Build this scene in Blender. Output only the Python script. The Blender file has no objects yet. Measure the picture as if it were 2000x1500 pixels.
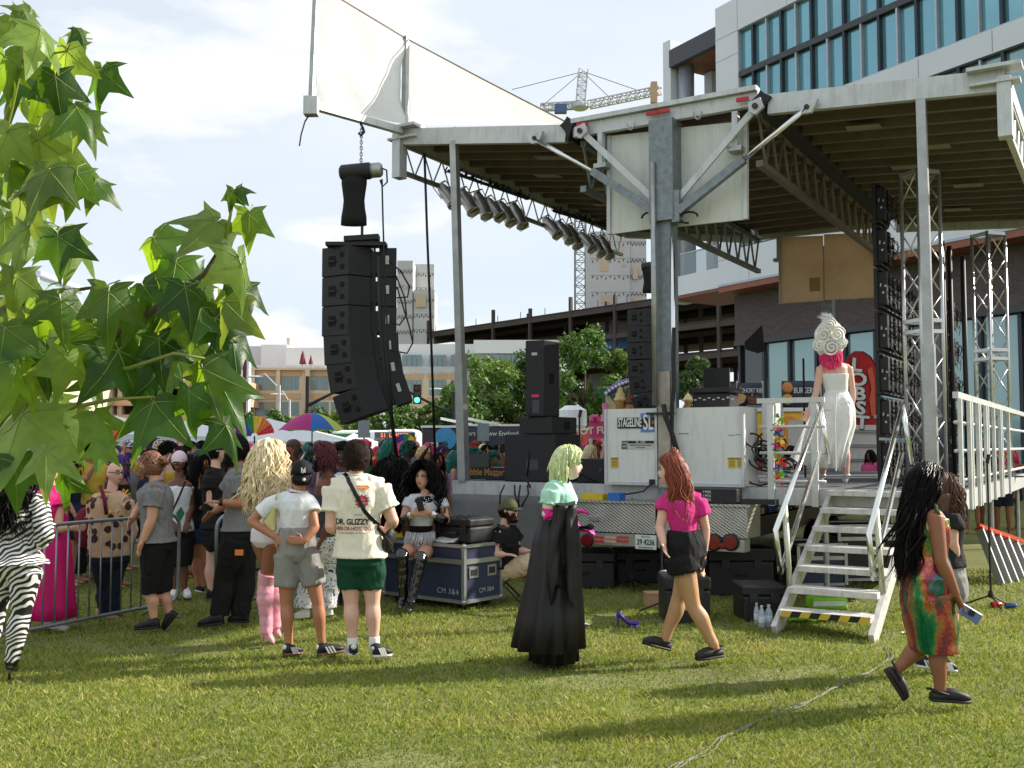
import bpy, bmesh, math, random
from mathutils import Vector, Matrix, noise
from mathutils.bvhtree import BVHTree
import numpy as np
R = math.radians
PI = math.pi
V = Vector
rnd = random.Random(7)
scn = bpy.context.scene
COL = scn.collection

# ------------------------------------------------------------------ camera
CH = 1.8; PIT = R(3.43); FP = 2000.0
cam_d = bpy.data.cameras.new('camera'); cam = bpy.data.objects.new('camera', cam_d); COL.objects.link(cam)
cam.location = (0, 0, CH); cam.rotation_euler = (PI/2 + PIT, 0, 0)
cam_d.sensor_width = 36; cam_d.lens = 36; cam_d.clip_start = .05; cam_d.clip_end = 3000
scn.camera = cam
# ------------------------------------------------------------------ sky and sun
SUN_EL = R(31); SUN_DIR = V((0.965, 0.262, 0)).normalized()
w = bpy.data.worlds.new('World'); scn.world = w; w.use_nodes = True
nt = w.node_tree; nt.nodes.clear()
def wn(t, **k):
    n = nt.nodes.new(t)
    for a, b in k.items(): setattr(n, a, b)
    return n
bg = wn('ShaderNodeBackground'); wo = wn('ShaderNodeOutputWorld')
sky = wn('ShaderNodeTexSky', sky_type='NISHITA', sun_disc=False)
sky.sun_elevation = SUN_EL; sky.sun_rotation = math.atan2(SUN_DIR.x, SUN_DIR.y)
sky.air_density = 1.0; sky.dust_density = 1.6; sky.ozone_density = 1.2
tc = wn('ShaderNodeTexCoord'); sx = wn('ShaderNodeSeparateXYZ'); nt.links.new(tc.outputs['Generated'], sx.inputs[0])
# project directions on a cloud layer so that clouds shrink towards the horizon
addz = wn('ShaderNodeMath', operation='ADD'); addz.inputs[1].default_value = .22; nt.links.new(sx.outputs[2], addz.inputs[0])
dv = []
for i in (0, 1):
    d = wn('ShaderNodeMath', operation='DIVIDE'); nt.links.new(sx.outputs[i], d.inputs[0]); nt.links.new(addz.outputs[0], d.inputs[1]); dv.append(d)
zz = wn('ShaderNodeMath', operation='MULTIPLY'); zz.inputs[1].default_value = 3.2; nt.links.new(sx.outputs[2], zz.inputs[0])
cx = wn('ShaderNodeCombineXYZ'); nt.links.new(dv[0].outputs[0], cx.inputs[0]); nt.links.new(dv[1].outputs[0], cx.inputs[1]); nt.links.new(zz.outputs[0], cx.inputs[2])
n1 = wn('ShaderNodeTexNoise'); n1.inputs['Scale'].default_value = 2.1; n1.inputs['Detail'].default_value = 9; n1.inputs['Roughness'].default_value = .52
n2 = wn('ShaderNodeTexNoise'); n2.inputs['Scale'].default_value = .8; n2.inputs['Detail'].default_value = 6; n2.inputs['Roughness'].default_value = .6
for n in (n1, n2): nt.links.new(cx.outputs[0], n.inputs['Vector'])
r1 = wn('ShaderNodeMapRange'); r1.inputs[1].default_value = .53; r1.inputs[2].default_value = .63; nt.links.new(n1.outputs[0], r1.inputs[0])
r2 = wn('ShaderNodeMapRange'); r2.inputs[1].default_value = .36; r2.inputs[2].default_value = .68; r2.inputs[3].default_value = .68; r2.inputs[4].default_value = .95; nt.links.new(n2.outputs[0], r2.inputs[0])
# veil of thin cloud + puffs
mv = wn('ShaderNodeMixRGB'); mv.inputs[2].default_value = (4.65, 5.0, 5.35, 1); nt.links.new(r2.outputs[0], mv.inputs[0]); nt.links.new(sky.outputs[0], mv.inputs[1])
mc = wn('ShaderNodeMixRGB'); mc.inputs[2].default_value = (5.9, 5.9, 5.85, 1); nt.links.new(mv.outputs[0], mc.inputs[1])
r1m = wn('ShaderNodeMath', operation='MULTIPLY'); r1m.inputs[1].default_value = .75; nt.links.new(r1.outputs[0], r1m.inputs[0]); nt.links.new(r1m.outputs[0], mc.inputs[0])
nt.links.new(mc.outputs[0], bg.inputs[0]); bg.inputs[1].default_value = .1
nt.links.new(bg.outputs[0], wo.inputs[0])
w.cycles.sampling_method = 'MANUAL'; w.cycles.sample_map_resolution = 256
sun_d = bpy.data.lights.new('sun', 'SUN'); sun_d.energy = 3.9; sun_d.angle = R(.6); sun_d.color = (1, .93, .82)
sun = bpy.data.objects.new('sun', sun_d); COL.objects.link(sun)
sv = V((SUN_DIR.x*math.cos(SUN_EL), SUN_DIR.y*math.cos(SUN_EL), math.sin(SUN_EL)))
sun.rotation_euler = sv.to_track_quat('Z', 'Y').to_euler(); sun.location = sv*60
vs = scn.view_settings; vs.view_transform = 'Standard'; vs.look = 'None'; vs.exposure = 0.95; vs.gamma = 1; vs.use_curve_mapping = False
scn.cycles.max_bounces = 8; scn.cycles.transparent_max_bounces = 12; scn.cycles.caustics_reflective = False; scn.cycles.caustics_refractive = False

# ------------------------------------------------------------------ layout helpers
_up = V((0, -math.sin(PIT), math.cos(PIT))); _fw = V((0, math.cos(PIT), math.sin(PIT)))
CAMP = V((0, 0, CH))
def ray(px, py): return V(((px-1000)/FP, 0, 0)) + _up*((750-py)/FP) + _fw
def at(px, py, Y): d = ray(px, py); return CAMP + d*(Y/d.y)
def gnd(px, py, z=0.0): d = ray(px, py); return CAMP + d*((z-CH)/d.z)
def onplane(px, py, p0, n):
    d = ray(px, py); t = (p0-CAMP).dot(n)/d.dot(n); return CAMP + d*t
# ------------------------------------------------------------------ materials
def lin(c):
    return tuple((x/255/12.92 if x/255 <= .04045 else ((x/255+.055)/1.055)**2.4) for x in c)
MATS = {}
def M(name, col, rough=.6, metal=0., var=.12, scale=6., bump=0., bscale=60., spec=.5, transl=0., emit=0., alpha=1., coat=0., streak=0.):
    if name in MATS: return MATS[name]
    m = bpy.data.materials.new(name); m.use_nodes = True; t = m.node_tree; L = t.links
    b = t.nodes['Principled BSDF']; c = lin(col)
    b.inputs['Roughness'].default_value = rough; b.inputs['Metallic'].default_value = metal
    b.inputs['Specular IOR Level'].default_value = spec
    if coat: b.inputs['Coat Weight'].default_value = coat; b.inputs['Coat Roughness'].default_value = .15
    tcn = t.nodes.new('ShaderNodeTexCoord'); src = tcn.outputs['Object']
    n = t.nodes.new('ShaderNodeTexNoise'); n.inputs['Scale'].default_value = scale; n.inputs['Detail'].default_value = 6; n.inputs['Roughness'].default_value = .6
    L.new(src, n.inputs['Vector'])
    mr = t.nodes.new('ShaderNodeMapRange'); mr.inputs[1].default_value = .25; mr.inputs[2].default_value = .75; mr.inputs[3].default_value = 1-var; mr.inputs[4].default_value = 1+var
    L.new(n.outputs[0], mr.inputs[0])
    vm = t.nodes.new('ShaderNodeVectorMath'); vm.operation = 'SCALE'; vm.inputs[0].default_value = c; L.new(mr.outputs[0], vm.inputs['Scale'])
    if streak:
        mp = t.nodes.new('ShaderNodeMapping'); mp.inputs['Scale'].default_value = (9, 9, 1.1); L.new(src, mp.inputs[0]); n4 = t.nodes.new('ShaderNodeTexNoise'); n4.inputs['Scale'].default_value = 1.6; n4.inputs['Detail'].default_value = 8; n4.inputs['Roughness'].default_value = .7; L.new(mp.outputs[0], n4.inputs[0])
        m4 = t.nodes.new('ShaderNodeMapRange'); m4.inputs[1].default_value = .5; m4.inputs[2].default_value = .78; m4.inputs[3].default_value = 1; m4.inputs[4].default_value = 1-streak; L.new(n4.outputs[0], m4.inputs[0]); mm = t.nodes.new('ShaderNodeMath'); mm.operation = 'MULTIPLY'; L.new(mr.outputs[0], mm.inputs[0]); L.new(m4.outputs[0], mm.inputs[1]); L.new(mm.outputs[0], vm.inputs['Scale'])
    L.new(vm.outputs[0], b.inputs['Base Color'])
    if bump:
        n2 = t.nodes.new('ShaderNodeTexNoise'); n2.inputs['Scale'].default_value = bscale; n2.inputs['Detail'].default_value = 4
        L.new(src, n2.inputs['Vector']); bp = t.nodes.new('ShaderNodeBump'); bp.inputs['Strength'].default_value = bump; bp.inputs['Distance'].default_value = .02
        L.new(n2.outputs[0], bp.inputs['Height']); L.new(bp.outputs[0], b.inputs['Normal'])
    if emit:
        b.inputs['Emission Color'].default_value = (*c, 1); b.inputs['Emission Strength'].default_value = emit
    if alpha < 1: b.inputs['Alpha'].default_value = alpha
    if transl:
        tr = t.nodes.new('ShaderNodeBsdfTranslucent'); L.new(vm.outputs[0], tr.inputs[0]); mx = t.nodes.new('ShaderNodeMixShader'); mx.inputs[0].default_value = transl
        L.new(b.outputs[0], mx.inputs[1]); L.new(tr.outputs[0], mx.inputs[2]); L.new(mx.outputs[0], t.nodes['Material Output'].inputs[0])
    MATS[name] = m; return m
# ------------------------------------------------------------------ mesh builder
Z = V((0, 0, 1))
def frame(d, up=Z):
    d = d.normalized(); s = d.cross(up)
    if s.length < 1e-4: s = d.cross(V((0, 1, 0)))
    s.normalize(); return s, s.cross(d).normalized()
class MB:
    def __init__(s): s.v = []; s.f = []; s.m = []; s.mi = 0
    def add(s, vs, fs):
        o = len(s.v); s.v += [tuple(p) for p in vs]; s.f += [tuple(i+o for i in f) for f in fs]; s.m += [s.mi]*len(fs); return s
    def obox(s, c, a, b, d):
        c = V(c); vs = [c + a*i + b*j + d*k for k in (-1, 1) for j in (-1, 1) for i in (-1, 1)]
        fs = [(0, 2, 3, 1), (4, 5, 7, 6), (0, 1, 5, 4), (2, 6, 7, 3), (0, 4, 6, 2), (1, 3, 7, 5)]
        if a.cross(b).dot(d) < 0: fs = [f[::-1] for f in fs]
        return s.add(vs, fs)
    def box(s, c, x, y, z, rz=0):
        ca, sa = math.cos(rz), math.sin(rz)
        return s.obox(c, V((ca, sa, 0))*(x/2), V((-sa, ca, 0))*(y/2), Z*(z/2))
    def beam(s, p0, p1, w_, h, up=Z):
        p0 = V(p0); p1 = V(p1); sd, u = frame(p1-p0, up)
        return s.obox((p0+p1)/2, sd*(w_/2), (p1-p0)/2, u*(h/2))
    def loft(s, rings, caps=True, closed=True):
        n = len(rings[0]); vs = [p for r in rings for p in r]; fs = []
        for i in range(len(rings)-1):
            for j in range(n if closed else n-1):
                k = (j+1) % n; fs.append((i*n+j, i*n+k, (i+1)*n+k, (i+1)*n+j))
        if caps and closed: fs.append(tuple(range(n))[::-1]); fs.append(tuple((len(rings)-1)*n+j for j in range(n)))
        return s.add(vs, fs)
    def tube(s, pts, r, n=8, caps=True):
        pts = [V(p) for p in pts]; k = len(pts); rs = r if isinstance(r, (list, tuple)) else [r]*k
        rings = []; prev = None
        for i, p in enumerate(pts):
            d = (pts[min(i+1, k-1)] - pts[max(i-1, 0)])
            if d.length < 1e-6: d = Z.copy()
            d.normalize()
            if prev is None: a, b = frame(d)
            else:
                a = prev - d*prev.dot(d)
                if a.length < 1e-4: a, _ = frame(d)
                a.normalize(); b = a.cross(d).normalized()
            prev = a
            rings.append([p + (a*math.cos(2*PI*j/n) + b*math.sin(2*PI*j/n))*rs[i] for j in range(n)])
        return s.loft(rings, caps)
    def lathe(s, prof, c=(0, 0, 0), n=16, axis=None):
        c = V(c)
        if axis is None: X, Y, A = V((1, 0, 0)), V((0, 1, 0)), Z
        else:
            A = V(axis).normalized(); X, Y = frame(A)
        rings = [[c + (X*math.cos(2*PI*j/n) + Y*math.sin(2*PI*j/n))*max(r, 1e-4) + A*z for j in range(n)] for r, z in prof]
        return s.loft(rings, True)
    def ell(s, c, a, b, d, nu=14, nv=9):
        c = V(c); rings = []
        for i in range(nv+1):
            t = PI*i/nv; t = min(max(t, .02), PI-.02)
            rings.append([c + a*(math.sin(t)*math.cos(2*PI*j/nu)) + b*(math.sin(t)*math.sin(2*PI*j/nu)) - d*math.cos(t) for j in range(nu)])
        return s.loft(rings, True)
    def sph(s, c, r, nu=10, nv=7): return s.ell(c, V((r, 0, 0)), V((0, r, 0)), V((0, 0, r)), nu, nv)
    def prism(s, pts, ex):
        pts = [V(p) for p in pts]; ex = V(ex); n = len(pts)
        vs = pts + [p+ex for p in pts]
        fs = [tuple(range(n)), tuple(range(n, 2*n))[::-1]] + [(i, i+n, (i+1) % n+n, (i+1) % n) for i in range(n)]
        return s.add(vs, fs)
    def mesh(s, name, mats, smooth=False):
        me = bpy.data.meshes.new(name); me.from_pydata(s.v, [], s.f)
        for m in (mats if isinstance(mats, (list, tuple)) else [mats]): me.materials.append(m)
        if max(s.m, default=0): me.polygons.foreach_set('material_index', s.m)
        if smooth: me.shade_smooth()
        me.update(); return me
    def build(s, name, mats, parent=None, smooth=False, local=False):
        return link(name, s.mesh(name, mats, smooth), parent, local)
def wpos(o):
    p = V((0, 0, 0))
    while o is not None: p += o.location + o.matrix_parent_inverse.translation; o = o.parent
    return p
def link(name, me, parent=None, local=False):
    o = bpy.data.objects.new(name, me); COL.objects.link(o)
    if parent is not None:
        o.parent = parent
        if not local: o.location = -wpos(parent)
    return o
def recalc(o):
    bm = bmesh.new(); bm.from_mesh(o.data); bmesh.ops.recalc_face_normals(bm, faces=bm.faces[:]); bm.to_mesh(o.data); bm.free(); return o
def bevel(o, w_=.01, seg=2):
    m = o.modifiers.new('bevel', 'BEVEL'); m.width = w_; m.segments = seg; m.limit_method = 'ANGLE'; m.angle_limit = R(40); return o
def thing(name, label, cat, loc=(0, 0, 0), group=None, rz=0):
    o = bpy.data.objects.new(name, None); COL.objects.link(o); o.location = loc; o.rotation_euler = (0, 0, rz); o.empty_display_size = .1
    o['label'] = label; o['category'] = cat
    if group: o['group'] = group
    return o
def tag(o, label, cat, group=None):
    o['label'] = label; o['category'] = cat
    if group: o['group'] = group
    return o
def kind(o, k): o['kind'] = k; return o
def copy_tree(o, parent=None):
    c = o.copy(); COL.objects.link(c); c.parent = parent
    for ch in o.children: copy_tree(ch, c)
    return c
TMP = bpy.data.scenes.new('workbench')
def evaluated(ob):
    TMP.collection.objects.link(ob); vl = TMP.view_layers[0]; vl.update(); return ob.evaluated_get(vl.depsgraph)
# text as thin mesh lying in a frame: origin o, right x, up y, normal n
def text_mesh(txt, size, ex=.002, align='CENTER', squash=1.0, space=1.0, bold=0.0):
    cu = bpy.data.curves.new('t', 'FONT'); cu.body = txt; cu.size = size; cu.extrude = ex; cu.align_x = align; cu.align_y = 'CENTER'; cu.resolution_u = 3; cu.space_character = space; cu.offset = bold
    ob = bpy.data.objects.new('t', cu); ev = evaluated(ob); me = ev.to_mesh()
    vs = [(v.co.x*squash, v.co.y, v.co.z) for v in me.vertices]; fs = [tuple(p.vertices) for p in me.polygons]
    ev.to_mesh_clear(); bpy.data.objects.remove(ob); bpy.data.curves.remove(cu)
    return vs, fs
def text(name, txt, size, o, x, y, mat, parent=None, ex=.002, **k):
    vs, fs = text_mesh(txt, size, ex, **k); x = V(x).normalized(); y = V(y).normalized(); n = x.cross(y); o = V(o)
    b = MB(); b.add([o + x*p[0] + y*p[1] + n*p[2] for p in vs], fs); return b.build(name, mat, parent)
# ================================================================== stage frame: u right along the trailer end, v away, h up
SA = R(31); SR = V((math.cos(SA), -math.sin(SA), 0)); SV = V((math.sin(SA), math.cos(SA), 0)); M0 = V((1.95, 12.9, 0))
def S(u, v, h): return M0 + SR*u + SV*v + Z*h
def pu(px, py, v=0.0):
    p = onplane(px, py, M0 + SV*v, SV); d = p - M0; return d.dot(SR), p.z
def SP(px, py, v=0.0): u, h = pu(px, py, v); return S(u, v, h)
alu = M('weathered_aluminium', (168, 170, 168), .42, .75, .22, 5, .15, 30)
aluw = M('dull_white_aluminium', (200, 203, 206), .5, .25, .14, 3, .1, 40, streak=.35)
galv = M('galvanised_steel', (128, 136, 140), .5, .6, .3, 14, .1, 60)
steel_dk = M('dark_steel', (60, 58, 58), .5, .6, .2)
rust = M('rusty_galvanised', (176, 168, 156), .6, .3, .3, 5, streak=.3)
wpan = M('white_laminate_panel', (216, 219, 214), .45, 0, .05, 2.5, streak=.28)
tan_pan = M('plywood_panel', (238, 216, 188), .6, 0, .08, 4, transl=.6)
roofb = M('roof_underside', (106, 94, 87), .55, .2, .25, 3)
ribm = M('roof_rib_metal', (124, 113, 105), .5, .3, .2, 4)
blk = M('black_rubber', (18, 18, 19), .6, 0, .2)
blkp = M('black_textured_paint', (26, 26, 27), .55, 0, .2, 12, .2, 160)
redr = M('red_reflector', (190, 20, 26), .25)
yel = M('warning_yellow', (206, 176, 60), .5)
dkfab = M('grey_mesh_tarp', (112, 112, 112), .8, 0, .12, 6, .25, 12)
deckm = M('deck_plywood', (96, 98, 102), .6, 0, .2, 2)
deckw = M('deck_edge_white', (190, 192, 190), .5, .2, .18, 4, .1, 30, streak=.4)
chrome = M('polished_rod', (220, 222, 222), .16, 1, .05)
DH = 1.29                                     # deck height
u_l, _ = pu(886, 955); u_r, _ = pu(1872, 985)
RL = 8.0                                      # roof length along v
st = thing('mobile_stage', 'white aluminium mobile stage trailer with open roof wings and lettered end panels', 'stage', S(0, 0, 0))
def P(nm, mb, mat, sm=False, par=None): return mb.build(nm, mat, par or st, sm)
# ---- roof geometry from the end elevation (v = 0)
cL = V(pu(1122, 250)); cR = V(pu(1482, 196)); lO = V(pu(782, 268)); lI = V(pu(1108, 262)); rI = V(pu(1502, 205)); rO = V(pu(1962, 158))
HC = (cL.y + cR.y)/2
cLu, cRu = cL.x, cR.x
# mast
P('mast', MB().obox(S(0.02, .0, (DH-.4+5.7)/2), SR*.1, SV*.12, Z*((5.7-DH+.4)/2)), galv); P('mast', MB().obox(S(0.02, RL+.2, (DH-.4+5.7)/2), SR*.1, SV*.12, Z*((5.7-DH+.4)/2)), galv)
mt = pu(1300, 240); mb_ = pu(1302, 436)
P('mast_sleeve', MB().obox(S(mt[0]+.01, -.03, (mt[1]+mb_[1])/2), SR*.16, SV*.17, Z*((mt[1]-mb_[1])/2)), galv)
P('mast_lower_cover', MB().obox(S(.03, -.06, 2.0), SR*.08, SV*.1, Z*.72), rust)
P('lift_ram', MB().tube([S(-.06, -.22, 2.3), S(-.07, -.22, mt[1]-.55)], .035, 10), alu, True)
P('lift_ram_rod', MB().tube([S(.16, -.16, 2.2), S(.16, -.16, 4.4)], .03, 8), chrome, True)
# centre section of the roof
for v0, nm in ((0, 'near'), (RL, 'far')):
    P('roof_centre_beam', MB().beam(S(cLu, v0, HC-.02), S(cRu, v0, HC-.02), .09, .17), aluw)
    P('roof_centre_cap', MB().beam(S(cLu, v0-.03, HC+.1), S(cRu, v0-.03, HC+.1), .16, .06), aluw)
P('roof_centre_panel', MB().obox(S((cLu+cRu)/2, RL/2, HC+.05), SR*((cRu-cLu)/2), SV*(RL/2-.1), Z*.02), roofb)
for i in range(13): P('roof_rib', MB().beam(S(cLu+.1, .5+.6*i, HC-.02), S(cRu-.1, .5+.6*i, HC-.02), .07, .1), ribm)
for px, py in ((1137, 243), (1273, 221), (1296, 217), (1450, 194)):
    P('red_reflector', MB().obox(V(SP(px, py, -.12)), SR*.075, SV*.02, Z*.022), redr)
for px, py in ((1232, 240), (1363, 219)):
    p = V(SP(px, py, -.1)); P('tie_ring', MB().tube([p + SR*(.05*math.cos(t)) + Z*(.09*math.sin(t)) for t in [PI*i/10 for i in range(10, 21)]], .012, 6), alu, True)
# roof leaves
def leaf(inn, out, side):
    L = out - inn; ex = V((L.x, L.y)); n = 3
    def LP(t, v, dh=0): return S(inn.x + L.x*t, v, inn.y + L.y*t + dh)
    for v0 in (0, RL):
        P('roof_end_beam', MB().beam(LP(0, v0), LP(1, v0), .09, .24), aluw)
    p0, p1 = LP(-.005, .02, .06), LP(1, .02, .06); dirn = (p1-p0)/2; nn = dirn.cross(SV).normalized()
    P('roof_panel', MB().obox(LP(.5, RL/2, .1), dirn, SV*(RL/2-.06), nn*.02), roofb)
    k = 16
    for i in range(k):
        v = .35 + (RL-.6)*i/(k-1)
        P('roof_rib', MB().beam(LP(.02, v, .03), LP(.98, v, .03), .07, .1), ribm)
    for i, (t, v) in enumerate(((.25, 1.2), (.5, 2.4), (.3, 3.4), (.55, 4.8), (.2, 5.4), (.4, 6.6))):
        P('roof_stiffener_plate', MB().beam(LP(t, v, -.03), LP(t+.16, v, -.03), .22, .012), M('stiffener_grey', (150, 142, 128), .5, .2, .15))
    P('roof_edge_beam', MB().beam(LP(1, .05, 0), LP(1, RL-.05, 0), .09, .2), aluw)
    # outer truss hanging below the edge
    def truss(nm, base, d, length, hgt, nb, mat, r=.03, rd=.014, wd=0):
        mb = MB(); top0 = base; bot0 = base - Z*hgt
        mb.beam(top0, top0 + d*length, r*2, r*2); mb.beam(bot0, bot0 + d*length, r*2.2, r*2)
        for i in range(nb):
            a = length*i/nb; m_ = length*(i+.5)/nb; b_ = length*(i+1)/nb
            mb.tube([top0+d*a, bot0+d*m_], rd, 6); mb.tube([bot0+d*m_, top0+d*b_], rd, 6)
        return P(nm, mb, mat)
    truss('roof_edge_truss', LP(1, .12, -.1), SV, RL-.3, .42, 16, alu if side < 0 else aluw)
    P('roof_corner_block', MB().obox(LP(1.0, -.02, -.3), SR*.07, SV*.09, Z*.33), aluw)
    P('roof_corner_cap', MB().obox(LP(.965, -.03, .13), SR*.27, SV*.14, Z*.02), aluw)
    P('roof_corner_cap', MB().obox(LP(.965, -.03, -.03), SR*.25, SV*.1, Z*.015), aluw)
    return LP, truss
LLP, truss = leaf(lI, lO, -1)
RLP, _ = leaf(rI, rO, 1)
for uu in (cLu+.05, cRu-.05):
    truss('roof_main_truss', S(uu, .15, HC-.15), SV, RL-.3, .62, 15, galv if uu < 0 else ribm, .04, .02)
# hinge rubber at the peaks
for px, py in ((1114, 245), (1490, 196)):
    p = V(SP(px, py, .0)); P('hinge_rubber', MB().prism([p + SR*a + Z*b - SV*.1 for a, b in ((-.11, -.01), (-.04, .04), (.0, .1), (.05, .05), (.13, .0), (.06, -.08), (.02, -.22), (-.04, -.09))], SV*(RL*.95)), blk)
# wing panels beside the mast, near end white, far end plywood
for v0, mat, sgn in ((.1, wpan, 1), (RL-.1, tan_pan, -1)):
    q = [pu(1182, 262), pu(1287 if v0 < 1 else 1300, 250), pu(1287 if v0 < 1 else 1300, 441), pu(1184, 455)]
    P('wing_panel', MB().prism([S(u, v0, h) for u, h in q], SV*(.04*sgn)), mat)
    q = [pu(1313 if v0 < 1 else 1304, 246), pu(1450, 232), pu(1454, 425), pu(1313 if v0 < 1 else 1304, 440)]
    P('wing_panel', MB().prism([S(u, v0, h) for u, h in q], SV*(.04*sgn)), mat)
    for px, y0, y1 in ((1184, 262, 455), (1452, 232, 425)):
        a = pu(px, y0); b = pu(px, y1); P('wing_panel_edge', MB().beam(S(a[0], v0, a[1]), S(b[0], v0, b[1]), .05, .07, SV), aluw)
    for px, y0, y1 in ((1176, 262, 325), (1438, 220, 292)):
        a = pu(px, y0); b = pu(px, y1); P('wing_bracket', MB().beam(S(a[0], v0-.12*sgn, a[1]), S(b[0], v0-.12*sgn, b[1]), .07, .1, SV), aluw)
        P('wing_bracket_foot', MB().obox(S(b[0], v0-.1*sgn, b[1]), SR*.09, SV*.08, Z*.03), alu)
P('warning_plate', MB().obox(S(-.12, RL-.24, 4.9), SR*.1, SV*.006, Z*.13), M('faded_yellow', (170, 140, 70), .5))
# flat braces and hydraulic rams
def dual(a, b, v, w_, h_, mat, nm): a = V(SP(*a, v)); b = V(SP(*b, v)); return P(nm, MB().beam(a, b, w_, h_, SV), mat)
for v0 in (-.12,):
    dual((1137, 258), (1281, 392), v0, .08, .04, aluw, 'roof_brace'); dual((1478, 208), (1325, 388), v0, .08, .04, aluw, 'roof_brace')
    dual((1158, 335), (1279, 414), v0-.04, .1, .1, galv, 'hydraulic_ram'); dual((1453, 311), (1327, 412), v0-.04, .1, .1, galv, 'hydraulic_ram')
    a = V(SP(1046, 272, v0)); b = V(SP(1160, 337, v0-.04)); P('hydraulic_rod', MB().tube([a, b], .032, 10), chrome, True)
    a = V(SP(1577, 210, v0)); b = V(SP(1452, 312, v0-.04)); P('hydraulic_rod', MB().tube([a, b], .032, 10), chrome, True)
    for px, py in ((1046, 268), (1577, 207)):
        p = V(SP(px, py, v0)); P('ram_bracket', MB().prism([p + SR*a + Z*b - SV*.03 for a, b in ((-.13, .06), (.13, .06), (.05, -.09), (-.05, -.09))], SV*.06), aluw)
        P('ram_pin', MB().tube([p - SV*.05 - Z*.02, p + SV*.05 - Z*.02], .03, 10), steel_dk)
    for px, py in ((1137, 258), (1478, 210)):
        p = V(SP(px, py, v0)); P('brace_bracket', MB().prism([p + SR*a + Z*b - SV*.06 for a, b in ((-.09, .06), (.06, .1), (.1, -.02), (.0, -.1), (-.08, -.05))], SV*.05), aluw)
        P('brace_pin', MB().tube([p - SV*.09, p], .035, 10), steel_dk)
    for px, py in ((1281, 405), (1323, 404)):
        p = V(SP(px, py, v0)); P('ram_clevis', MB().obox(p, SR*.05, SV*.07, Z*.2), galv)
    for s_, px in ((-1, 1270), (1, 1345)):
        p = V(SP(px, 417, v0-.02)); P('hydraulic_hose', MB().tube([p + SR*(s_*.12*math.cos(t)) + Z*(-.05 + .07*math.sin(t)) for t in [2*PI*i/12 for i in range(10)]], .014, 6), blk, True)
# posts
for top, bot in (((887, 276), (906, 925)), ((1799, 196), (1822, 940))):
    a = V(SP(*top)); b = V(SP(*bot)); b.z = DH; m_ = a.lerp(b, .63)
    P('corner_post', MB().beam(a, b, .1, .1, SV), alu); P('corner_post_sleeve', MB().beam(m_, b, .125, .125, SV), alu)
    P('post_fork', MB().beam(a + Z*.2 - SR*.035, a - SR*.035, .02, .08, SV), alu); P('post_fork', MB().beam(a + Z*.2 + SR*.035, a + SR*.035, .02, .08, SV), alu)
# ---- deck
DV = 8.4
P('deck', MB().obox(S((u_l+u_r)/2, DV/2, DH-.03), SR*((u_r-u_l)/2-.02), SV*(DV/2), Z*.03), deckm)
for v0 in (0, DV): P('deck_edge_beam', MB().beam(S(u_l, v0, DH-.09), S(u_r, v0, DH-.09), .06, .2), deckw)
P('deck_edge_beam', MB().beam(S(u_r, .04, DH-.1), S(u_r, DV-.04, DH-.1), .06, .22), deckw); P('deck_edge_beam', MB().beam(S(u_l, .04, DH-.1), S(u_l, DV-.04, DH-.1), .06, .22), deckw)
for i in range(7): P('deck_joist', MB().beam(S(u_l+.1, .6+1.15*i, DH-.16), S(u_r-.1, .6+1.15*i, DH-.16), .06, .14), steel_dk)
P('chassis_beam', MB().beam(S(-.9, -.1, .78), S(-.9, DV, .78), .12, .25), steel_dk); P('chassis_beam', MB().beam(S(.9, -.1, .78), S(.9, DV, .78), .12, .25), steel_dk)
for uu in (u_l+.15, -1.9, 1.9, u_r-.1):
    for v0 in (.2, 4, 8): P('deck_leg', MB().tube([S(uu, v0, 0), S(uu, v0, DH-.1)], .035, 8), alu)
for s_ in (-1, 1):
    for v0 in (3.2, 4.1):
        wh = MB().lathe([(.12, -.1), (.3, -.11), (.36, -.07), (.36, .07), (.3, .11), (.12, .1)], S(s_*1.0, v0, .36), 20, SR).build('wheel', blk, st, True)
# skirt of grey mesh below the left deck
sk = MB(); rows = []
for j in range(9):
    rows.append([S(u_l + (-1.45-u_l)*i/24, -.04 + .05*math.sin(i*.9+j*.3)*(j/8) - .1*(j/8)*math.sin(i*.21), DH-.17-(DH-.3)*j/8) for i in range(25)])
for i in range(8):
    pass
sk.loft(rows, caps=False, closed=False); o = P('skirt_tarp', sk, dkfab, True); o.modifiers.new('thick', 'SOLIDIFY').thickness = .006
# ---- end cabinets
e_l = pu(1190, 798); e_m = pu(1297, 798); e_r = pu(1460, 797)
CT = pu(1250, 798, -.12)[1]
def cabinet(ua, ub, nm):
    P(nm, MB().obox(S((ua+ub)/2, .12, (CT+DH)/2+.02), SR*((ub-ua)/2), SV*.25, Z*((CT-DH)/2-.02)), wpan)
    for uu in (ua+.015, ub-.015): P('cabinet_trim', MB().beam(S(uu, -.14, DH+.02), S(uu, -.14, CT), .03, .03, SV), aluw)
    P('cabinet_trim', MB().beam(S(ua, -.137, DH+.03), S(ub, -.137, DH+.03), .03, .04), aluw)
cabinet(e_l[0], -.07, 'cabinet'); cabinet(.13, e_r[0], 'cabinet')
P('cabinet_return', MB().obox(S(e_r[0]+.14, .5, (CT+DH)/2+.12), SR*.05, SV*.22, Z*.45), aluw)
def plate(q, mat, nm, dv=-.133, th=.004):   # a rectangle on the cabinet front from two pixel corners
    (x0, y0), (x1, y1) = q; a = pu(x0, y0, dv); b = pu(x1, y1, dv)
    return P(nm, MB().obox(S((a[0]+b[0])/2, dv, (a[1]+b[1])/2), SR*(abs(b[0]-a[0])/2), SV*th, Z*(abs(a[1]-b[1])/2)), mat)
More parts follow.
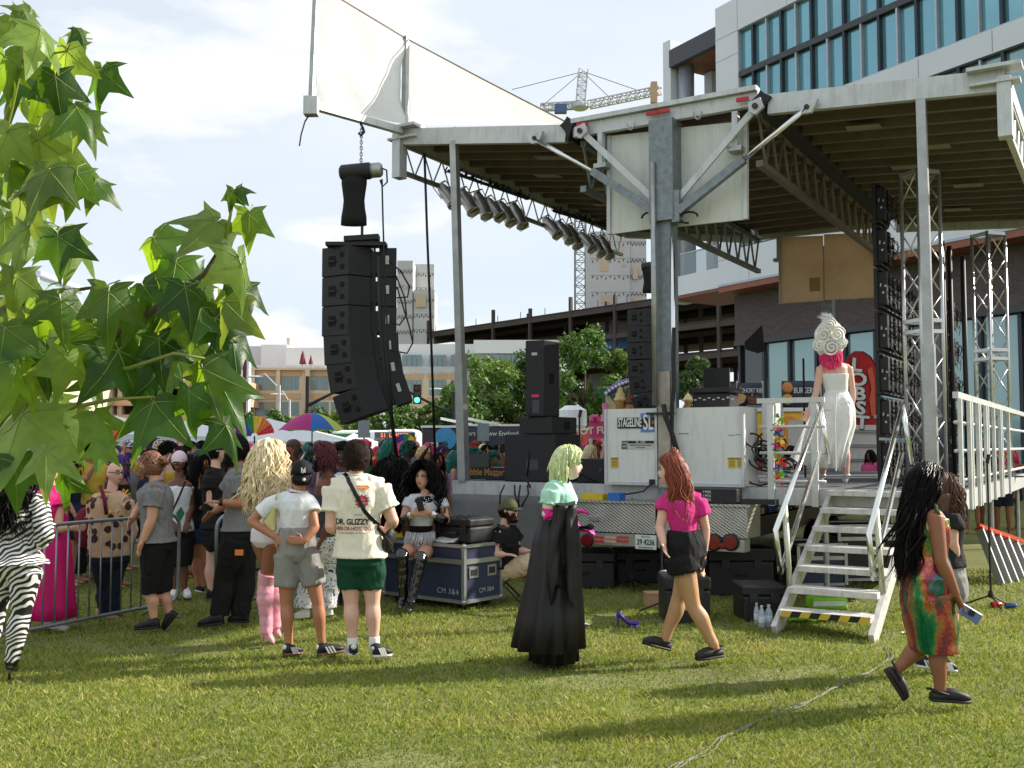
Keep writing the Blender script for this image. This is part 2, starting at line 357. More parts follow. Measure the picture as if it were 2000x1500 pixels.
blackv = M('black_vinyl', (20, 20, 20), .4); bluev = M('blue_vinyl', (92, 130, 200), .4); whv = M('white_vinyl', (226, 228, 224), .4); orv = M('orange_vinyl', (214, 150, 60), .4)
plate(((1251, 807), (1283, 844)), bluev, 'sign_blue_square'); sg = plate(((1206, 816), (1287, 836)), blackv, 'sign_black_bar', -.138)
def ctext(txt, px, py, size, mat, dv=-.146, **k):
    u, h = pu(px, py, dv); return text('lettering', txt, size, S(u, dv, h), SR, Z, mat, st, .0015, **k)
ctext('STAGELINE', 1230, 826, .155, whv, squash=.42, bold=.003); ctext('SL', 1266, 826, .27, whv, squash=.55, bold=.004); ctext('100', 1278, 825, .06, orv)
plate(((1214, 861), (1225, 877)), M('grey_vinyl', (90, 90, 90), .5), 'sign_emblem'); plate(((1226, 861), (1277, 866)), blackv, 'sign_strip'); plate(((1226, 867), (1277, 877)), M('pale_vinyl', (190, 190, 184), .5), 'sign_strip')
ctext('SL 100', 1251, 863.5, .04, whv, squash=1.2, dv=-.139); ctext('STAGE', 1219.5, 865.5, .03, whv, dv=-.139); ctext('LINE', 1219.5, 872, .03, whv, dv=-.139)
ctext('MOBILE STAGE / SCENE MOBILE', 1251, 869.5, .021, blackv, dv=-.139); ctext('THE EASY WAY', 1251, 874, .018, blackv, dv=-.139)
for x0, hd in ((1193, 'DANGER'), (1422, 'CAUTION'), (1439, 'DANGER')):
    plate(((x0, 893), (x0+14.5, 914)), yel, 'warning_label'); ctext(hd, x0+7.2, 896, .025, blackv, dv=-.139)
    for k in range(4): plate(((x0+2, 900+k*3), (x0+12.5, 901+k*3)), M('print_grey', (110, 96, 50), .6), 'warning_label_line', -.138, .002)
for (x0, y0, x1, y1) in ((1282, 847, 1294, 847.8), (1325, 846.5, 1345, 847.4), (1422, 849.5, 1434, 850.2), (1436, 848.5, 1447, 849)):
    plate(((x0, y0), (x1, y1)), steel_dk, 'scratch', -.133, .0025)
pl_ = pu(1276, 941, -.13); P('power_inlet', MB().obox(S(pl_[0], -.15, pl_[1]), SR*.035, SV*.03, Z*.03), blk)
P('power_cable', MB().tube([S(pl_[0]-.0, -.18, pl_[1]-.02), S(pl_[0]-.1, -.22, pl_[1]-.12), S(pl_[0]-.3, -.25, DH-.1), S(pl_[0]-.7, -.24, DH-.13)], .012, 6), blk, True)
P('mast_cable', MB().tube([V(SP(1296, 790, -.25)), V(SP(1300, 815, -.26)), V(SP(1312, 845, -.25)), V(SP(1324, 885, -.2)), V(SP(1330, 930, -.2))], .03, 8), blk, True)
P('mast_cable', MB().tube([V(SP(1316, 640, -.2)), V(SP(1316, 760, -.2)), V(SP(1313, 800, -.22)), V(SP(1312, 850, -.22)), V(SP(1322, 890, -.2))], .025, 8), blk, True)
P('mast_collar', MB().obox(S(-.02, -.12, pu(1300, 808)[1]), SR*.17, SV*.1, Z*.012), steel_dk)
# ---- rear bumper: diamond plate boxes, lights, plate
def diamond():
    m = M('diamond_plate', (176, 174, 168), .38, .85, .18, 4); t = m.node_tree; L = t.links; b = t.nodes['Principled BSDF']
    tcn = t.nodes.new('ShaderNodeTexCoord'); mp = t.nodes.new('ShaderNodeMapping'); mp.inputs['Rotation'].default_value = (0, 0, 0); L.new(tcn.outputs['Object'], mp.inputs[0])
    hs = []
    for a in (1, -1):
        wv = t.nodes.new('ShaderNodeTexWave'); wv.inputs['Scale'].default_value = 17; wv.bands_direction = 'DIAGONAL'
        mp2 = t.nodes.new('ShaderNodeMapping'); mp2.inputs['Scale'].default_value = (a, .4, 1.0); L.new(tcn.outputs['Object'], mp2.inputs[0]); L.new(mp2.outputs[0], wv.inputs[0]); hs.append(wv)
    mx = t.nodes.new('ShaderNodeMath'); mx.operation = 'MULTIPLY'; L.new(hs[0].outputs[1], mx.inputs[0]); L.new(hs[1].outputs[1], mx.inputs[1])
    bp = t.nodes.new('ShaderNodeBump'); bp.inputs['Strength'].default_value = .7; bp.inputs['Distance'].default_value = .008; L.new(mx.outputs[0], bp.inputs['Height']); L.new(bp.outputs[0], b.inputs['Normal'])
    return m
dia = diamond(); BV = -.62
bt = pu(1250, 984, BV)[1]; bb = pu(1250, 1043, BV)[1]; b0 = pu(1112, 1010, BV)[0]; b1 = pu(1280, 1010, BV)[0]; b2 = pu(1284, 1010, BV)[0]; b3 = pu(1460, 1010, BV)[0]
for a, b in ((b0, b1), (b2, b3)):
    o = P('toolbox', MB().obox(S((a+b)/2, BV+.24, (bt+bb)/2), SR*((b-a)/2), SV*.24, Z*((bt-bb)/2)), dia); bevel(o, .008)
    P('toolbox_lid', MB().obox(S((a+b)/2, BV+.23, bt+.012), SR*((b-a)/2+.012), SV*.255, Z*.012), dia)
    P('toolbox_latch', MB().obox(S(a+(b-a)*.3, BV-.012, bb+.16), SR*.06, SV*.012, Z*.025), alu)
lb = pu(1250, 1068, BV)[1]
P('bumper_beam', MB().obox(S((b0+b3)/2-.02, BV+.1, (bb+lb)/2-.004), SR*((b3-b0)/2-.02), SV*.1, Z*((bb-lb)/2-.004)), alu)
def lamp(px, py, r):
    u, h = pu(px, py, BV-.01); o = P('tail_light', MB().lathe([(r*1.12, 0), (r*1.12, .02), (r, .03)], S(u, BV-.002, h), 20, -SV), blk, True)
    l = MB().lathe([(r*.92, .02), (r*.9, .032), (r*.5, .034), (.001, .0345)], S(u, BV-.002, h), 20, -SV).build('tail_light_lens', M('tail_red', (120, 14, 20), .3), o)
for px, py, r in ((1147, 1055, .075), (1394, 1059, .09), (1427, 1059, .09), (1411, 1066, .035)): lamp(px, py, r)
x = 1159
for i, wdt in enumerate((21, 24, 23)):
    a = pu(x, 1048, BV); b = pu(x+wdt, 1059, BV); o = P('reflective_strip', MB().obox(S((a[0]+b[0])/2, BV-.004, (a[1]+b[1])/2), SR*((b[0]-a[0])/2-.004), SV*.003, Z*.036), M('strip_red', (186, 50, 54), .35) if i != 1 else M('strip_white', (206, 180, 160), .35))
    text('lettering', 'STAGELINE', .045, S((a[0]+b[0])/2, BV-.009, (a[1]+b[1])/2), SR, Z, M('strip_print', (214, 150, 140), .4) if i != 1 else M('strip_red', (186, 50, 54)), o, .001, squash=.8); x += wdt+.5
a = pu(1243, 1045, BV); b = pu(1284, 1072, BV); cxu = (a[0]+b[0])/2; cxh = (a[1]+b[1])/2
lp = P('licence_plate', MB().obox(S(cxu, BV-.03, cxh), SR*((b[0]-a[0])/2), SV*.004, Z*.085), M('plate_white', (214, 220, 212), .35))
grn = M('plate_green', (24, 70, 56), .4)
text('lettering', '29 4236', .092, S(cxu, BV-.037, cxh-.004), SR, Z, grn, lp, .001, squash=.76, bold=.002); text('lettering', 'MAINE', .03, S(cxu, BV-.037, cxh+.062), SR, Z, grn, lp, .001, space=1.4); text('lettering', 'SEMI-PERMANENT', .024, S(cxu, BV-.037, cxh-.066), SR, Z, grn, lp, .001)
# ---- railings
rl = M('railing_white', (204, 206, 202), .45, .3, .12, 5, streak=.3)
def rail(pts_u, v0, nm, along=None):
    pass
ru0 = pu(1482, 800)[0]; ru1 = pu(1613, 800)[0]
for h in (1.04,): P('rail_top', MB().beam(S(ru0, -.05, DH+h), S(ru1, -.05, DH+h), .05, .06), rl)
for h in (.73, .42, .09): P('rail_bar', MB().tube([S(ru0+.02, -.05, DH+h), S(ru1, -.05, DH+h)], .019, 8), rl, True)
for px in (1507, 1592): u = pu(px, 800)[0]; P('rail_post', MB().beam(S(u, -.05, DH-.2), S(u, -.05, DH+1.01), .075, .04, SV), rl)
P('rail_top', MB().beam(S(u_r, -.02, DH+1.06), S(u_r, DV, DH+1.06), .06, .07), rl)
for h in (.76, .45, .12): P('rail_bar', MB().tube([S(u_r, -.1, DH+h), S(u_r, DV, DH+h)], .021, 8), rl, True)
for v0 in (0, .72, .9, 1.5, 1.68, 2.3, 2.5, 3.2, 4.0, 4.2, 5.2): P('rail_post', MB().beam(S(u_r+.04, v0, DH-.22), S(u_r+.04, v0, DH+1.02), .04, .085, SV), rl)
# far railing
P('rail_top', MB().beam(S(u_r-.1, DV, DH+1.06), S(.8, DV, DH+1.06), .05, .06), rl)
# ---- white banner sheet on outriggers above the left leaf
bn = thing('wind_banner', 'white translucent banner sheet stretched on outrigger poles above the stage roof', 'banner', LLP(1, 0, .2))
def bp_(px, py, v): return V(SP(px, py, v))
VB = RL*.55
pA = bp_(790, 258, .0)                              # near lower corner at the roof corner
pB0 = onplane(608, 205, pA, SR); pB1 = onplane(619, -30, pA, SR)
pC1 = bp_(793, 75, 0)
pD = bp_(1112, 250, 0)
clothm = M('banner_cloth', (238, 240, 240), .7, 0, .03, 2, .12, 5, transl=.5)
def sheet(nm, a, b, c, d, n=16, m_=12, amp=.05, par=bn):
    rows = [[V(a).lerp(V(b), i/n).lerp(V(d).lerp(V(c), i/n), j/m_) + SR*amp*noise.noise(V((i*.22, j*.2, 3))) for i in range(n+1)] for j in range(m_+1)]
    mb = MB(); mb.loft(rows, False, False); return mb.build(nm, clothm, par, True)
sheet('banner_cloth', pB0 + SV*.05 + Z*.05, pA - SV*.04 + Z*.1, pC1 - SV*.04 - Z*.06, pB1 + SV*.05 - Z*.06, amp=.14)
sheet('banner_cloth', pA + V((.06, .03, .12)), pD + V((-.05, .03, .05)), pD + V((-.02, .03, .08)), pC1 + V((.06, .03, -.05)), amp=.08)
bn_p = lambda a, b, w_, nm, mat=alu: MB().beam(a, b, w_, w_, SV).build(nm, mat, bn)
bn_p(pB0 - Z*.15, pB1, .07, 'banner_pole'); bn_p(pA, pC1 + Z*.03, .075, 'banner_pole'); bn_p(pB0, pA - SV*.1, .1, 'banner_arm', aluw)
MB().obox(pB0 - Z*.02, V((.09, 0, 0)), V((0, .08, 0)), Z*.12).build('banner_bracket', aluw, bn)
MB().tube([pB0 - Z*.1, pB0 + V((-.08, 0, -.22)), pB0 + V((-.13, 0, -.4)), pB0 + V((-.15, 0, -.55))], .01, 6).build('banner_cord', steel_dk, bn)
MB().tube([pC1 + Z*.0, pC1.lerp(pD, .5) + Z*.02, pD + Z*.06], .012, 6).build('banner_rope', M('rope', (150, 130, 120), .8), bn); MB().tube([pB1, pC1], .012, 6).build('banner_rope', MATS['rope'], bn)
# ---- stairs
sl = pu(1622, 960); sr = pu(1783, 960); SW0, SW1 = sl[0], sr[0]; RUN = 2.25; NS = 7
stw = M('worn_white_paint', (206, 204, 198), .5, .1, .2, 9, .1, 40, streak=.45)
stairs = thing('stage_stairs', 'white seven-step aluminium stairs with bright tube handrails up to the stage', 'stairs', S((SW0+SW1)/2, -RUN, 0))
for i in range(NS):
    f = (NS-i)/NS; v = -RUN*(1-f) - .05 if False else -RUN*(i+.72)/(NS+.72) if False else -.12 - (RUN-.3)*i/(NS-1); h = DH - .03 - (DH-.22)*i/(NS-1)
    o = MB().obox(S((SW0+SW1)/2, v, h), SR*((SW1-SW0)/2-.02), SV*.13, Z*.03).build('tread', stw, stairs); bevel(o, .006)
    if i == NS-1:
        for k in range(9):
            ua = SW0+.04+(SW1-SW0-.08)*k/9; ub = ua+(SW1-SW0-.08)/9
            MB().prism([S(ua+d, v-.133, h+e) for d, e in ((0, -.028), ((ub-ua), -.028), (ub-ua+.03, .028), (.03, .028))], -SV*.002).build('hazard_stripe', blk if k % 2 else yel, stairs)
for uu in (SW0, SW1):
    MB().beam(S(uu, 0, DH-.12), S(uu, -RUN, -.0), .05, .17).build('stringer', stw, stairs)
    q0 = S(uu, -.05, DH+.95); q1 = S(uu, -RUN+.35, 1.0-.05); q2 = S(uu, -RUN+.5, .52); q3 = S(uu, -.15, DH+.42)
    hb = M('handrail_bright', (232, 234, 228), .22, .95, .05)
    sh = V((0, 0, 0)) - SR*.08
    MB().tube([q0+sh, q1+sh, q2+sh, q3+sh], .028, 10).build('handrail', hb, stairs, True)
    MB().tube([q0+sh, S(uu, -.02, DH+.3)], .026, 8).build('handrail_post', hb, stairs, True)
    MB().tube([q0.lerp(q1, .82)+sh, S(uu, -RUN+.55, .32)], .03, 8).build('handrail_post', M('post_cream', (190, 192, 170), .4, .5), stairs, True)
# ground sheet
# ================================================================== hung loudspeakers and lights
spk = M('speaker_black', (30, 30, 32), .6, 0, .15, 10, .25, 220); holem = M('hole_black', (4, 4, 4), .9); grey_l = M('label_grey', (190, 190, 188), .5)
def array_cab():
    t = thing('line_array_speaker', 'x', 'speaker', (0, 0, 0), 'hung line array cabinets')
    A, B, C, D, E, G = (-.53, .05), (-.12, -.2), (.2, .02), (.53, .0), (.47, .42), (-.47, .42)
    h = .205
    def pr(pts, z0, z1): return MB().prism([V((x, y, z0)) for x, y in pts], (0, 0, z1-z0))
    mb = MB(); mb.prism([V((x, y, -h)) for x, y in (A, B, (.17, -.01), (.17, .42), G)], (0, 0, 2*h)); o = recalc(mb.build('shell', spk, t, local=True)); bevel(o, .008)
    mb = MB(); mb.prism([V((x, y, -h)) for x, y in ((.28, .02), D, E, (.28, .42))], (0, 0, 2*h)); o = recalc(mb.build('shell', spk, t, local=True)); bevel(o, .008)
    mb = MB(); mb.box((.225, .2, 0), .11, .4, .3); mb.box((.22, .0, 0), .03, .03, .44); mb.box((.19, .0, 0), .012, .02, .46); mb.build('rigging', blk, t, local=True)
    f = (V((B[0]-A[0], B[1]-A[1], 0))).normalized(); n = V((f.y, -f.x, 0)); a0 = V((A[0], A[1], 0))
    for dz in (.085, -.085):
        MB().lathe([(.042, 0), (.042, .004), (.03, .006)], a0 + f*.37 + Z*dz, 16, n).build('port', holem, t, local=True)
    c = a0 + f*.19
    for dz in (.045, -.045): MB().obox(c + Z*dz + n*.002, f*.06, n*.004, Z*.028).build('handle_recess', holem, t, local=True)
    mb = MB(); mb.obox(c + n*.012, f*.075, n*.012, Z*.012); mb.build('handle', blk, t, local=True)
    MB().box((.4, -.004, .03), .05, .008, .12).build('rear_panel', grey_l, t, local=True)
    return t
cab0 = array_cab(); first = True
names6 = ('topmost', 'second from top', 'third from top', 'fourth from top', 'second lowest', 'lowest tilted')
def put_cab(p, sc, roll, lab):
    global first
    o = cab0 if first else copy_tree(cab0); first = False
    o.location = p; o.scale = (sc,)*3; o.rotation_euler = (0, R(roll), 0); o['label'] = lab
pH = onplane(705, 250, pA, SR); YH = pH.y
for i, (cx_, cy_, roll) in enumerate(((701, 512, 0), (701, 570, 0), (701, 628, 0), (705, 681, -3), (713, 729, -9), (727, 779, -19))):
    put_cab(at(cx_, cy_, YH+.1), 1.0, roll, 'black hung line array cabinet nearest the camera, %s of its column' % names6[i])
Yf = 25.5
for i, (cx_, cy_, roll) in enumerate(((1267, 621, 0), (1267, 653, 0), (1267, 686, 0), (1268, 719, -3), (1271, 749, -8), (1277, 781, -16))):
    put_cab(at(cx_, cy_, Yf), 1.0, roll, 'black hung line array cabinet beyond the mast, %s of its column' % names6[i])
def hoist(px, ytop, ymot, ybag, ybump, Y, lab, sc):
    m = at(px, ymot, Y); k = Y/FP
    t = thing('chain_hoist', lab, 'hoist', m, 'motor hoists carrying the line arrays')
    mb = MB()
    top = at(px, ytop, Y); n = max(4, int((top.z-m.z)/.05))
    for i in range(n):
        z0 = m.z + .12 + (top.z-m.z-.12)*i/n; c = V((m.x, m.y, z0)); ax = V((1, 0, 0)) if i % 2 else V((0, 1, 0))
        mb.tube([c + ax*(.018*math.cos(a)) + Z*(.032*math.sin(a)) for a in [2*PI*q/8 for q in range(9)]], .007, 5)
    mb.build('chain', alu, t)
    MB().tube([top + Z*.05, top, top + V((.03, 0, -.06)), top + V((.045, 0, -.11)), top + V((.0, 0, -.16)), top + V((-.03, 0, -.12))], .02, 7).build('hook', steel_dk, t, True)
    mb = MB(); mb.lathe([(.08, -.3), (.115, -.27), (.12, .12), (.11, .14)], m, 18, V((1, -.1, .06))); mb.build('motor', blkp, t, True)
    mb = MB(); mb.lathe([(.105, .145), (.105, .27), (.08, .3)], m, 18, V((1, -.1, .06))); mb.build('motor_cap', alu, t, True)
    b = at(px-14*sc, ybag, Y); mb = MB(); rings = []
    for j in range(7):
        f = j/6; z0 = m.z - .06 - (m.z-.06-b.z)*f; wv = .17 - .02*math.sin(f*PI) + .01*math.sin(f*9)
        rings.append([V((b.x + wv*math.cos(a)*1.05, b.y + wv*.55*math.sin(a), z0)) for a in [2*PI*q/14 for q in range(14)]])
    mb.loft(rings); mb.build('chain_bag', M('black_canvas', (16, 16, 17), .85, 0, .2, 8, .3, 30), t, True)
    MB().tube([m + V((.28, 0, .05)), m + V((.36, 0, .02)), m + V((.37, 0, -.15)), m + V((.3, 0, -.22)), m + V((.27, 0, -.12))], .013, 6).build('control_cable', blk, t, True)
    e = at(px+2*sc, ybump, Y); MB().tube([V((e.x, e.y, b.z)), e], .02, 6).build('lift_rod', steel_dk, t)
    return t
hoist(705, 243, 335, 440, 470, YH, 'black motor chain hoist with bag above the nearer line array', 1)
hoist(1276, 452, 520, 572, 606, Yf, 'black motor chain hoist with bag above the farther line array', .5)
for px, py, Y, sc in ((707, 466, YH, 1), (1276, 604, Yf, 1)):
    b = thing('array_bumper', 'black flying frame bolted on top of the %s line array' % ('nearer' if sc == 1 and px < 1000 else 'farther'), 'rigging frame', at(px, py, Y), 'array flying frames')
    c = at(px, py, Y); MB().obox(c, V((.24, 0, .015)), V((0, .1, 0)), Z*.035).build('spreader', blkp, b); MB().obox(c + V((-.08, .05, -.08)), V((.42, 0, 0)), V((0, .12, 0)), Z*.025).build('frame', blkp, b)
# cables around the near array
cb = lambda lab, pts, r=.012: tag(MB().tube(pts, r, 6).build('cable', blk, None, True), lab, 'cable')
cb('thin black control cable hanging beside the nearer hoist down past the cabinets', [at(746, 350, YH), at(748, 430, YH-.1), at(752, 560, YH-.3), at(760, 700, YH-.3), at(768, 830, YH-.3)])
cb('long black cable hanging from the roof corner truss to the crowd', [at(829, 300, 15), at(834, 450, 15), at(840, 600, 15), at(850, 900, 15)], .02)
cb('looping black cable at the back of the top cabinets', [at(760, 510, YH), at(783, 530, YH-.1), at(800, 560, YH), at(796, 580, YH), at(775, 582, YH)])
cb('looping black cable at the back of the middle cabinets', [at(770, 530, YH), at(790, 580, YH), at(794, 615, YH), at(780, 635, YH), at(760, 628, YH)])
cb('looping black cable at the back of the lower cabinets', [at(775, 560, YH), at(800, 640, YH), at(806, 670, YH), at(795, 690, YH), at(765, 685, YH)])
cb('thick black cable bundle dropping below the nearer array', [at(740, 500, YH-.3), at(742, 620, YH-.33), at(752, 740, YH-.3), at(765, 820, YH-.2), at(776, 900, YH)], .028)
# ---- PAR lamps
def par():
    t = thing('par_can', 'x', 'stage light', (0, 0, 0), 'par cans hanging from the roof truss')
    can = M('can_metal', (196, 192, 188), .34, .45, .25, 6)
    MB().lathe([(.03, .26), (.06, .25), (.085, .2), (.09, .14), (.1, .12), (.1, -.16), (.115, -.17), (.115, -.2), (.1, -.2), (.095, -.1)], (0, 0, 0), 18).build('can', can, t, True, True)
    MB().lathe([(.001, -.13), (.094, -.135)], (0, 0, 0), 18).build('lens', M('amber_lens', (206, 156, 84), .1, .3), t, True, True)
    mb = MB(); mb.tube([(.125*math.cos(a), .125*math.sin(a), -.215) for a in [2*PI*i/4 + .4 for i in range(5)]], .008, 5); mb.build('gel_frame', can, t, local=True)
    mb = MB(); mb.beam((-.115, 0, .02), (-.115, 0, .33), .03, .008, V((1, 0, 0))); mb.beam((.115, 0, .02), (.115, 0, .33), .03, .008, V((1, 0, 0))); mb.beam((-.115, 0, .33), (.115, 0, .33), .03, .008); mb.build('yoke', alu, t, local=True)
    MB().lathe([(.07, .2), (.075, .24), (.05, .3), (.02, .31)], (0, 0, 0), 14).build('end_cap', alu, t, True, True)
    return t
par0 = par(); fp = True
orde = ('leftmost', 'second', 'third', 'fourth', 'fifth', 'rightmost')
for gname, lst in (('on the left lamp bar', ((876, 384), (915, 397), (943, 404), (966, 410), (989, 419), (1013, 424))), ('on the right lamp bar', ((1079, 446), (1104, 456), (1121, 465), (1147, 474), (1166, 482), (1184, 486)))):
    for i, (px, py) in enumerate(lst):
        o = par0 if fp else copy_tree(par0); fp = False
        o.location = onplane(px, py, pA + SR*.12, SR); o.rotation_euler = (R(-34+6*(i % 3)), R(-27 + 4*((i*7) % 3)), R(12)); o['label'] = 'silver par can lamp, %s of six %s' % (orde[i], gname)
for a, b, lab in (((876, 334), (1030, 388), 'left'), ((1082, 412), (1200, 448), 'right')):
    p, q = (onplane(*c, pA + SR*.05, SR) for c in (a, b))
    t = thing('lamp_bar', 'dark lamp bar with clamped cables, the %s of two under the edge truss' % lab, 'lamp bar', p, 'lamp bars under the edge truss')
    MB().tube([p, q], .03, 8).build('bar', steel_dk, t, True)
    mb = MB()
    for i in range(28):
        f = i/27; c = p.lerp(q, f); mb.tube([c + V((rnd.uniform(-.05, .05), rnd.uniform(-.05, .05), rnd.uniform(-.03, .1))) for _ in range(4)], .013, 5)
    mb.build('cable_wrap', blk, t, True)
    for f in (.1, .5, .9): c = p.lerp(q, f); MB().beam(c, c + Z*.12, .04, .04).build('clamp', steel_dk, t)
# ---- black loudspeaker tower on the left deck
def cabinet_box(nm, lab, cat, x0, x1, y0, y1, xm, Y, zb, grp=None, dep=.7):
    # box seen at an angle: faces x0..xm and xm..x1, bottom at height zb
    bl = at(xm, y1, Y); k = Y/FP; w1 = (xm-x0)*k; w2 = (x1-xm)*k; hgt = (y1-y0)*k
    a = V((-math.cos(R(20)), math.sin(R(20)), 0)); b = V((math.sin(R(40)), math.cos(R(40)), 0))
    L1 = w1/math.cos(R(20)); L2 = max(w2/math.sin(R(40)), .15)
    c = V((bl.x, bl.y, zb)) + a*(L1/2) + b*(L2/2)
    t = thing(nm, lab, cat, (c.x, c.y, zb), grp)
    o = MB().obox(c + Z*(hgt/2), a*(L1/2), b*(L2/2), Z*(hgt/2)).build('cabinet', spk, t); bevel(o, .015)
    return t, V((bl.x, bl.y, zb)), a, b, L1, L2, hgt
Yd = 14.3
t, o_, a, b, L1, L2, h1 = cabinet_box('subwoofer', 'wide black subwoofer at the bottom of the stage loudspeaker tower', 'speaker', 985, 1137, 858, 951, 1085, Yd, DH)
n = a.cross(Z); n = n if n.y < 0 else -n
MB().obox(o_ + a*(L1*.45) + Z*.24 + n*.002, a*.09, n*.004, Z*.07).build('connector_plate', M('plate_grey', (70, 74, 80), .5, .3), t)
t, o2, a, b, L1, L2, h2 = cabinet_box('loudspeaker', 'low black loudspeaker box in the middle of the stage tower', 'speaker', 1014, 1131, 823, 857, 1078, Yd, DH+h1+.003)
nb = b.cross(Z); nb = nb if nb.x > 0 else -nb
MB().obox(o2 + b*(L2*.6) + Z*(h2*.5) + nb*.002, b*.06, nb*.004, Z*.06).build('handle_recess', holem, t)
t, o3, a, b, L1, L2, h3 = cabinet_box('loudspeaker', 'tall black loudspeaker on top of the stage tower with a pink sticker', 'speaker', 1026, 1095, 672, 822, 1062, Yd, DH+h1+h2+.006)
MB().obox(o3 + a*(L1*.45) + Z*(h3*.27) + n*.002, a*.055, n*.003, Z*.018).build('sticker', M('pink_sticker', (230, 40, 110), .5), t)
MB().obox(o3 + a*(L1*.5) + Z*(h3*.82) + n*.002, a*.04, n*.003, Z*.02).build('rating_plate', grey_l, t)
MB().obox(o3 + a*(L1*.42) + Z*(h3*.13) + n*.002, a*.05, n*.003, Z*.09).build('connector_plate', M('plate_grey', (70, 74, 80)), t)
MB().obox(o3 + b*(L2*.5) + Z*(h3*.5) + nb*.002, b*.05, nb*.004, Z*.07).build('handle_recess', holem, t)
cb('black speaker cable running down the loudspeaker tower', [at(1035, 800, Yd-.45), at(1030, 822, Yd-.5), at(1014, 840, Yd-.6), at(1035, 880, Yd-.6), at(1030, 930, Yd-.6)], .014)
cb('orange speaker cable drooping from the subwoofer', [at(1018, 930, Yd-.6), at(1030, 940, Yd-.7), at(1036, 952, Yd-.75)], .014)
for x0, wl_ in ((985, 'leftmost of four'), (1005, 'second of four'), (1016, 'third of four'), (1030, 'rightmost of four')):
    cb('black cable hanging over the deck edge below the subwoofer, %s' % wl_, [at(x0, 948, 13.9), at(x0+rnd.uniform(-10, 10), 965, 13.7), at(x0+rnd.uniform(-12, 25), 990, 13.65)], .012)
# bubble machine
c = V(SP(944, 935, 1.0)); bm_ = thing('bubble_machine', 'black bubble machine with orange lettering on the left deck corner', 'bubble machine', S(pu(944, 935, .8)[0], .8, DH))
uc = pu(944, 935, .8)[0]; wd = (pu(986, 935, .8)[0]-pu(903, 935, .8)[0])/2; hh = pu(944, 913, .8)[1]-DH
o = MB().obox(S(uc, 1.0, DH+hh/2), SR*wd, SV*.2, Z*(hh/2)).build('housing', blkp, bm_); bevel(o, .01)
text('lettering', 'Bubble Master', .14, S(uc, .797, DH+hh*.62), SR, Z, M('orange_print', (176, 126, 60), .5), bm_, .001, squash=.9, bold=.003); text('lettering', 'N78', .05, S(uc+wd*.6, .797, DH+hh*.36), SR, Z, grey_l, bm_, .001)
MB().obox(S(uc-.1, .82, DH+hh+.1), SR*.2, SV*.03, Z*.1).build('hood', M('hood_grey', (66, 70, 66), .6), bm_)
# monitor beside the cabinet
um = pu(1157, 920, .5); wd = (pu(1189, 920, .5)[0]-pu(1128, 920, .5)[0])/2
t = thing('stage_monitor', 'black stage monitor speaker beside the white end cabinet', 'speaker', S(um[0], .5, DH)); hh = pu(1157, 896, .5)[1]-DH
o = MB().obox(S(um[0], .75, DH+hh/2), SR*wd, SV*.25, Z*(hh/2)).build('cabinet', spk, t); bevel(o, .015); MB().obox(S(um[0]+.12, .497, DH+hh*.55), SR*.02, SV*.003, Z*.02).build('badge', M('plate_grey', (70, 74, 80)), t)
# mic stands on deck and on the lawn
def mic_stand(px, ytop, base, lab, boom=True):
    Y = base.y; tp = at(px, ytop, Y); t = thing('microphone_stand', lab, 'stand', base, 'black tripod stands')
    MB().tube([base + Z*.1, V((base.x, base.y, tp.z))], .012, 8).build('pole', blk, t); mb = MB()
    MB().lathe([(.03, 0), (.035, .03), (.02, .08)], base + Z*.1, 10).build('hub', blk, t)
    for k in range(3):
        a = 2*PI*k/3 + .5; MB().tube([base + Z*.13, base + V((.27*math.cos(a), .27*math.sin(a), .012))], .01, 6).build('leg', blk, t)
    MB().tube([V((base.x, base.y, tp.z)), V((base.x+.02, base.y, tp.z+.1))], .022, 8).build('clip', blk, t)
    return t
mic_stand(1155, 815, S(pu(1155, 940, .6)[0], .25, DH), 'thin black microphone stand beside the monitor on the deck')
b_ = gnd(1235, 1150); mic_stand(1232, 990, b_, 'black microphone stand in front of the licence plate')
b_ = gnd(1936, 1185); mic_stand(1935, 905, b_, 'black microphone stand by the folded ladders')
b_ = gnd(1293, 1200); mic_stand(1293, 1075, b_, 'short black stand beside the walking woman in pink')
# stage light flag and stands on deck
t = thing('projector_flag', 'black angled flag panel on a stand at the far stage edge', 'flag panel', S(.6, 5.2, DH)); f0 = at(1475, 672, S(.6, 5.2, 0).y)
Yq = f0.y; MB().prism([at(1454, 668, Yq), at(1489, 634, Yq), at(1493, 686, Yq), at(1481, 690, Yq), at(1456, 682, Yq)], (0, .03, 0)).build('panel', blk, t); MB().tube([at(1497, 690, Yq), V((*at(1497, 690, Yq).xy, DH))], .02, 8).build('pole', blk, t)
t = thing('pole_stand', 'thin black pole with ring at the far stage edge', 'stand', S(1.3, 5.0, DH)); Yq = S(1.3, 5, 0).y; MB().tube([at(1569, 700, Yq), V((*at(1569, 700, Yq).xy, DH))], .018, 8).build('pole', blk, t)
# DJ gear on top of the right cabinet
dj = thing('dj_console', 'black audio rack and laptop on top of the right white cabinet', 'audio rack', S(.75, .2, CT))
ua, ub = pu(1344, 790)[0], pu(1426, 790)[0]
o = MB().obox(S((ua+ub)/2, .25, CT+.09), SR*((ub-ua)/2-.04), SV*.2, Z*.09).build('rack', blkp, dj); bevel(o, .012)
o = MB().obox(S((ua+ub)/2, .25, CT+.215), SR*((ub-ua)/2), SV*.24, Z*.03).build('mixer', blkp, dj); bevel(o, .01)
MB().obox(S((ua+ub)/2-.02, .35, CT+.38), SR*.17, SV*.012, Z*.13).build('laptop_screen', blk, dj)
for k in range(9): MB().obox(S(ua+.08+.06*k, .04, CT+.1+.02*(k % 2)), SR*.016, SV*.006, Z*.008).build('indicator', grey_l, dj)
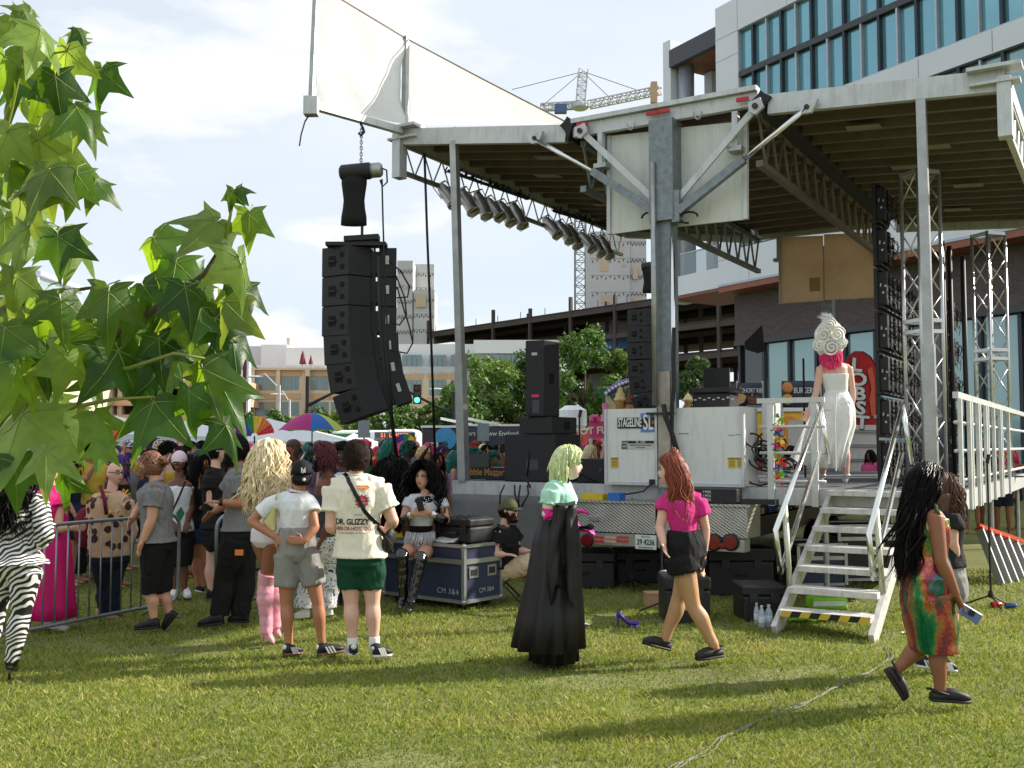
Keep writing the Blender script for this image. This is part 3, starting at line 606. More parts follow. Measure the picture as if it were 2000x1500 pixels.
# stuff on the bumper ledge
t = thing('tool_roll', 'yellow and blue cable tester box on the left toolbox lid', 'tool', S(b0+.5, BV+.2, bt+.03)); zt = bt+.026
MB().obox(S(b0+.25, BV+.2, zt+.03), SR*.15, SV*.08, Z*.04).build('body', M('tool_yellow', (220, 190, 30), .5), t); MB().obox(S(b0+.56, BV+.2, zt+.045), SR*.08, SV*.08, Z*.045).build('grip', M('tool_blue', (40, 110, 190), .5), t)
t = thing('power_unit', 'black power supply with white print on the right toolbox lid', 'power supply', S(b3-.5, BV+.2, zt)); u0 = pu(1372, 970, BV)[0]
o = MB().obox(S(u0+.12, BV+.2, zt+.085), SR*.26, SV*.1, Z*.085).build('case', blkp, t); bevel(o, .01); text('lettering', 'I MIX\nI MIX\nI MIX', .045, S(u0+.02, BV+.095, zt+.085), SR, Z, whv, t, .001)
o = MB().obox(S(u0+.62, BV+.2, zt+.03), SR*.2, SV*.07, Z*.03).build('adapter', blkp, t)
# ---- LED wall seen from behind
ledm = M('led_module_black', (22, 22, 24), .5, 0, .3, 20); silv = M('raw_metal_bits', (150, 150, 150), .3, .8, .5, 60); board = M('circuit_dark', (18, 22, 20), .5, 0, .5, 50, .5, 90)
def led():
    t = thing('led_panel', 'x', 'video panel', (0, 0, 0), 'video wall panels seen from behind')
    w_, h = .58, .56      # local: x along v, y = +u (rear), z up
    MB().box((0, -.03, h/2), w_, .05, h).build('face', ledm, t, local=True)
    for x_ in (-.24, .02): bevel(MB().box((x_+.05, .05, h/2), .13, .12, h*.84).build('power_box', blkp, t, local=True), .01)
    for z_ in (.02, h-.02): MB().box((0, .02, z_), w_, .06, .03).build('frame', blk, t, local=True)
    mb = MB(); r_ = random.Random(3)
    for k in range(26): mb.box((r_.choice((-.27, -.1, .16, .25)) + r_.uniform(-.03, .03), r_.uniform(.03, .14), r_.uniform(.05, h-.05)), r_.uniform(.01, .035), r_.uniform(.01, .04), r_.uniform(.015, .07))
    kind(mb.build('latch', silv, t, local=True), 'stuff')
    mb = MB()
    for k in range(9): x_ = r_.uniform(-.25, .25); z_ = r_.uniform(.1, h-.1); mb.tube([(x_, .1, z_), (x_+r_.uniform(-.1, .1), .19, z_-.08), (x_+r_.uniform(-.15, .15), .16, z_-.2), (x_+r_.uniform(-.15, .15), .1, z_-.1)], .007, 5)
    mb.build('wiring', blk, t, local=True)
    return t
led0 = led(); fl = True
colw = ('nearest', 'second', 'third', 'fourth', 'fifth', 'sixth'); roww = ('bottom', 'second', 'third', 'fourth', 'fifth', 'sixth', 'top')
ang = math.atan2(SV.y, SV.x)
def put_led(u, v, z, lab):
    global fl
    o = led0 if fl else copy_tree(led0); fl = False
    o.location = S(u, v, z); o.rotation_euler = (0, 0, ang); o.scale = (1, -1, 1); o['label'] = lab
uled, _ = pu(1726, 900, 2.85)
for r_ in range(7):
    z = DH + .02 + .6*r_
    for c_ in range(4 if r_ < 5 else 1):
        put_led(uled, 3.0 + .6*c_, z, 'black video wall panel seen from behind, %s column from the stairs, %s row' % (colw[c_], roww[r_]))
for r_ in range(5): put_led(uled+.35, 6.6, DH+.02+.6*r_, 'black video panel of the farther short stack, %s row' % roww[r_])
mb = MB().tube([S(uled-.05, 2.72, DH+.3), S(uled-.05, 2.72, DH+2.2)], .01, 6); 
# truss towers
trm = M('tower_truss_alu', (206, 208, 206), .32, .7, .1, 6)
def tower(u, v, z1, lab, sz=.34, rot=.3):
    c = S(u, v, DH); t = thing('truss_tower', lab, 'truss tower', c, 'aluminium truss towers behind the video wall')
    cs = [c + V((math.cos(rot+PI/4+PI/2*k), math.sin(rot+PI/4+PI/2*k), 0))*sz*.72 for k in range(4)]
    H = z1-DH
    for p in cs: MB().tube([p + Z*.02, p + Z*H], .027, 8).build('chord', trm, t, True)
    MB().obox(c + Z*.012, V((math.cos(rot), math.sin(rot), 0))*.3, V((-math.sin(rot), math.cos(rot), 0))*.3, Z*.012).build('base_plate', steel_dk, t)
    nb = int(H/.42)
    for k in range(4):
        a, b = cs[k], cs[(k+1) % 4]; mb = MB()
        for i in range(nb):
            z0 = H*i/nb; z1_ = H*(i+1)/nb; p, q = (a, b) if i % 2 else (b, a)
            mb.tube([p + Z*z0, q + Z*z1_], .011, 6)
        mb.build('lacing', trm, t, True)
    for zz_ in [x_ for x_ in (H*.48, H*.515, H-.03)]:
        for k in range(4): MB().beam(cs[k] + Z*zz_, cs[(k+1) % 4] + Z*zz_, .05, .05).build('collar', trm, t)
    return t
ut = pu(1806, 900, 2.6)[0]; tower(ut, 2.75, pu(1806, 335, 2.75)[1], 'bright aluminium truss tower behind the nearer video wall end')
ut2 = pu(1942, 900, 6.2)[0]; tower(ut2, 6.2, pu(1942, 455, 6.2)[1], 'aluminium truss tower farther back near the right railing')
for px, y0, v in ((1848, 470, 3.6), (1862, 480, 3.9), (1888, 500, 3.5)):
    u = pu(px, 800, v)[0]; tag(MB().tube([S(u, v, DH), S(u, v, pu(px, y0, v)[1])], .035, 10).build('black_pipe', blk, None, True), {1848: 'black upright pipe just right of the nearer truss tower', 1862: 'black upright pipe, middle of three behind the truss tower', 1888: 'black upright pipe nearest the right railing corner'}[px], 'pipe', 'black upright pipes on the stage')
# coiled cables at deck corner right and hanging
for k in range(5):
    pts = [S(u_r-.12+.03*k, -.06-.02*k, DH+.1 - .0)] + [S(u_r-.1+.04*k+.05*math.sin(i), -.08-.02*k, DH-.05-.1*i) for i in range(1, 5+k % 3)]
    tag(MB().tube(pts, .016, 6).build('cable', blk, None, True), 'dark cable spilling over the right deck corner, strand %s from the stairs' % colw[k], 'cable', 'cables over the deck corner')
mb = MB(); 
for k in range(16):
    c = S(u_r-.4+rnd.uniform(-.3, .3), .3+rnd.uniform(-.2, 1.5), DH+.05); rr = rnd.uniform(.12, .25)
    mb.tube([c + V((rr*math.cos(a), rr*math.sin(a)*.6, .03*math.sin(3*a)+.02*k*.3)) for a in [2*PI*i/12 for i in range(12)]], .012, 5)
tag(mb.build('cable_pile', blk, None, True), 'tangled pile of dark cables on the right deck corner', 'cable')
mb = MB(); 
for k in range(14):
    c = S(e_r[0]+.2+rnd.uniform(-.15, .2), .1+rnd.uniform(-.1, .3), DH+.08+.03*k); rr = rnd.uniform(.1, .2)
    mb.tube([c + V((rr*math.cos(a), .1*math.sin(a), rr*math.sin(a)*.8+.1)) for a in [2*PI*i/12 for i in range(11)]], .012, 5)
tag(mb.build('cable_coil', blk, None, True), 'coiled black cables hung between right cabinet and railing', 'cable')
# lei hanging on the railing post
lei_cols = [(230, 40, 60), (240, 140, 30), (240, 220, 40), (60, 170, 70), (50, 90, 200), (140, 60, 170)]
def flower_string(nm, lab, pts, r, par=None):
    mb = MB(); k = 0
    for p in pts:
        mb.mi = k % 6; k += 1
        for q in range(6):
            a = rnd.uniform(0, 6.28); d = V((math.cos(a), rnd.uniform(-1, .4), math.sin(a)))*r
            mb.prism([V(p), V(p)+d+V((.3*r, 0, .2*r)), V(p)+d*1.25, V(p)+d+V((-.3*r, 0, -.2*r))], (0, .006, 0))
    o = mb.build(nm, [M('petal_%d' % i, c, .7, 0, .1) for i, c in enumerate(lei_cols)], par)
    return tag(o, lab, 'garland') if lab else o
flower_string('flower_garland', 'rainbow flower garland hanging on the stage railing', [S(pu(1521, 880)[0]+rnd.uniform(-.03, .03), -.02, DH+.1+.035*i) for i in range(22)], .055)
# ================================================================== cases and small things on the lawn
navy = M('case_navy', (40, 50, 76), .45, 0, .12, 4, .08, 60); edge = M('case_edge_aluminium', (176, 178, 178), .35, .8, .15, 8)
def road_case(nm, lab, c0, d1, L1, d2, L2, z0, z1, body, txt=None, wheels=True, par=None):
    # c0 nearest bottom corner (ground), d1,d2 horizontal directions
    t = thing(nm, lab, 'flight case', (c0.x, c0.y, 0)); d1 = d1.normalized(); d2 = d2.normalized(); c0 = V((c0.x, c0.y, 0))
    ctr = c0 + d1*(L1/2) + d2*(L2/2); zs = z1 - .17
    MB().obox(ctr + Z*((z0+zs)/2), d1*(L1/2-.004), d2*(L2/2-.004), Z*((zs-z0)/2)).build('body', body, t)
    MB().obox(ctr + Z*((zs+z1)/2+.006), d1*(L1/2-.004), d2*(L2/2-.004), Z*((z1-zs)/2-.006)).build('lid', body, t)
    cs = [c0, c0+d1*L1, c0+d1*L1+d2*L2, c0+d2*L2]
    for p in cs: MB().beam(p + Z*z0, p + Z*z1, .04, .04, d1).build('corner_edge', edge, t)
    for zz_ in (z0, zs, z1):
        for k in range(4): MB().beam(cs[k] + Z*zz_, cs[(k+1) % 4] + Z*zz_, .035 if zz_ != zs else .03, .035 if zz_ != zs else .05).build('edge', edge, t)
    for p in (cs[0], cs[1], cs[3]):
        for zz_ in (z0, z1): MB().sph(p + Z*zz_, .032, 8, 6).build('ball_corner', edge, t, True)
    n1 = d1.cross(Z); n1 = n1 if n1.y < 0 else -n1; n2 = d2.cross(Z); n2 = n2 if n2.y < 0 else -n2
    for f in (.25, .75):
        p = c0 + d2*(L2*f) + Z*(z0+(zs-z0)*.72) + n2*.003; q = MB().obox(p, d2*.075, n2*.006, Z*.06).build('latch', edge, t); MB().obox(p + n2*.008, d2*.05, n2*.003, Z*.035).build('latch_plate', steel_dk, q)
    if wheels:
        for p in (cs[0] + (d1+d2)*.12, cs[1] + (d2-d1)*.12, cs[3] + (d1-d2)*.12, cs[2] - (d1+d2)*.12):
            MB().lathe([(.02, -.02), (.05, -.02), (.05, .02), (.02, .02)], V((p.x, p.y, .05)), 14, n1).build('wheel', blk, t, True); MB().beam(V((p.x, p.y, .06)), V((p.x, p.y, z0)), .05, .03).build('caster', steel_dk, t)
    if txt:
        wp = M('stencil_white', (170, 172, 176), .6, 0, .3, 40)
        text('lettering', txt, .085, c0 + d1*(L1*.19) + Z*(z0+.1) + n1*.006, -d1, Z, wp, t, .001, space=1.15); text('lettering', txt, .075, c0 + d2*(L2*.6) + Z*(z0+.1) + n2*.006, d2, Z, wp, t, .001)
    return t
c0 = gnd(906, 1195); cl = gnd(751, 1174); cr_ = gnd(961, 1178)
d1 = (cl-c0); d2 = (cr_-c0); CASE_TOP = .70
d1n = d1.normalized(); d2 = V((-d1n.y, d1n.x, 0)) if V((-d1n.y, d1n.x, 0)).y > 0 else V((d1n.y, -d1n.x, 0))
case = road_case('flight_case', 'navy blue flight case with aluminium edges that the queen sits on', c0, d1, d1.length, d2, .62, .1, CASE_TOP, navy, 'CM 3&4')
n1 = d1n.cross(Z); n1 = n1 if n1.y < 0 else -n1
# black rugged case on top
pc = thing('rugged_case', 'black rugged plastic case with handle lying on the navy flight case', 'case', c0 + d1n*.28 + d2*.3 + Z*(CASE_TOP+.02))
ctr = c0 + d1n*.29 + d2*.32 + Z*(CASE_TOP+.02)
o = MB().obox(ctr + Z*.09, d1n*.27, d2*.2, Z*.09).build('base', blkp, pc); bevel(o, .025, 3); o = MB().obox(ctr + Z*.225, d1n*.28, d2*.21, Z*.042).build('lid', blkp, pc); bevel(o, .02, 3)
MB().tube([ctr + d1n*.1 - d2*.21 + Z*.1, ctr + d1n*.09 - d2*.25 + Z*.11, ctr - d1n*.09 - d2*.25 + Z*.11, ctr - d1n*.1 - d2*.21 + Z*.1], .016, 8).build('handle', blk, pc, True)
for s_ in (-1, 1): MB().obox(ctr + d1n*(.19*s_) - d2*.215 + Z*.16, d1n*.035, d2*.012, Z*.05).build('latch', blk, pc)
for i in range(4): MB().obox(ctr + d1n*(-.2+.13*i) + Z*.272, d1n*.02, d2*.18, Z*.006).build('lid_rib', blkp, pc)
pap = M('paper', (220, 220, 214), .7); pc2 = c0 + d1n*.33 + d2*.07 + Z*(CASE_TOP+.022)
t = thing('paper_stack', 'curled white paper sheets on the front of the flight case', 'paper', pc2)
for k in range(3):
    rows = [[pc2 + d1n*(.15-.3*i/8) + d2*(-.05+.1*j/2) + Z*(.004*k + .02*(j/2)*k + .006*math.sin(i)) for i in range(9)] for j in range(3)]; MB().loft(rows, False, False).build('sheet', pap, t, True)
# a folding chair for the seated man
# black cases under and beside the stage
dirx = V((1, -.05, 0)).normalized(); diry = V((.05, 1, 0)).normalized()
black_case = M('case_black', (26, 26, 28), .5, 0, .15, 5, .1, 60)
def plain_case(nm, lab, px0, px1, yb, ht, dep=.5, mat=black_case, wheels=False):
    a = gnd(px0, yb); b = gnd(px1, yb); L = (b-a).length; d = (b-a).normalized(); e = V((-d.y, d.x, 0))
    t = thing(nm, lab, 'case', a); o = MB().obox((a+b)/2 + e*(dep/2) + Z*(ht*.36), d*(L/2), e*(dep/2), Z*(ht*.36)).build('base', mat, t); bevel(o, .02)
    o = MB().obox((a+b)/2 + e*(dep/2) + Z*(ht*.86+.004), d*(L/2+.01), e*(dep/2+.01), Z*(ht*.14)).build('lid', mat, t); bevel(o, .02)
    for f in (.25, .75): MB().obox(a.lerp(b, f) - e*.008 + Z*(ht*.68), d*.045, e*.012, Z*.05).build('latch', steel_dk, t)
    MB().tube([a.lerp(b, .42) + Z*(ht*.45) - e*.01, a.lerp(b, .43) + Z*(ht*.45) - e*.05, a.lerp(b, .57) + Z*(ht*.45) - e*.05, a.lerp(b, .58) + Z*(ht*.45) - e*.01], .012, 6).build('handle', blk, t, True)
    return t
plain_case('equipment_case', 'long black trunk under the stage bumper behind the walking woman', 1386, 1512, 1164, .56)
plain_case('equipment_case', 'low black case beside the water bottles at the stairs', 1452, 1535, 1215, .36)
t = plain_case('amplifier_case', 'black case with a pale round badge behind the pink woman legs', 1300, 1388, 1218, .46)
a = gnd(1345, 1218); MB().lathe([(.07, 0), (.07, .008), (.05, .012)], a + V((0, -.012, .2)), 18, (0, -1, 0)).build('badge', grey_l, t)
plain_case('equipment_case', 'dark equipment case in the shade under the left deck', 1085, 1200, 1150, .45, .7)
plain_case('equipment_case', 'dark equipment case behind the microphone stand under the bumper', 1205, 1300, 1140, .4, .7)
plain_case('equipment_case', 'black case in the shadow under the right deck', 1790, 1880, 1130, .6, .6)
a = gnd(1560, 1150); road_case('flight_case', 'blue flight case under the stairs with silver latches', a, V((1, .1, 0)), .62, V((-.1, 1, 0)), .6, .05, .55, navy, None, False)
a = gnd(1640, 1140); road_case('flight_case', 'black flight case behind the middle stair treads', a, V((1, .1, 0)), .8, V((-.1, 1, 0)), .6, .05, .75, black_case, None, False)
t = thing('cardboard_box', 'small brown cardboard box on the grass behind the stand', 'box', gnd(1282, 1186)); o = MB().box(gnd(1282, 1186) + V((0, .1, .07)), .22, .2, .14, .1).build('carton', M('cardboard', (176, 140, 108), .8), t); MB().box(gnd(1282, 1186) + V((0, .1, .148)), .23, .21, .014, .1).build('flap', MATS['cardboard'], t)
t = thing('plastic_bag', 'crumpled white plastic bag hanging from the amplifier case', 'bag', gnd(1295, 1190)); mb = MB(); c = at(1299, 1160, gnd(1295, 1200).y); rings = []
for j in range(8):
    f = j/7; rings.append([c + V((.05*math.cos(a)*(1+.4*noise.noise(V((math.cos(a)*2, j*.5, 0)))) + .03*f, .04*math.sin(a), .25-.5*f)) for a in [2*PI*i/12 for i in range(12)]])
mb.loft(rings); mb.build('bag', M('white_plastic', (220, 220, 222), .4, transl=.3), t, True)
# bottles
clear = M('bottle_plastic', (200, 212, 220), .12, 0, .05, 6, spec=.6, alpha=.55); wtr = M('bottle_label', (210, 225, 235), .4); blu = M('bottle_cap_blue', (60, 120, 190), .4)
def bottle(px, py, lab, s=1., lie=False):
    p = gnd(px, py); t = thing('water_bottle', lab, 'bottle', p, 'clear plastic water bottles')
    MB().lathe([(.02, 0), (.033*s, .006), (.034*s, .03), (.032*s, .06), (.034*s, .09), (.034*s, .14), (.025*s, .175), (.013*s, .2), (.013*s, .21)], p, 16).build('bottle', clear, t, True)
    MB().lathe([(.0345*s, .06), (.0348*s, .062), (.0348*s, .118), (.0345*s, .12)], p, 16).build('paper_label', wtr, t, True)
    MB().lathe([(.015*s, .205), (.015*s, .226), (.001, .228)], p, 12).build('cap', grey_l, t)
bottle(1502, 1226, 'clear water bottle standing nearest the stairs foot', 1.1); bottle(1488, 1228, 'squat clear water bottle left of the taller one', .95); bottle(1478, 1222, 'small blue-tinted water bottle at the case edge', .8)
# shrink-wrapped green pack under the stairs
pk = thing('bottle_pack', 'green shrink wrapped pack of bottles under the stairs', 'bottle pack', gnd(1620, 1192)); a = gnd(1620, 1192); gp = M('green_wrap', (150, 214, 60), .25, 0, .25, 9, .4, 20, transl=.2)
o = MB().box(a + V((0, .1, .07)), .4, .24, .14, .1).build('wrap', gp, pk); bevel(o, .03, 3); MB().box(a + V((0, -.024, .075)), .37, .012, .05, .1).build('print', M('wrap_white', (220, 228, 220), .3), pk)
t = thing('loose_wrap', 'crumpled green plastic wrap on the grass below the bottom tread', 'plastic wrap', gnd(1580, 1218)); mb = MB(); c = gnd(1580, 1216)
rows = [[c + V((-.22+.45*i/10, -.08+.24*j/6, .03+.06*abs(noise.noise(V((i*.6, j*.7, 1)))))) for i in range(11)] for j in range(7)]; mb.loft(rows, False, False); mb.build('film', gp, t, True)
# purple heel
t = thing('high_heel', 'single purple platform high heel shoe standing on the grass', 'shoe', gnd(1225, 1224)); c = gnd(1222, 1226); pur = M('purple_suede', (72, 40, 150), .6)
def P3(x, y, z): return c + V((x, y, z))
rings = []
for x_, zb, zt, wd in ((-.085, .12, .175, .022), (-.07, .105, .17, .03), (-.03, .07, .13, .03), (.01, .035, .085, .033), (.05, .03, .062, .04), (.085, .028, .07, .042), (.12, .03, .06, .03), (.13, .034, .05, .012)):
    rings.append([P3(x_, wd*math.cos(a), (zb+zt)/2 + (zt-zb)/2*math.sin(a)) for a in [2*PI*i/12 for i in range(12)]])
MB().loft(rings).build('upper', pur, t, True); MB().tube([P3(-.08, 0, .13), P3(-.078, 0, .06), P3(-.075, 0, 0)], [.016, .009, .008], 8).build('stiletto', pur, t, True)
rings = [[P3(x_, wd*math.cos(a), .016 + .016*math.sin(a)) for a in [2*PI*i/10 for i in range(10)]] for x_, wd in ((.02, .02), (.05, .036), (.09, .04), (.125, .028))]; MB().loft(rings).build('platform', pur, t, True)
MB().ell(P3(.03, 0, .068), V((.045, 0, -.02)), V((0, .022, 0)), V((.004, 0, .008)), 10, 6).build('insole', M('insole_red', (150, 60, 60), .6), t, True)
# cable on the lawn
grc = M('cable_grey', (128, 124, 112), .7)
path = [gnd(*q, .015) for q in ((1735, 1262), (1742, 1285), (1722, 1300), (1690, 1318), (1665, 1322), (1635, 1345), (1600, 1360), (1560, 1378), (1520, 1392), (1480, 1408), (1440, 1428), (1410, 1440), (1390, 1465), (1350, 1482), (1320, 1498), (1300, 1512))]
for k, lab in enumerate(('first', 'second', 'third')):
    pts = []
    for i in range(len(path)-1):
        for q in range(4):
            p = path[i].lerp(path[i+1], q/4); pts.append(p + V((.03*noise.noise(V((i+q/4, k*7, 0))*.9) + .016*(k-1), .05*noise.noise(V((k*5, i+q/4, 2))*.8), .004)))
    tag(MB().tube(pts, .0036, 6).build('ground_cable', grc, None, True), 'thin grey cable snaking over the lawn from the stairs, %s of three strands' % lab, 'cable', 'grey cables across the lawn')
# litter
wl = M('litter_white', (230, 230, 226), .6)
for px, py, lab in ((1145, 1222, 'tiny crumpled white wrapper on the grass beside the black gown'), (1770, 1238, 'flat white wrapper on the grass by the right stair foot')):
    c = gnd(px, py); mb = MB(); rows = [[c + V((-.04+.08*i/4, -.03+.06*j/3, .012+.03*abs(noise.noise(V((i*1.3, j*1.1, px)))))) for i in range(5)] for j in range(4)]; mb.loft(rows, False, False); tag(mb.build('litter', wl, None), lab, 'litter')
t = thing('drink_can', 'red drink can lying on the lawn by the microphone stand', 'can', gnd(1946, 1187)); c = gnd(1946, 1187); MB().lathe([(.028, -.06), (.033, -.05), (.033, .05), (.026, .06)], c + Z*.033, 14, (.9, .2, 0)).build('body', M('can_red', (200, 36, 44), .3, .4), t, True)
t = thing('drink_can', 'blue drink can lying on the lawn at the right edge', 'can', gnd(1974, 1189)); c = gnd(1974, 1189); MB().lathe([(.028, -.06), (.033, -.05), (.033, .05), (.026, .06)], c + Z*.033, 14, (.9, -.2, 0)).build('body', M('can_blue', (50, 80, 140), .3, .4), t, True)
# folded ladders leaning at the right
fib = M('ladder_grey', (190, 192, 194), .4, .5, .12); orr = M('ladder_orange', (206, 70, 40), .45)
ld = thing('stepladder_stack', 'grey folding barrier panels with orange feet leaning under the right railing', 'ladders', gnd(1960, 1160)); Yl = gnd(1960, 1150).y+.6
for k in range(8):
    a = at(1912+17*k, 1030+7*k, Yl+.14*k); b = at(1962+14*k, 1160-3*k, Yl-.25+.14*k)
    MB().beam(a, b, .025, .11, V((.6, -1, 0))).build('panel', fib, ld)
    MB().beam(b + V((0, 0, .0)), b.lerp(a, .04), .04, .13, V((.6, -1, 0))).build('foot', orr, ld); MB().beam(a, a.lerp(b, .03), .04, .13, V((.6, -1, 0))).build('cap', orr, ld)
a = at(1912, 1026, Yl); b = at(2040, 1072, Yl+1.1); MB().beam(a, b, .03, .05).build('rail', orr, ld)
# ================================================================== university building on the right
BC = at(1407, 870, 45); BC.z = 0; BD = V((.506, -.862, 0)).normalized(); BN = V((BD.y, -BD.x, 0)); 
if BN.y > 0: BN = -BN
def BU(px, py, off=0.0): p = onplane(px, py, BC - BN*off, BN) - BC; return p.dot(BD), p.z
def B(s, h, off=0.0): return BC + BD*s + Z*h - BN*off
wh = M('white_metal_cladding', (214, 218, 224), .5, .05, .05, .3); jt = M('cladding_joint', (150, 154, 160), .7)
teal = M('teal_glass', (124, 178, 190), .05, .5, .12, .15, spec=1.0); pale_g = M('pale_glass', (136, 164, 166), .06, .45, .12, .2, spec=1.0); dkgl = M('dark_glass', (26, 34, 38), .08, 0, .2, .3, spec=.9)
mull = M('mullion_alu', (170, 178, 188), .4, .4); mulld = M('mullion_dark', (48, 54, 62), .4, .3); char = M('charcoal_fascia', (62, 64, 70), .5); wood = M('cedar_soffit', (138, 82, 60), .55, 0, .2, 1.5)
ub = thing('campus_building', 'white clad modern building with blue glass bands above a dark brick base', 'building', B(8, 0))
def slab(nm, s0, s1, h0, h1, off, dep, mat, par=ub): return MB().obox(B((s0+s1)/2, (h0+h1)/2, off+dep/2), BD*((s1-s0)/2), BN*(dep/2), Z*((h1-h0)/2)).build(nm, mat, par)
S1 = 26.; hT = BU(1407, 12)[1]; hg1 = BU(1443, 57)[1]; s_g = BU(1441, 100)[0]; hb1 = BU(1443, 139)[1]; hb0 = BU(1443, 150)[1]; hg0 = BU(1690, 152)[1]; hl1 = BU(1900, 118)[1]; hl0 = BU(1452, 482)[1]; hW = BU(1407, 556)[1]
slab('wall', 0, S1, hg1, hT, 0, .6, wh); slab('wall', 0, s_g, hW, hg1-.004, 0, .6, wh); slab('wall', s_g+.004, S1, hl1, hg0, 0.003, .6, wh); slab('wall', s_g+.004, S1, hW, hl0, .003, .6, wh)
slab('core', .1, S1, hW+.1, hT-.3, .75, 12, char); slab('side_wall', -.02, .5, hW+.02, hT-.02, .62, 12, wh); slab('roof', 0, S1, hT-.3, hT-.2, .6, 12, char)
for h in (BU(1407, 120)[1], BU(1407, 330)[1], BU(1407, 510)[1]): slab('cladding_joint', .02, s_g-.02, h, h+.03, -.004, .01, jt)
for k in range(9): slab('cladding_joint', 1.4+2.9*k, 1.43+2.9*k, hg1+.05, hT-.05, -.004, .01, jt); slab('cladding_joint', 1.9+2.9*k, 1.93+2.9*k, hl1+.05, hg0-.05, -.002, .01, jt); slab('cladding_joint', 1.9+2.9*k, 1.93+2.9*k, hW+.05, hl0-.05, -.002, .01, jt)
for h in (hT-1.5,): slab('cladding_joint', .05, S1, h, h+.03, -.005, .01, jt)
ss = [s_g]; k = 0
step = (BU(1867, 60)[0]-s_g)/13
while ss[-1] < S1: ss.append(ss[-1] + step)
for i in range(len(ss)-1):
    a, b = ss[i], ss[i+1]
    for h0, h1, mt in ((hb0, hg1, teal), (hg0, hb1, teal), (hl0, hl1, pale_g)):
        if mt is teal and h0 == hb0: h0 = hb1
        pass
    slab('window_pane', a+.05, b-.05, hb1+.03, hg1-.05, .22+.01*(i % 3), .03, teal); slab('window_pane', a+.05, b-.05, hg0+.05, hb0-.03, .22+.013*((i+1) % 3), .03, teal); slab('window_pane', a+.05, b-.05, hl0+.05, hl1-.05, .22, .03, pale_g)
    dk = i % 2
    for h0, h1 in ((hg0, hg1), (hl0, hl1)): slab('mullion', a-(.055 if dk else .04), a+(.055 if dk else .04), h0, h1, .05, .2, mulld if dk else mull)
slab('transom', s_g, S1, hb0, hb1, .03, .25, char); slab('window_head', s_g, S1, hg1-.06, hg1-.002, .04, .2, mull); slab('window_sill', s_g, S1, hg0+.002, hg0+.06, .04, .2, mull); slab('window_head', s_g, S1, hl1-.06, hl1-.002, .04, .2, mulld); slab('window_sill', s_g, S1, hl0+.002, hl0+.06, .04, .2, mulld)
slab('soffit', -.02, S1, hW-.35, hW-.02, .02, 4, wood); slab('fascia', -.03, S1, hW-.1, hW-.004, -.01, .03, mull)
# brick base
def brickm():
    m = bpy.data.materials.new('dark_brick'); m.use_nodes = True; t = m.node_tree; b = t.nodes['Principled BSDF']; tcn = t.nodes.new('ShaderNodeTexCoord'); mp = t.nodes.new('ShaderNodeMapping'); mp.inputs['Rotation'].default_value = (R(90), 0, 0)
    br = t.nodes.new('ShaderNodeTexBrick'); br.inputs['Color1'].default_value = (*lin((92, 80, 78)), 1); br.inputs['Color2'].default_value = (*lin((76, 66, 66)), 1); br.inputs['Mortar'].default_value = (*lin((96, 88, 86)), 1); br.inputs['Scale'].default_value = 3
    t.links.new(tcn.outputs['Object'], mp.inputs[0]); t.links.new(mp.outputs[0], br.inputs[0]); t.links.new(br.outputs[0], b.inputs['Base Color']); b.inputs['Roughness'].default_value = .85; return m
brk = brickm(); hB = hW-.36; hw1 = BU(1430, 668, 1.2)[1]; hw0 = BU(1430, 752, 1.2)[1]
slab('brick_wall', -.3, S1, hw1+.02, hB, 1.2, 8, brk); slab('brick_base', -.3, S1, 0, .6, 1.2, 8, brk); slab('storefront_core', -.2, S1, .6, hw1, 1.9, 7, dkgl)
slab('lintel', -.32, S1, hw1-.2, hw1+.02, 1.15, .3, char)
for i in range(17):
    s0 = -.2 + 1.5*i; slab('storefront_pane', s0+.08, s0+1.42, .62, hw1-.22, 1.5, .04, pale_g if i % 3 else dkgl); slab('storefront_mullion', s0-.07, s0+.07, .6, hw1-.2, 1.35, .3, mulld)
# recessed left bay
sp0 = BU(1287, 300)[0]; sp1 = BU(1322, 300)[0]; hp = BU(1300, 74)[1]; hf1 = BU(1310, 92)[1]; hf0 = BU(1310, 126)[1]
slab('pier', sp0, sp0+(sp1-sp0)*.42, hW-.3, hp, .3, 1.2, wh); slab('pier', sp0+(sp1-sp0)*.6, sp1, hW, hf0, 2.2, .8, wh)
slab('canopy_fascia', sp0+(sp1-sp0)*.43, -.01, hf0, hf1, .2, .3, char); slab('canopy_soffit', sp0+(sp1-sp0)*.43, -.01, hf0+.02, hf0+.2, .52, 6, wood); slab('canopy_roof', sp0+(sp1-sp0)*.43, -.01, hf1-.1, hf1, .52, 6, char)
MB().tube([B(sp0+(sp1-sp0)*.75, hW, .9), B(sp0+(sp1-sp0)*.75, hf0+.05, .9)], .38, 18).build('column', mull, ub, True)
slab('recess_glass', sp1-.6, 0, hW, hf0, 3.2, .1, dkgl); slab('recess_wall', sp0+.4, sp1+.6, hW, hf0, 3.0, .1, wh)
for k in range(5): slab('recess_mullion', sp1+.4+.9*k-.9, sp1+.47+.9*k-.9, hW, hf0, 3.1, .08, mulld)
hs0 = BU(1340, 572)[1]; hs1 = BU(1340, 534)[1]; slab('floor_band', sp0+.05, -.01, hs0, hs1, .25, 3.5, wh); slab('floor_soffit', sp0+.05, -.01, hs0-.12, hs0-.004, .3, 3.5, wood)
s0 = BU(1380, 480, 2.6)[0]; hr1 = BU(1395, 455, 2.6)[1]; hr0 = BU(1395, 545, 2.6)[1]; rb = slab('window_banner', s0, s0+1.6, hr0, hr1, 2.7, .04, M('banner_red', (196, 40, 66), .6)); text('lettering', 'School of\nPharmacy', .42, B(s0+1.25, hr0+1.0, 2.68), BD, Z, M('print_pale', (226, 200, 200), .6), rb, .005)
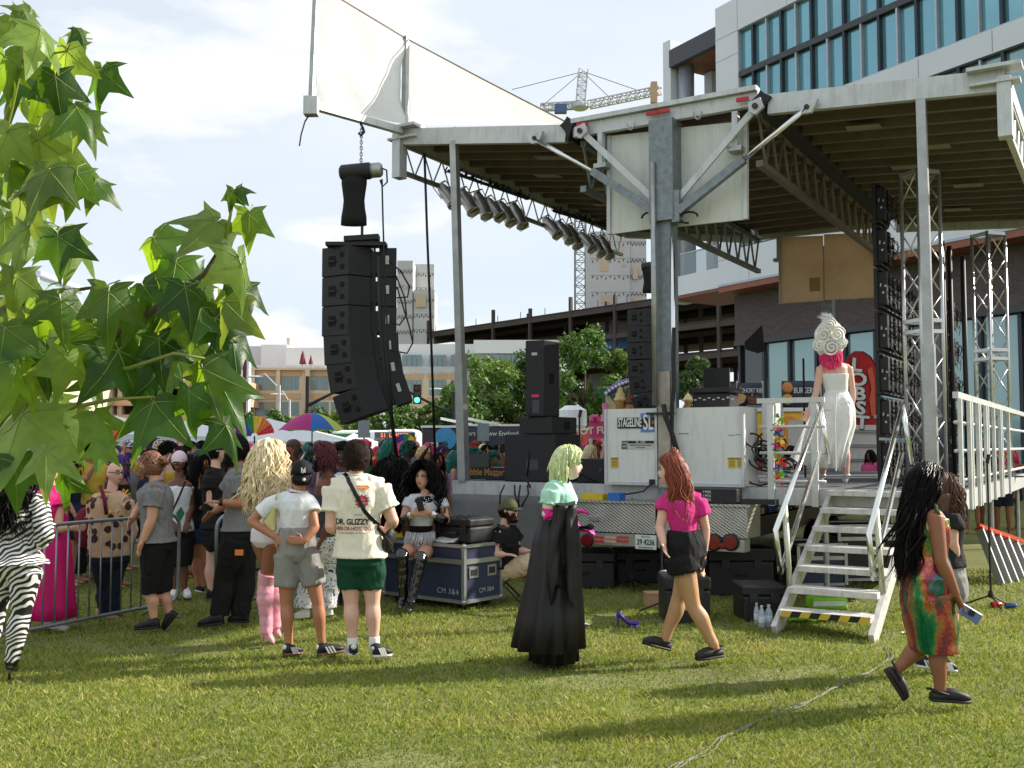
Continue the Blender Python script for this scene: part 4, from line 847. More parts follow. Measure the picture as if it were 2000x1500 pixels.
for a_, b_ in ((.5, 1.35),):
    MB().lathe([(.22, 0), (.3, .05), (.1, .3), (.01, .34)], B(s0+.45, hr0+1.15, 2.66), 10).build('emblem', MATS['print_pale'], rb)
slab('glass_railing', sp1-.2, -.02, hs1, hs1+1.0, .3, .03, M('railing_glass', (150, 170, 176), .08, 0, .05, alpha=.45)); slab('handrail', sp1-.2, -.02, hs1+1.0, hs1+1.06, .28, .06, mull)
# ================================================================== low campus block and buildings behind
def fbox(nm, x0, x1, y0, y1, Y, dep, mat, par, y_is_ground=False):
    a = at(x0, y0, Y); b = at(x1, y1, Y); z0 = min(a.z, b.z); z1 = max(a.z, b.z)
    if y_is_ground: z0 = 0
    return MB().box(((a.x+b.x)/2, Y+dep/2, (z0+z1)/2), abs(b.x-a.x), dep, z1-z0).build(nm, mat, par)
bei = M('beige_stone', (206, 190, 170), .8, 0, .06, .3); bei2 = M('beige_brick', (190, 160, 132), .85, 0, .1, .8); bwh = M('penthouse_white', (222, 226, 230), .6, 0, .04, .1); bgl = M('far_window', (104, 126, 132), .1, 0, .25, .2, spec=1.)
bb_ = thing('beige_building', 'low beige stone building with window bands and white rooftop boxes', 'building', (*at(560, 870, 118).xy, 0)); Yb = 118
fbox('wall', 491, 650, 722, 870, Yb, 30, bei, bb_, True); fbox('cornice', 488, 652, 718, 722.5, Yb-.5, 31, bei, bb_)
for x0 in (494, 545, 603, 643):
    wdt = 46 if x0 == 494 else 42
    fbox('brick_band', x0+1, x0+wdt, 724, 735, Yb-.08, .3, bei2, bb_); fbox('brick_band', x0+1, x0+wdt, 768, 780, Yb-.08, .3, bei2, bb_)
    for r_, (y0, y1) in enumerate(((735.5, 762), (785, 812))):
        n_ = 5
        for k in range(n_): a = x0+3+(wdt-6)*k/n_; fbox('window', a+.4, a+(wdt-6)/n_-.4, y0, y1, Yb-.04, .3, bgl, bb_)
fbox('pilaster', 596, 603, 722, 870, Yb-.6, 1, bei, bb_, True); fbox('pilaster', 491, 495, 722, 870, Yb-.5, 1, bei, bb_, True); fbox('pilaster', 540, 545, 722, 870, Yb-.4, 1, bei, bb_, True)
fbox('rooftop_box', 510, 560, 673, 722, Yb+8, 12, bwh, bb_); fbox('rooftop_box', 470, 512, 676, 722, Yb+10, 10, M('shade_grey', (196, 202, 210), .6), bb_); fbox('rooftop_box', 558, 634, 679, 722, Yb+6, 12, bwh, bb_); fbox('flue', 560, 566, 660, 680, Yb+9, 1, bei, bb_); fbox('parapet_railing', 500, 650, 713, 718.4, Yb+1, .2, M('rail_grey', (200, 204, 206), .5, alpha=.6), bb_)
for px in (591, 607):
    q = thing('patio_umbrella', 'closed dark red patio umbrella on the beige roof, %s of two' % ('left' if px == 591 else 'right'), 'umbrella', at(px, 716, Yb+3), 'closed umbrellas on the roof'); MB().lathe([(.2, .5), (.42, .3), (.2, 1.4), (.03, 1.9)] if px == 591 else [(.15, .4), (.3, .3), (.12, 1.0), (.02, 1.4)], at(px, 716, Yb+3), 10).build('canopy', M('umbrella_maroon', (120, 40, 46), .8), q); MB().tube([at(px, 718, Yb+3), at(px, 705, Yb+3)], .06, 6).build('pole', steel_dk, q)
wb = thing('white_building', 'white upper floor building with teal windows behind the trees', 'building', (*at(900, 870, 135).xy, 0)); Yw = 132
fbox('wall', 775, 1110, 672, 730, Yw, 30, bwh, wb); fbox('wall', 775, 1110, 730, 870, Yw-2, 32, bei, wb, True); fbox('upper_wall', 925, 1100, 664, 690, Yw-.6, 28, bwh, wb); fbox('balcony_rail', 776, 1000, 716, 727, Yw-2.3, .1, M('rail_grey', (200, 204, 206)), wb)
for x0, x1 in ((785, 824), (838, 872), (880, 922), (932, 960), (966, 1010), (1020, 1060)):
    for k in range(4): a = x0+(x1-x0)*k/4; fbox('window', a+.5, a+(x1-x0)/4-.5, 693, 719, Yw-.72, .4, bgl, wb)
    for k in range(4): a = x0+(x1-x0)*k/4; fbox('window', a+.6, a+(x1-x0)/4-.6, 742, 772, Yw-2.1, .3, bgl, wb)
    fbox('brick_band', x0-3, x1+3, 731, 740, Yw-2.06, .2, bei2, wb); fbox('brick_band', x0-3, x1+3, 776, 788, Yw-2.06, .2, bei2, wb)
# building with glass bay hidden by the leaves at far left, sign pylon
lb_ = thing('glass_terrace_building', 'pale building with glazed rooftop terrace behind the sweetgum leaves', 'building', (*at(40, 870, 95).xy, 0))
fbox('wall', -140, 92, 580, 870, 95, 25, bei, lb_, True); fbox('roof_slab', -140, 100, 571, 580, 94, 26, bwh, lb_); fbox('terrace_glass', -100, 72, 540, 571, 96, 10, M('terrace_glazing', (180, 194, 200), .1, alpha=.5), lb_); fbox('terrace_roof', -110, 80, 529, 536, 95.5, 12, bwh, lb_)
for px in (0, 18, 36, 54, 72): fbox('terrace_post', px, px+2, 536, 571, 95.8, .2, bwh, lb_)
for r_ in range(4):
    for k in range(7): fbox('window', -60+22*k, -44+22*k, 610+58*r_, 642+58*r_, 94.9, .4, bgl, lb_)
pl2 = thing('parking_structure', 'long beige parking structure behind the white tents', 'building', (*at(300, 870, 110).xy, 0))
for k in range(3): fbox('parking_deck', 92, 470, 742+34*k, 758+34*k, 110, 25, bei2, pl2)
for k in range(9): fbox('parking_column', 95+45*k, 101+45*k, 742, 870, 110.5, .8, bei, pl2, True)
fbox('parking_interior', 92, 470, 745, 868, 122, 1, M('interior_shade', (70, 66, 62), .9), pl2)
py_ = thing('sign_pylon', 'tall red and white vertical sign pylon beside the beige building', 'sign', (*at(462, 870, 100).xy, 0))
for k, px in enumerate((443, 456, 474)):
    fbox('sign_blade', px, px+8, 700+8*(k != 2), 830, 100, .6, M('sign_maroon', (116, 40, 40), .5), py_); fbox('sign_frame', px+8.2, px+10.5, 697+8*(k != 2), 834, 99.8, .8, bwh, py_)
# steel frame under construction
sf = thing('steel_frame', 'rust brown steel frame of a building under construction', 'building', (*at(1000, 870, 200).xy, 0)); rs = M('primer_steel', (66, 54, 50), .7, .1, .25, .3); dks = M('deck_underside', (44, 36, 34), .8)
fa0 = at(780, 640, 250); fa1 = at(1275, 588, 185)
FD = V((fa1.x-fa0.x, fa1.y-fa0.y, 0)); FL = FD.length; FD.normalize(); FNn = V((-FD.y, FD.x, 0)); z1 = fa1.z; z0 = fa0.z
ext = 40.
for lev, (zz_, th) in enumerate(((z1, 1.0), (z1-5.2, 1.0), (z1-10.5, 1.), (z1-16, 1.))):
    c = fa0 + FD*((FL+ext)/2) + FNn*20; MB().obox(V((c.x, c.y, zz_+.3)), FD*((FL+ext)/2), FNn*20, Z*.2).build('floor_deck', dks, sf)
    for q in (0, 10, 20): c = fa0 + FD*((FL+ext)/2) + FNn*q; MB().obox(V((c.x, c.y, zz_-.4)), FD*((FL+ext)/2), FNn*.25, Z*.45).build('edge_beam', rs, sf)
nC = 10
for k in range(nC+1):
    for q in (0, 10, 20):
        p = fa0 + FD*((FL+ext)*k/nC) + FNn*(q-.01); MB().obox(V((p.x, p.y, (z1+2.2)/2)), FD*.3, FNn*.3, Z*((z1+2.2+(2 if k % 2 else 0))/2)).build('column', rs, sf)
for k in range(16):
    p = fa0 + FD*((FL+ext)*k/16); MB().tube([V((p.x, p.y, z1)), V((p.x, p.y, z1+1.8))], .08, 5).build('guard_post', rs, sf)
mb = MB().obox(at(1213, 668, 196) + V((0, 0, 0)), V((8, -2, 0)), V((0, .1, 0)), Z*1.3); mb.build('blue_tarp', M('tarp_blue', (60, 110, 170), .6), sf)
conc = M('raw_concrete', (192, 192, 190), .85, 0, .1, .15); ply = M('form_ply', (200, 178, 150), .8); cj = M('concrete_joint', (150, 144, 138), .9)
def core(nm, lab, boxes, Y, panels):
    t = thing(nm, lab, 'tower', (*at(boxes[0][0], 870, Y).xy, 0))
    for x0, x1, y0, dY, dep in boxes:
        a = at(x0, y0, Y+dY); b = at(x1, y0, Y+dY); MB().box(((a.x+b.x)/2, Y+dY+dep/2, a.z/2), b.x-a.x, dep, a.z).build('shaft', conc, t)
        for k in range(5):
            z = a.z - 3.6*(k+1) + 1.4; MB().box(((a.x+b.x)/2, Y+dY-.01, z), b.x-a.x+.02, .03, .12).build('pour_joint', cj, t)
            for q in range(9): MB().box((a.x+(b.x-a.x)*(q+.5)/9, Y+dY-.02, z-.35-.3*((q*7+k) % 2)), .25, .06, .5).build('form_pocket', M('pocket_dark', (110, 92, 84), .9), t)
    for x0, x1, y0, y1 in panels: a = at(x0, y0, Y); b = at(x1, y1, Y); MB().box(((a.x+b.x)/2, Y-.05, (a.z+b.z)/2), b.x-a.x, .1, abs(a.z-b.z)).build('form_panel', ply, t)
    return t
core('concrete_core', 'raw concrete stair core rising above the steel frame behind the post', [(776, 806, 509, 0, 10), (808, 848, 566, .3, 10), (806, 848, 516, 8, .6)], 240, [(812, 832, 576, 600), (788, 796, 556, 566)])
core('concrete_core', 'larger raw concrete lift core with plywood patches beside the mast', [(1153, 1230, 452, 0, 14), (1230, 1262, 452, .5, 13)], 215, [(1172, 1188, 500, 530), (1174, 1194, 575, 592), (1210, 1216, 478, 500), (1214, 1222, 515, 521), (1236, 1246, 520, 545), (1238, 1252, 580, 596)])
# tower crane
crn = thing('tower_crane', 'white lattice tower crane rising behind the stage roof', 'crane', (*at(1133, 870, 250).xy, 0)); Yc = 250; cw = M('crane_white', (190, 193, 195), .5, .2, .1, 1)
def lattice(nm, p, q, wd, n, r, mat, par, up=V((0, 1, 0))):
    d = (q-p); sd, u_ = frame(d, up); mb = MB(); cs = [(sd*a + u_*b)*(wd/2) for a, b in ((-1, -1), (1, -1), (1, 1), (-1, 1))]
    for c in cs: mb.beam(p+c, q+c, r*2, r*2)
    for i in range(n):
        for k in range(4):
            a, b = cs[k], cs[(k+1) % 4]; s0 = p + d*(i/n); s1 = p + d*((i+1)/n); x_, y_ = (a, b) if i % 2 else (b, a); mb.beam(s0+x_, s1+y_, r, r); mb.beam(s0+a, s0+b, r, r)
    return mb.build(nm, mat, par)
p0 = at(1133, 640, Yc); p0.z = 0; lattice('mast', p0, at(1133, 240, Yc), 2.6, 40, .17, M('crane_grey', (140, 140, 138), .5, .3), crn)
lattice('apex', at(1133, 208, Yc), at(1139, 137, Yc), 2.2, 8, .12, cw, crn); lattice('jib', at(1150, 205, Yc), at(1290, 176, Yc-12), 1.6, 16, .14, cw, crn, Z); lattice('counter_jib', at(1056, 210, Yc), at(1135, 205, Yc), 1.5, 10, .14, cw, crn, Z)
MB().lathe([(1.6, 0), (2.2, .4), (2.2, 1.2), (1.5, 1.6)], at(1133, 214, Yc), 14).build('slewing_ring', cw, crn); MB().box(at(1095, 213, Yc), 3, 2, 2).build('winch', M('winch_blue', (70, 100, 140), .5), crn); MB().box(at(1277, 182, Yc-12), 1.4, 2, 5).build('end_weight', bei2, crn)
for a, b in (((1138, 140), (1060, 206)), ((1139, 140), (1000, 175)), ((1140, 140), (1250, 178)), ((1140, 142), (1190, 190))): MB().beam(at(*a, Yc), at(*b, Yc), .12, .12).build('pendant_line', steel_dk, crn)
# ================================================================== vehicles, tents, street furniture
glsb = M('vehicle_glass', (30, 36, 40), .08, 0, .1, spec=.9); busw = M('bus_white', (226, 228, 228), .35, 0, .04, .5, coat=.3); wheel_m = blk
def bus(px0, px1, ytop, Y, lab, sign, green=False):
    a = at(px0, ytop, Y); b = at(px1, ytop, Y); H = a.z; t = thing('bus', lab, 'bus', (b.x, Y, 0), 'city buses behind the crowd')
    L = b.x-a.x; c = (a+b)/2
    o = MB().box((c.x, Y+1.3, .45+(H-.45)/2), L, 2.6, H-.45).build('body', busw, t); bevel(o, .35, 4)
    MB().box((b.x-1.3, Y-.02, H*.62), 2.3, .06, H*.42).build('windscreen', glsb, t); MB().box((b.x-1.3, Y-.06, H*.87), 2.2, .05, .36).build('sign_box', glsb, t); text('lettering', sign, .3, (b.x-1.3, Y-.1, H*.87), (1, 0, 0), Z, M('led_orange', (255, 110, 60), .5, emit=1.2), t, .004)
    for k in range(int((L-3)/1.3)): MB().box((a.x+.8+1.3*k, Y-.015, H*.6), 1.15, .05, H*.28).build('side_window', glsb, t)
    MB().box((a.x+(L-2.6)*.5, Y-.03, H*.86), L*.45, .05, .35).build('advert_strip', M('advert_green', (70, 150, 90), .5) if green else busw, t)
    for f in (.14, .82): MB().lathe([(.1, -.12), (.46, -.13), (.5, 0), (.46, .13), (.1, .12)], (a.x+L*f, Y+.1, .5), 18, (0, 1, 0)).build('wheel', wheel_m, t, True)
bus(645, 772, 840, 62, 'white city bus with green advert strip behind the umbrella', '  ', True); bus(752, 818, 838, 56, 'white city bus showing orange destination letters beside the array', '51  LIMITED')
nv = M('truck_navy', (40, 50, 70), .4, 0, .1, .5, coat=.3); blkt = M('truck_black', (28, 32, 38), .4, 0, .1, .5, coat=.3)
def food_truck(px0, px1, ytop, Y, lab, mat, cat='food truck', awn=None, ybot=None):
    a = at(px0, ytop, Y); b = at(px1, ytop, Y); H = a.z; L = b.x-a.x; c = (a+b)/2; t = thing('food_truck', lab, cat, (c.x, Y, 0))
    o = MB().box((c.x, Y+1.2, .5+(H-.5)/2), L, 2.4, H-.5).build('box_body', mat, t); bevel(o, .08, 2); MB().box((c.x, Y+1.2, H+.04), L+.1, 2.5, .1).build('roof', busw, t)
    MB().box((c.x+L*.1, Y-.03, H*.52), L*.4, .06, H*.3).build('serving_hatch', glsb, t); MB().box((c.x+L*.1, Y-.2, H*.36), L*.44, .4, .05).build('counter', alu, t)
    for f in (.18, .8): MB().lathe([(.1, -.12), (.42, -.13), (.46, 0), (.42, .13), (.1, .12)], (a.x+L*f, Y+.1, .46), 18, (0, 1, 0)).build('wheel', wheel_m, t, True)
    return t, a, b, H
t, a, b, H = food_truck(824, 905, 835, 46, 'black food truck with blue round logo behind the stage post', blkt)
MB().lathe([(.5, 0), (.5, .05), (.001, .06)], (b.x-.8, 45.96, 2.1), 20, (0, -1, 0)).build('logo_disc', M('logo_blue', (60, 140, 190), .5), t); text('lettering', 'Oh', .5, (b.x-1.3, 45.88, 1.75), (1, 0, 0), Z, whv, t, .01)
t, a, b, H = food_truck(905, 1022, 832, 48, 'navy food truck with small white slogan beside the loudspeaker tower', nv); text('lettering', 'A part of New England cooking', .3, ((a.x+b.x)/2+.3, 47.93, 2.35), (1, 0, 0), Z, whv, t, .004)
for px in (893, 945): MB().obox(at(px, 824, 48.5), V((.75, 0, -.15)), V((0, .6, 0)), Z*.06).build('roof_vent', busw, t)
t, a, b, H = food_truck(1120, 1200, 840, 44, 'coral red food trailer beside the loudspeaker tower', M('truck_coral', (214, 90, 76), .45)); MB().lathe([(.5, 0), (.62, .1), (.62, .75), (.3, .95)], (at(1118, 835, 44.5)), 16).build('roof_fan', busw, t)
# tents
tentm = M('tent_vinyl', (228, 232, 236), .5, 0, .03, .5, transl=.25)
def tent(px0, px1, ye, yp, Y, lab, dep=7):
    a = at(px0, ye, Y); b = at(px1, ye, Y); pk = at((px0+px1)/2, yp, Y+dep/2); t = thing('tent', lab, 'tent', ((a.x+b.x)/2, Y, 0), 'white event tents'); zz_ = a.z
    cs = [V((a.x, Y, zz_)), V((b.x, Y, zz_)), V((b.x, Y+dep, zz_)), V((a.x, Y+dep, zz_))]; top = V((pk.x, Y+dep/2, pk.z))
    mb = MB()
    for k in range(4):
        p, q = cs[k], cs[(k+1) % 4]; rows = []
        for j in range(7):
            f = j/6; g = f**1.25
            rows.append([p.lerp(top, f).lerp(q.lerp(top, f), i/6) - Z*((f-g)*(top.z-zz_)*.6) for i in range(7)])
        mb.loft(rows, False, False)
        vs_ = [p, q, q - Z*.45, p - Z*.45]; mb.add(vs_, [(0, 1, 2, 3)])
    mb.build('canopy', tentm, t, True)
    for p in cs: MB().tube([V((p.x, p.y, 0)), p], .05, 8).build('pole', aluw, t)
tent(-120, 140, 835, 745, 34, 'white peaked tent at the left edge behind the leaves'); tent(150, 300, 848, 812, 36, 'white peaked tent left of centre behind the crowd'); tent(285, 440, 852, 822, 38, 'white tent between the leaf tips and the crowd'); tent(385, 662, 862, 817, 40, 'long white tent under the rainbow umbrella', 8)
tent(660, 720, 862, 846, 52, 'small distant white tent below the line array'); 
def umbrella(px, ytop, ye, hw, Y, lab, cols, nrib=8):
    top = at(px, ytop, Y); e = at(px+hw, ye, Y); r_ = e.x-top.x; dz = top.z-e.z; t = thing('umbrella', lab, 'umbrella', (top.x, Y, 1.0), 'umbrellas in the crowd')
    for k in range(nrib):
        rows = []
        for j in range(7):
            f = j/6; rows.append([top + V((r_*f*math.cos(a), r_*f*math.sin(a), -dz*f**1.9 - .04*r_*f*f*math.sin((i/4)*PI)*-1)) for i, a in enumerate([2*PI*(k+.18+q/4)/nrib for q in range(5)])])
        MB().loft(rows, False, False).build('gore', cols[k % len(cols)], t, True)
    MB().tube([top + Z*.04, V((top.x, Y, 1.25))], .012, 6).build('shaft', blk, t); MB().lathe([(.012, 0), (.008, .05), (.001, .06)], top, 8).build('tip', blk, t)
uc_ = [M('gore_%d' % i, c, .6, 0, .05, transl=.3) for i, c in enumerate(((240, 130, 40), (200, 220, 80), (140, 200, 60), (60, 180, 110), (200, 50, 140), (190, 40, 130), (30, 110, 200), (206, 226, 90)))]
umbrella(610, 806, 842, 64, 19.5, 'rainbow umbrella with pink blue and lime panels above the crowd', uc_)
umbrella(365, 855, 872, 46, 24, 'pale blue umbrella low in the crowd left of centre', [M('gore_pale', (196, 222, 236), .5, 0, .04, transl=.3)])
# street lamps, signals
def street_lamp(px, yt, Y, arms, lab):
    p = at(px, yt, Y); t = thing('street_lamp', lab, 'street lamp', (p.x, p.y, 0), 'grey street lamps'); MB().tube([V((p.x, p.y, 0)), p], [.16, .09], 8).build('pole', aluw, t)
    for (ax, ay) in arms:
        q = at(ax, ay, Y); MB().tube([p - Z*.3, p.lerp(q, .6) + Z*.5, q], .06, 6).build('arm', aluw, t); MB().ell(q, V((.7, 0, 0)), V((0, .2, 0)), Z*.1, 10, 6).build('lamp_head', busw, t)
street_lamp(546, 752, 82, [(498, 736)], 'tall grey street lamp in front of the beige building'); street_lamp(566, 780, 95, [(542, 770)], 'smaller grey street lamp right of the tall one'); street_lamp(1022, 760, 85, [(973, 734)], 'street lamp behind the loudspeaker tower'); street_lamp(886, 790, 90, [(852, 760)], 'street lamp behind the stage post')
def signal(px, yt, Y, tip, head, lab):
    p = at(px, yt, Y); t = thing('traffic_signal', lab, 'traffic signal', (p.x, p.y, 0)); MB().tube([V((p.x, p.y, 0)), p], .14, 8).build('pole', blk, t); r_ = at(px, (yt+tip[2]) if len(tip) > 2 else yt+50, Y)
    q = at(tip[0], tip[1], Y); MB().tube([r_, q], [.12, .07], 8).build('mast_arm', blk, t)
    if head:
        h = at(*head, Y); MB().box(h, .5, .3, 1.25).build('signal_head', blk, t)
        for k, (c, e) in enumerate((((60, 16, 16), 0), ((60, 50, 16), 0), ((60, 255, 190), 3))): MB().lathe([(.17, 0), (.15, .06), (.001, .07)], h + V((0, -.15, .38-.38*k)), 12, (0, -1, 0)).build('lamp', M('signal_%d' % k, c, .4, emit=e), t)
signal(601, 735, 66, (655, 765, 57), None, 'black traffic signal pole with long arm behind the line array'); signal(886, 765, 66, (800, 766, 46), (815, 770), 'black traffic signal arm showing green beside the line array')
for px, y0, lab in ((711, 822, 'grey road sign seen from behind under the array'), (944, 828, 'brown sign post in front of the navy truck')):
    p = at(px, y0, 44); t = thing('road_sign', lab, 'sign', (p.x, p.y, 0)); MB().tube([V((p.x, p.y, 0)), p], .04, 6).build('post', galv, t); MB().box((p.x, p.y-.05, p.z-.35), .5, .02, .75).build('sign_plate', galv, t)
# ---- ice cream stand
ic = thing('ice_cream_stand', 'arched ice cream stand sign with painted cones and purple dotted edge', 'food stand', (*at(1240, 870, 27).xy, 0)); Yi = 27
cream = M('board_cream', (226, 208, 170), .5); 
top_pts = [(1184+i*12.2, 805-64*math.sin(PI*(.18+.64*i/10))**.8 + 2) for i in range(11)]
pts = [at(1184, 806, Yi)] + [at(x, y, Yi) for x, y in top_pts] + [at(1306, 806, Yi)]; recalc(MB().prism(pts, (0, .12, 0)).build('arched_board', cream, ic))
MB().tube([at(x, y, Yi) for x, y in top_pts], .09, 8).build('arch_edge', M('edge_purple', (110, 84, 160), .5), ic)
for i in range(20):
    f = i/19*10; k = int(min(f, 9)); g = f-k; x_ = top_pts[k][0]+(top_pts[k+1][0]-top_pts[k][0])*g; y_ = top_pts[k][1]+(top_pts[k+1][1]-top_pts[k][1])*g; MB().sph(at(x_, y_, Yi-.08), .045, 8, 6).build('bulb', whv, ic, True)
coneM = M('cone_biscuit', (206, 160, 96), .6); choc = M('chocolate', (120, 66, 50), .5); van = M('vanilla', (232, 212, 150), .5)
for px, yb, m_ in ((1211, 800, van), (1230, 806, choc), (1258, 806, choc)):
    MB().lathe([(.06, -.36), (.13, -.03), (.14, 0)], at(px, yb-16, Yi-.02), 14).build('cone', coneM, ic, True); MB().lathe([(.15, 0), (.18, .06), (.12, .13), (.14, .18), (.08, .27), (.09, .3), (.02, .45)], at(px, yb-16, Yi-.02), 14).build('swirl', m_, ic, True)
text('lettering', 'Twist', .5, at(1207, 768, Yi-.02), (1, 0, .22), (-.22, 0, 1), M('sign_green', (40, 104, 84), .5), ic, .02, bold=.012); text('lettering', 'Cone', .4, at(1253, 798, Yi-.05), (1, 0, .1), Z, M('sign_pale', (216, 222, 200), .5), ic, .02, bold=.01)
fbox('stand_body', 1186, 1304, 806, 870, Yi+.02, 2, M('stand_rose', (200, 120, 120), .6), ic, True); fbox('stand_post', 1178, 1186, 787, 825, Yi-.1, .2, M('stand_pink', (226, 130, 180), .5), ic)
hf = thing('hot_fudge_sign', 'bright pink hot fudge sign with awning beside the white cabinet', 'sign', (*at(1175, 870, 24).xy, 0)); fbox('sign_board', 1151, 1192, 823, 856, 24, .1, M('sign_hotpink', (206, 70, 130), .5), hf); text('lettering', 'HOT FUDGE', .23, at(1172, 841, 23.98), (1, 0, .04), Z, M('sign_cream', (240, 220, 200), .5), hf, .01, bold=.006); MB().tube([at(1156, 823, 24), at(1158, 815, 24), at(1165, 814, 24), at(1169, 823, 24)], .07, 8).build('scroll', MATS['sign_hotpink'], hf); MB().tube([at(1154, 856, 24), V((*at(1154, 856, 24).xy, 0))], .04, 6).build('post', aluw, hf); MB().tube([at(1190, 856, 24), V((*at(1190, 856, 24).xy, 0))], .04, 6).build('post', aluw, hf)
t = thing('cone_sign', 'small cone shaped sign behind the mast cables', 'sign', (*at(1345, 870, 27).xy, 0)); p = at(1344, 792, 27); MB().lathe([(.04, -.25), (.1, 0)], p + Z*.1, 12).build('cone', coneM, t); MB().lathe([(.12, 0), (.14, .05), (.08, .15), (.02, .22)], p + Z*.1, 12).build('swirl', van, t); MB().tube([V((p.x, p.y, 0)), p], .04, 6).build('post', aluw, t)
# ---- food banners, flag, counter
bnv = M('banner_navy', (44, 54, 68), .6)
def hang_banner(x0, x1, y0, y1, Y, lab, lines):
    t = thing('food_banner', lab, 'banner', (*at((x0+x1)/2, 870, Y).xy, 0), 'navy food banners'); a = at(x0, y0, Y); b = at(x1, y1, Y); mb = MB()
    rows = [[V((a.x+(b.x-a.x)*i/8, Y + .04*math.sin(i*.9+j), a.z+(b.z-a.z)*j/5)) for i in range(9)] for j in range(6)]; mb.loft(rows, False, False); o = mb.build('cloth', bnv, t, True); o.modifiers.new('thick', 'SOLIDIFY').thickness = .01
    for txt, px, py, sz, m_ in lines: text('lettering', txt, sz, at(px, py, Y-.08), (1, 0, 0), Z, m_, t, .004, squash=.62)
    for px in (x0, x1): MB().tube([V((*at(px, y0, Y+.06).xy, 0)), at(px, y0-4, Y+.06)], .025, 6).build('pole', aluw, t)
    return t
br_o = M('print_orange', (196, 110, 60), .6); 
t = hang_banner(1440, 1489, 748, 791, 25, 'navy short rib banner beside the audio rack', (('SHORT RIB', 1469, 763, .16, whv), ('&', 1469, 771, .07, whv), ('GRILLED', 1471, 778, .12, br_o), ('CHEESE', 1471, 786, .12, br_o)))
MB().prism([at(x, y, 24.9) for x, y in ((1441, 770), (1447, 754), (1449, 768), (1458, 774), (1453, 786), (1443, 790))], (0, .03, 0)).build('food_picture', M('bread_tan', (206, 160, 104), .6), t)
t = hang_banner(1527, 1602, 744, 796, 24.5, 'navy burgers banner left of the performer', (('BURGERS', 1571, 763, .2, whv),))
MB().ell(at(1538, 757, 24.4), V((.13, 0, 0)), V((0, .03, 0)), Z*.13, 12, 8).build('food_picture', M('bun', (200, 130, 70), .6), t, True); MB().ell(at(1538, 780, 24.4), V((.13, 0, 0)), V((0, .03, 0)), Z*.13, 12, 8).build('food_picture', M('bun2', (206, 150, 60), .6), t, True)
t, a, b, H = food_truck(1470, 1596, 803, 27, 'yellow food truck with round orange logo behind the stage railing', M('truck_yellow', (232, 184, 50), .45)); MB().lathe([(.5, 0), (.5, .03), (.001, .04)], at(1538, 850, 26.95), 18, (0, -1, 0)).build('logo_disc', M('logo_orange', (226, 140, 50), .5), t)
ct = thing('serving_trailer', 'pale grey slatted trailer side behind the performer', 'trailer', (*at(1655, 870, 23).xy, 0)); Yt = 23
for k in range(5): fbox('side_board', 1585, 1730, 818+28*k, 840+28*k, Yt, .3, M('trailer_grey', (196, 194, 190), .6), ct)
for k in range(4): fbox('side_rail', 1585, 1730, 841+28*k, 845+28*k, Yt-.04, .3, M('trailer_rail', (140, 142, 148), .5), ct)
fbox('side_back', 1585, 1730, 818, 960, Yt+.4, 2, MATS['trailer_grey'], ct)
lf = thing('feather_flag', 'red feather flag with white vertical lettering behind the performer', 'flag', (*at(1655, 870, 21).xy, 0)); Yg = 21
fp_ = [(1653, 830), (1651, 770), (1651, 715), (1656, 697), (1668, 688), (1684, 688), (1698, 697), (1708, 712), (1711, 730), (1711, 830)]
o = recalc(MB().prism([at(x, y, Yg) for x, y in fp_], (0, .02, 0)).build('cloth', M('flag_red', (206, 28, 42), .6, 0, .15, 1.5, transl=.25), lf)); MB().tube([V((*at(1711, 740, Yg+.03).xy, .2))] + [at(x+1, y, Yg+.03) for x, y in fp_[:1:-1][1:]], .025, 6).build('pole', blk, lf)
for k, ch in enumerate('LOBST'):
    p = at(1673+2.6*k, 714+28*k, Yg-.03); text('lettering', ch, .38, p + V((.01, .012, -.01)), (1, 0, -.1), (.1, 0, 1), blk, lf, .004, bold=.022, squash=1.25); text('lettering', ch, .37, p, (1, 0, -.1), (.1, 0, 1), whv, lf, .004, bold=.012, squash=1.25)
recalc(MB().prism([at(x, y, Yg-.02) for x, y in ((1694, 722), (1703, 716), (1708, 740), (1710, 812), (1702, 812), (1698, 780), (1702, 760))], (0, .008, 0)).build('print_shape', M('flag_orange', (222, 96, 60), .6), lf))
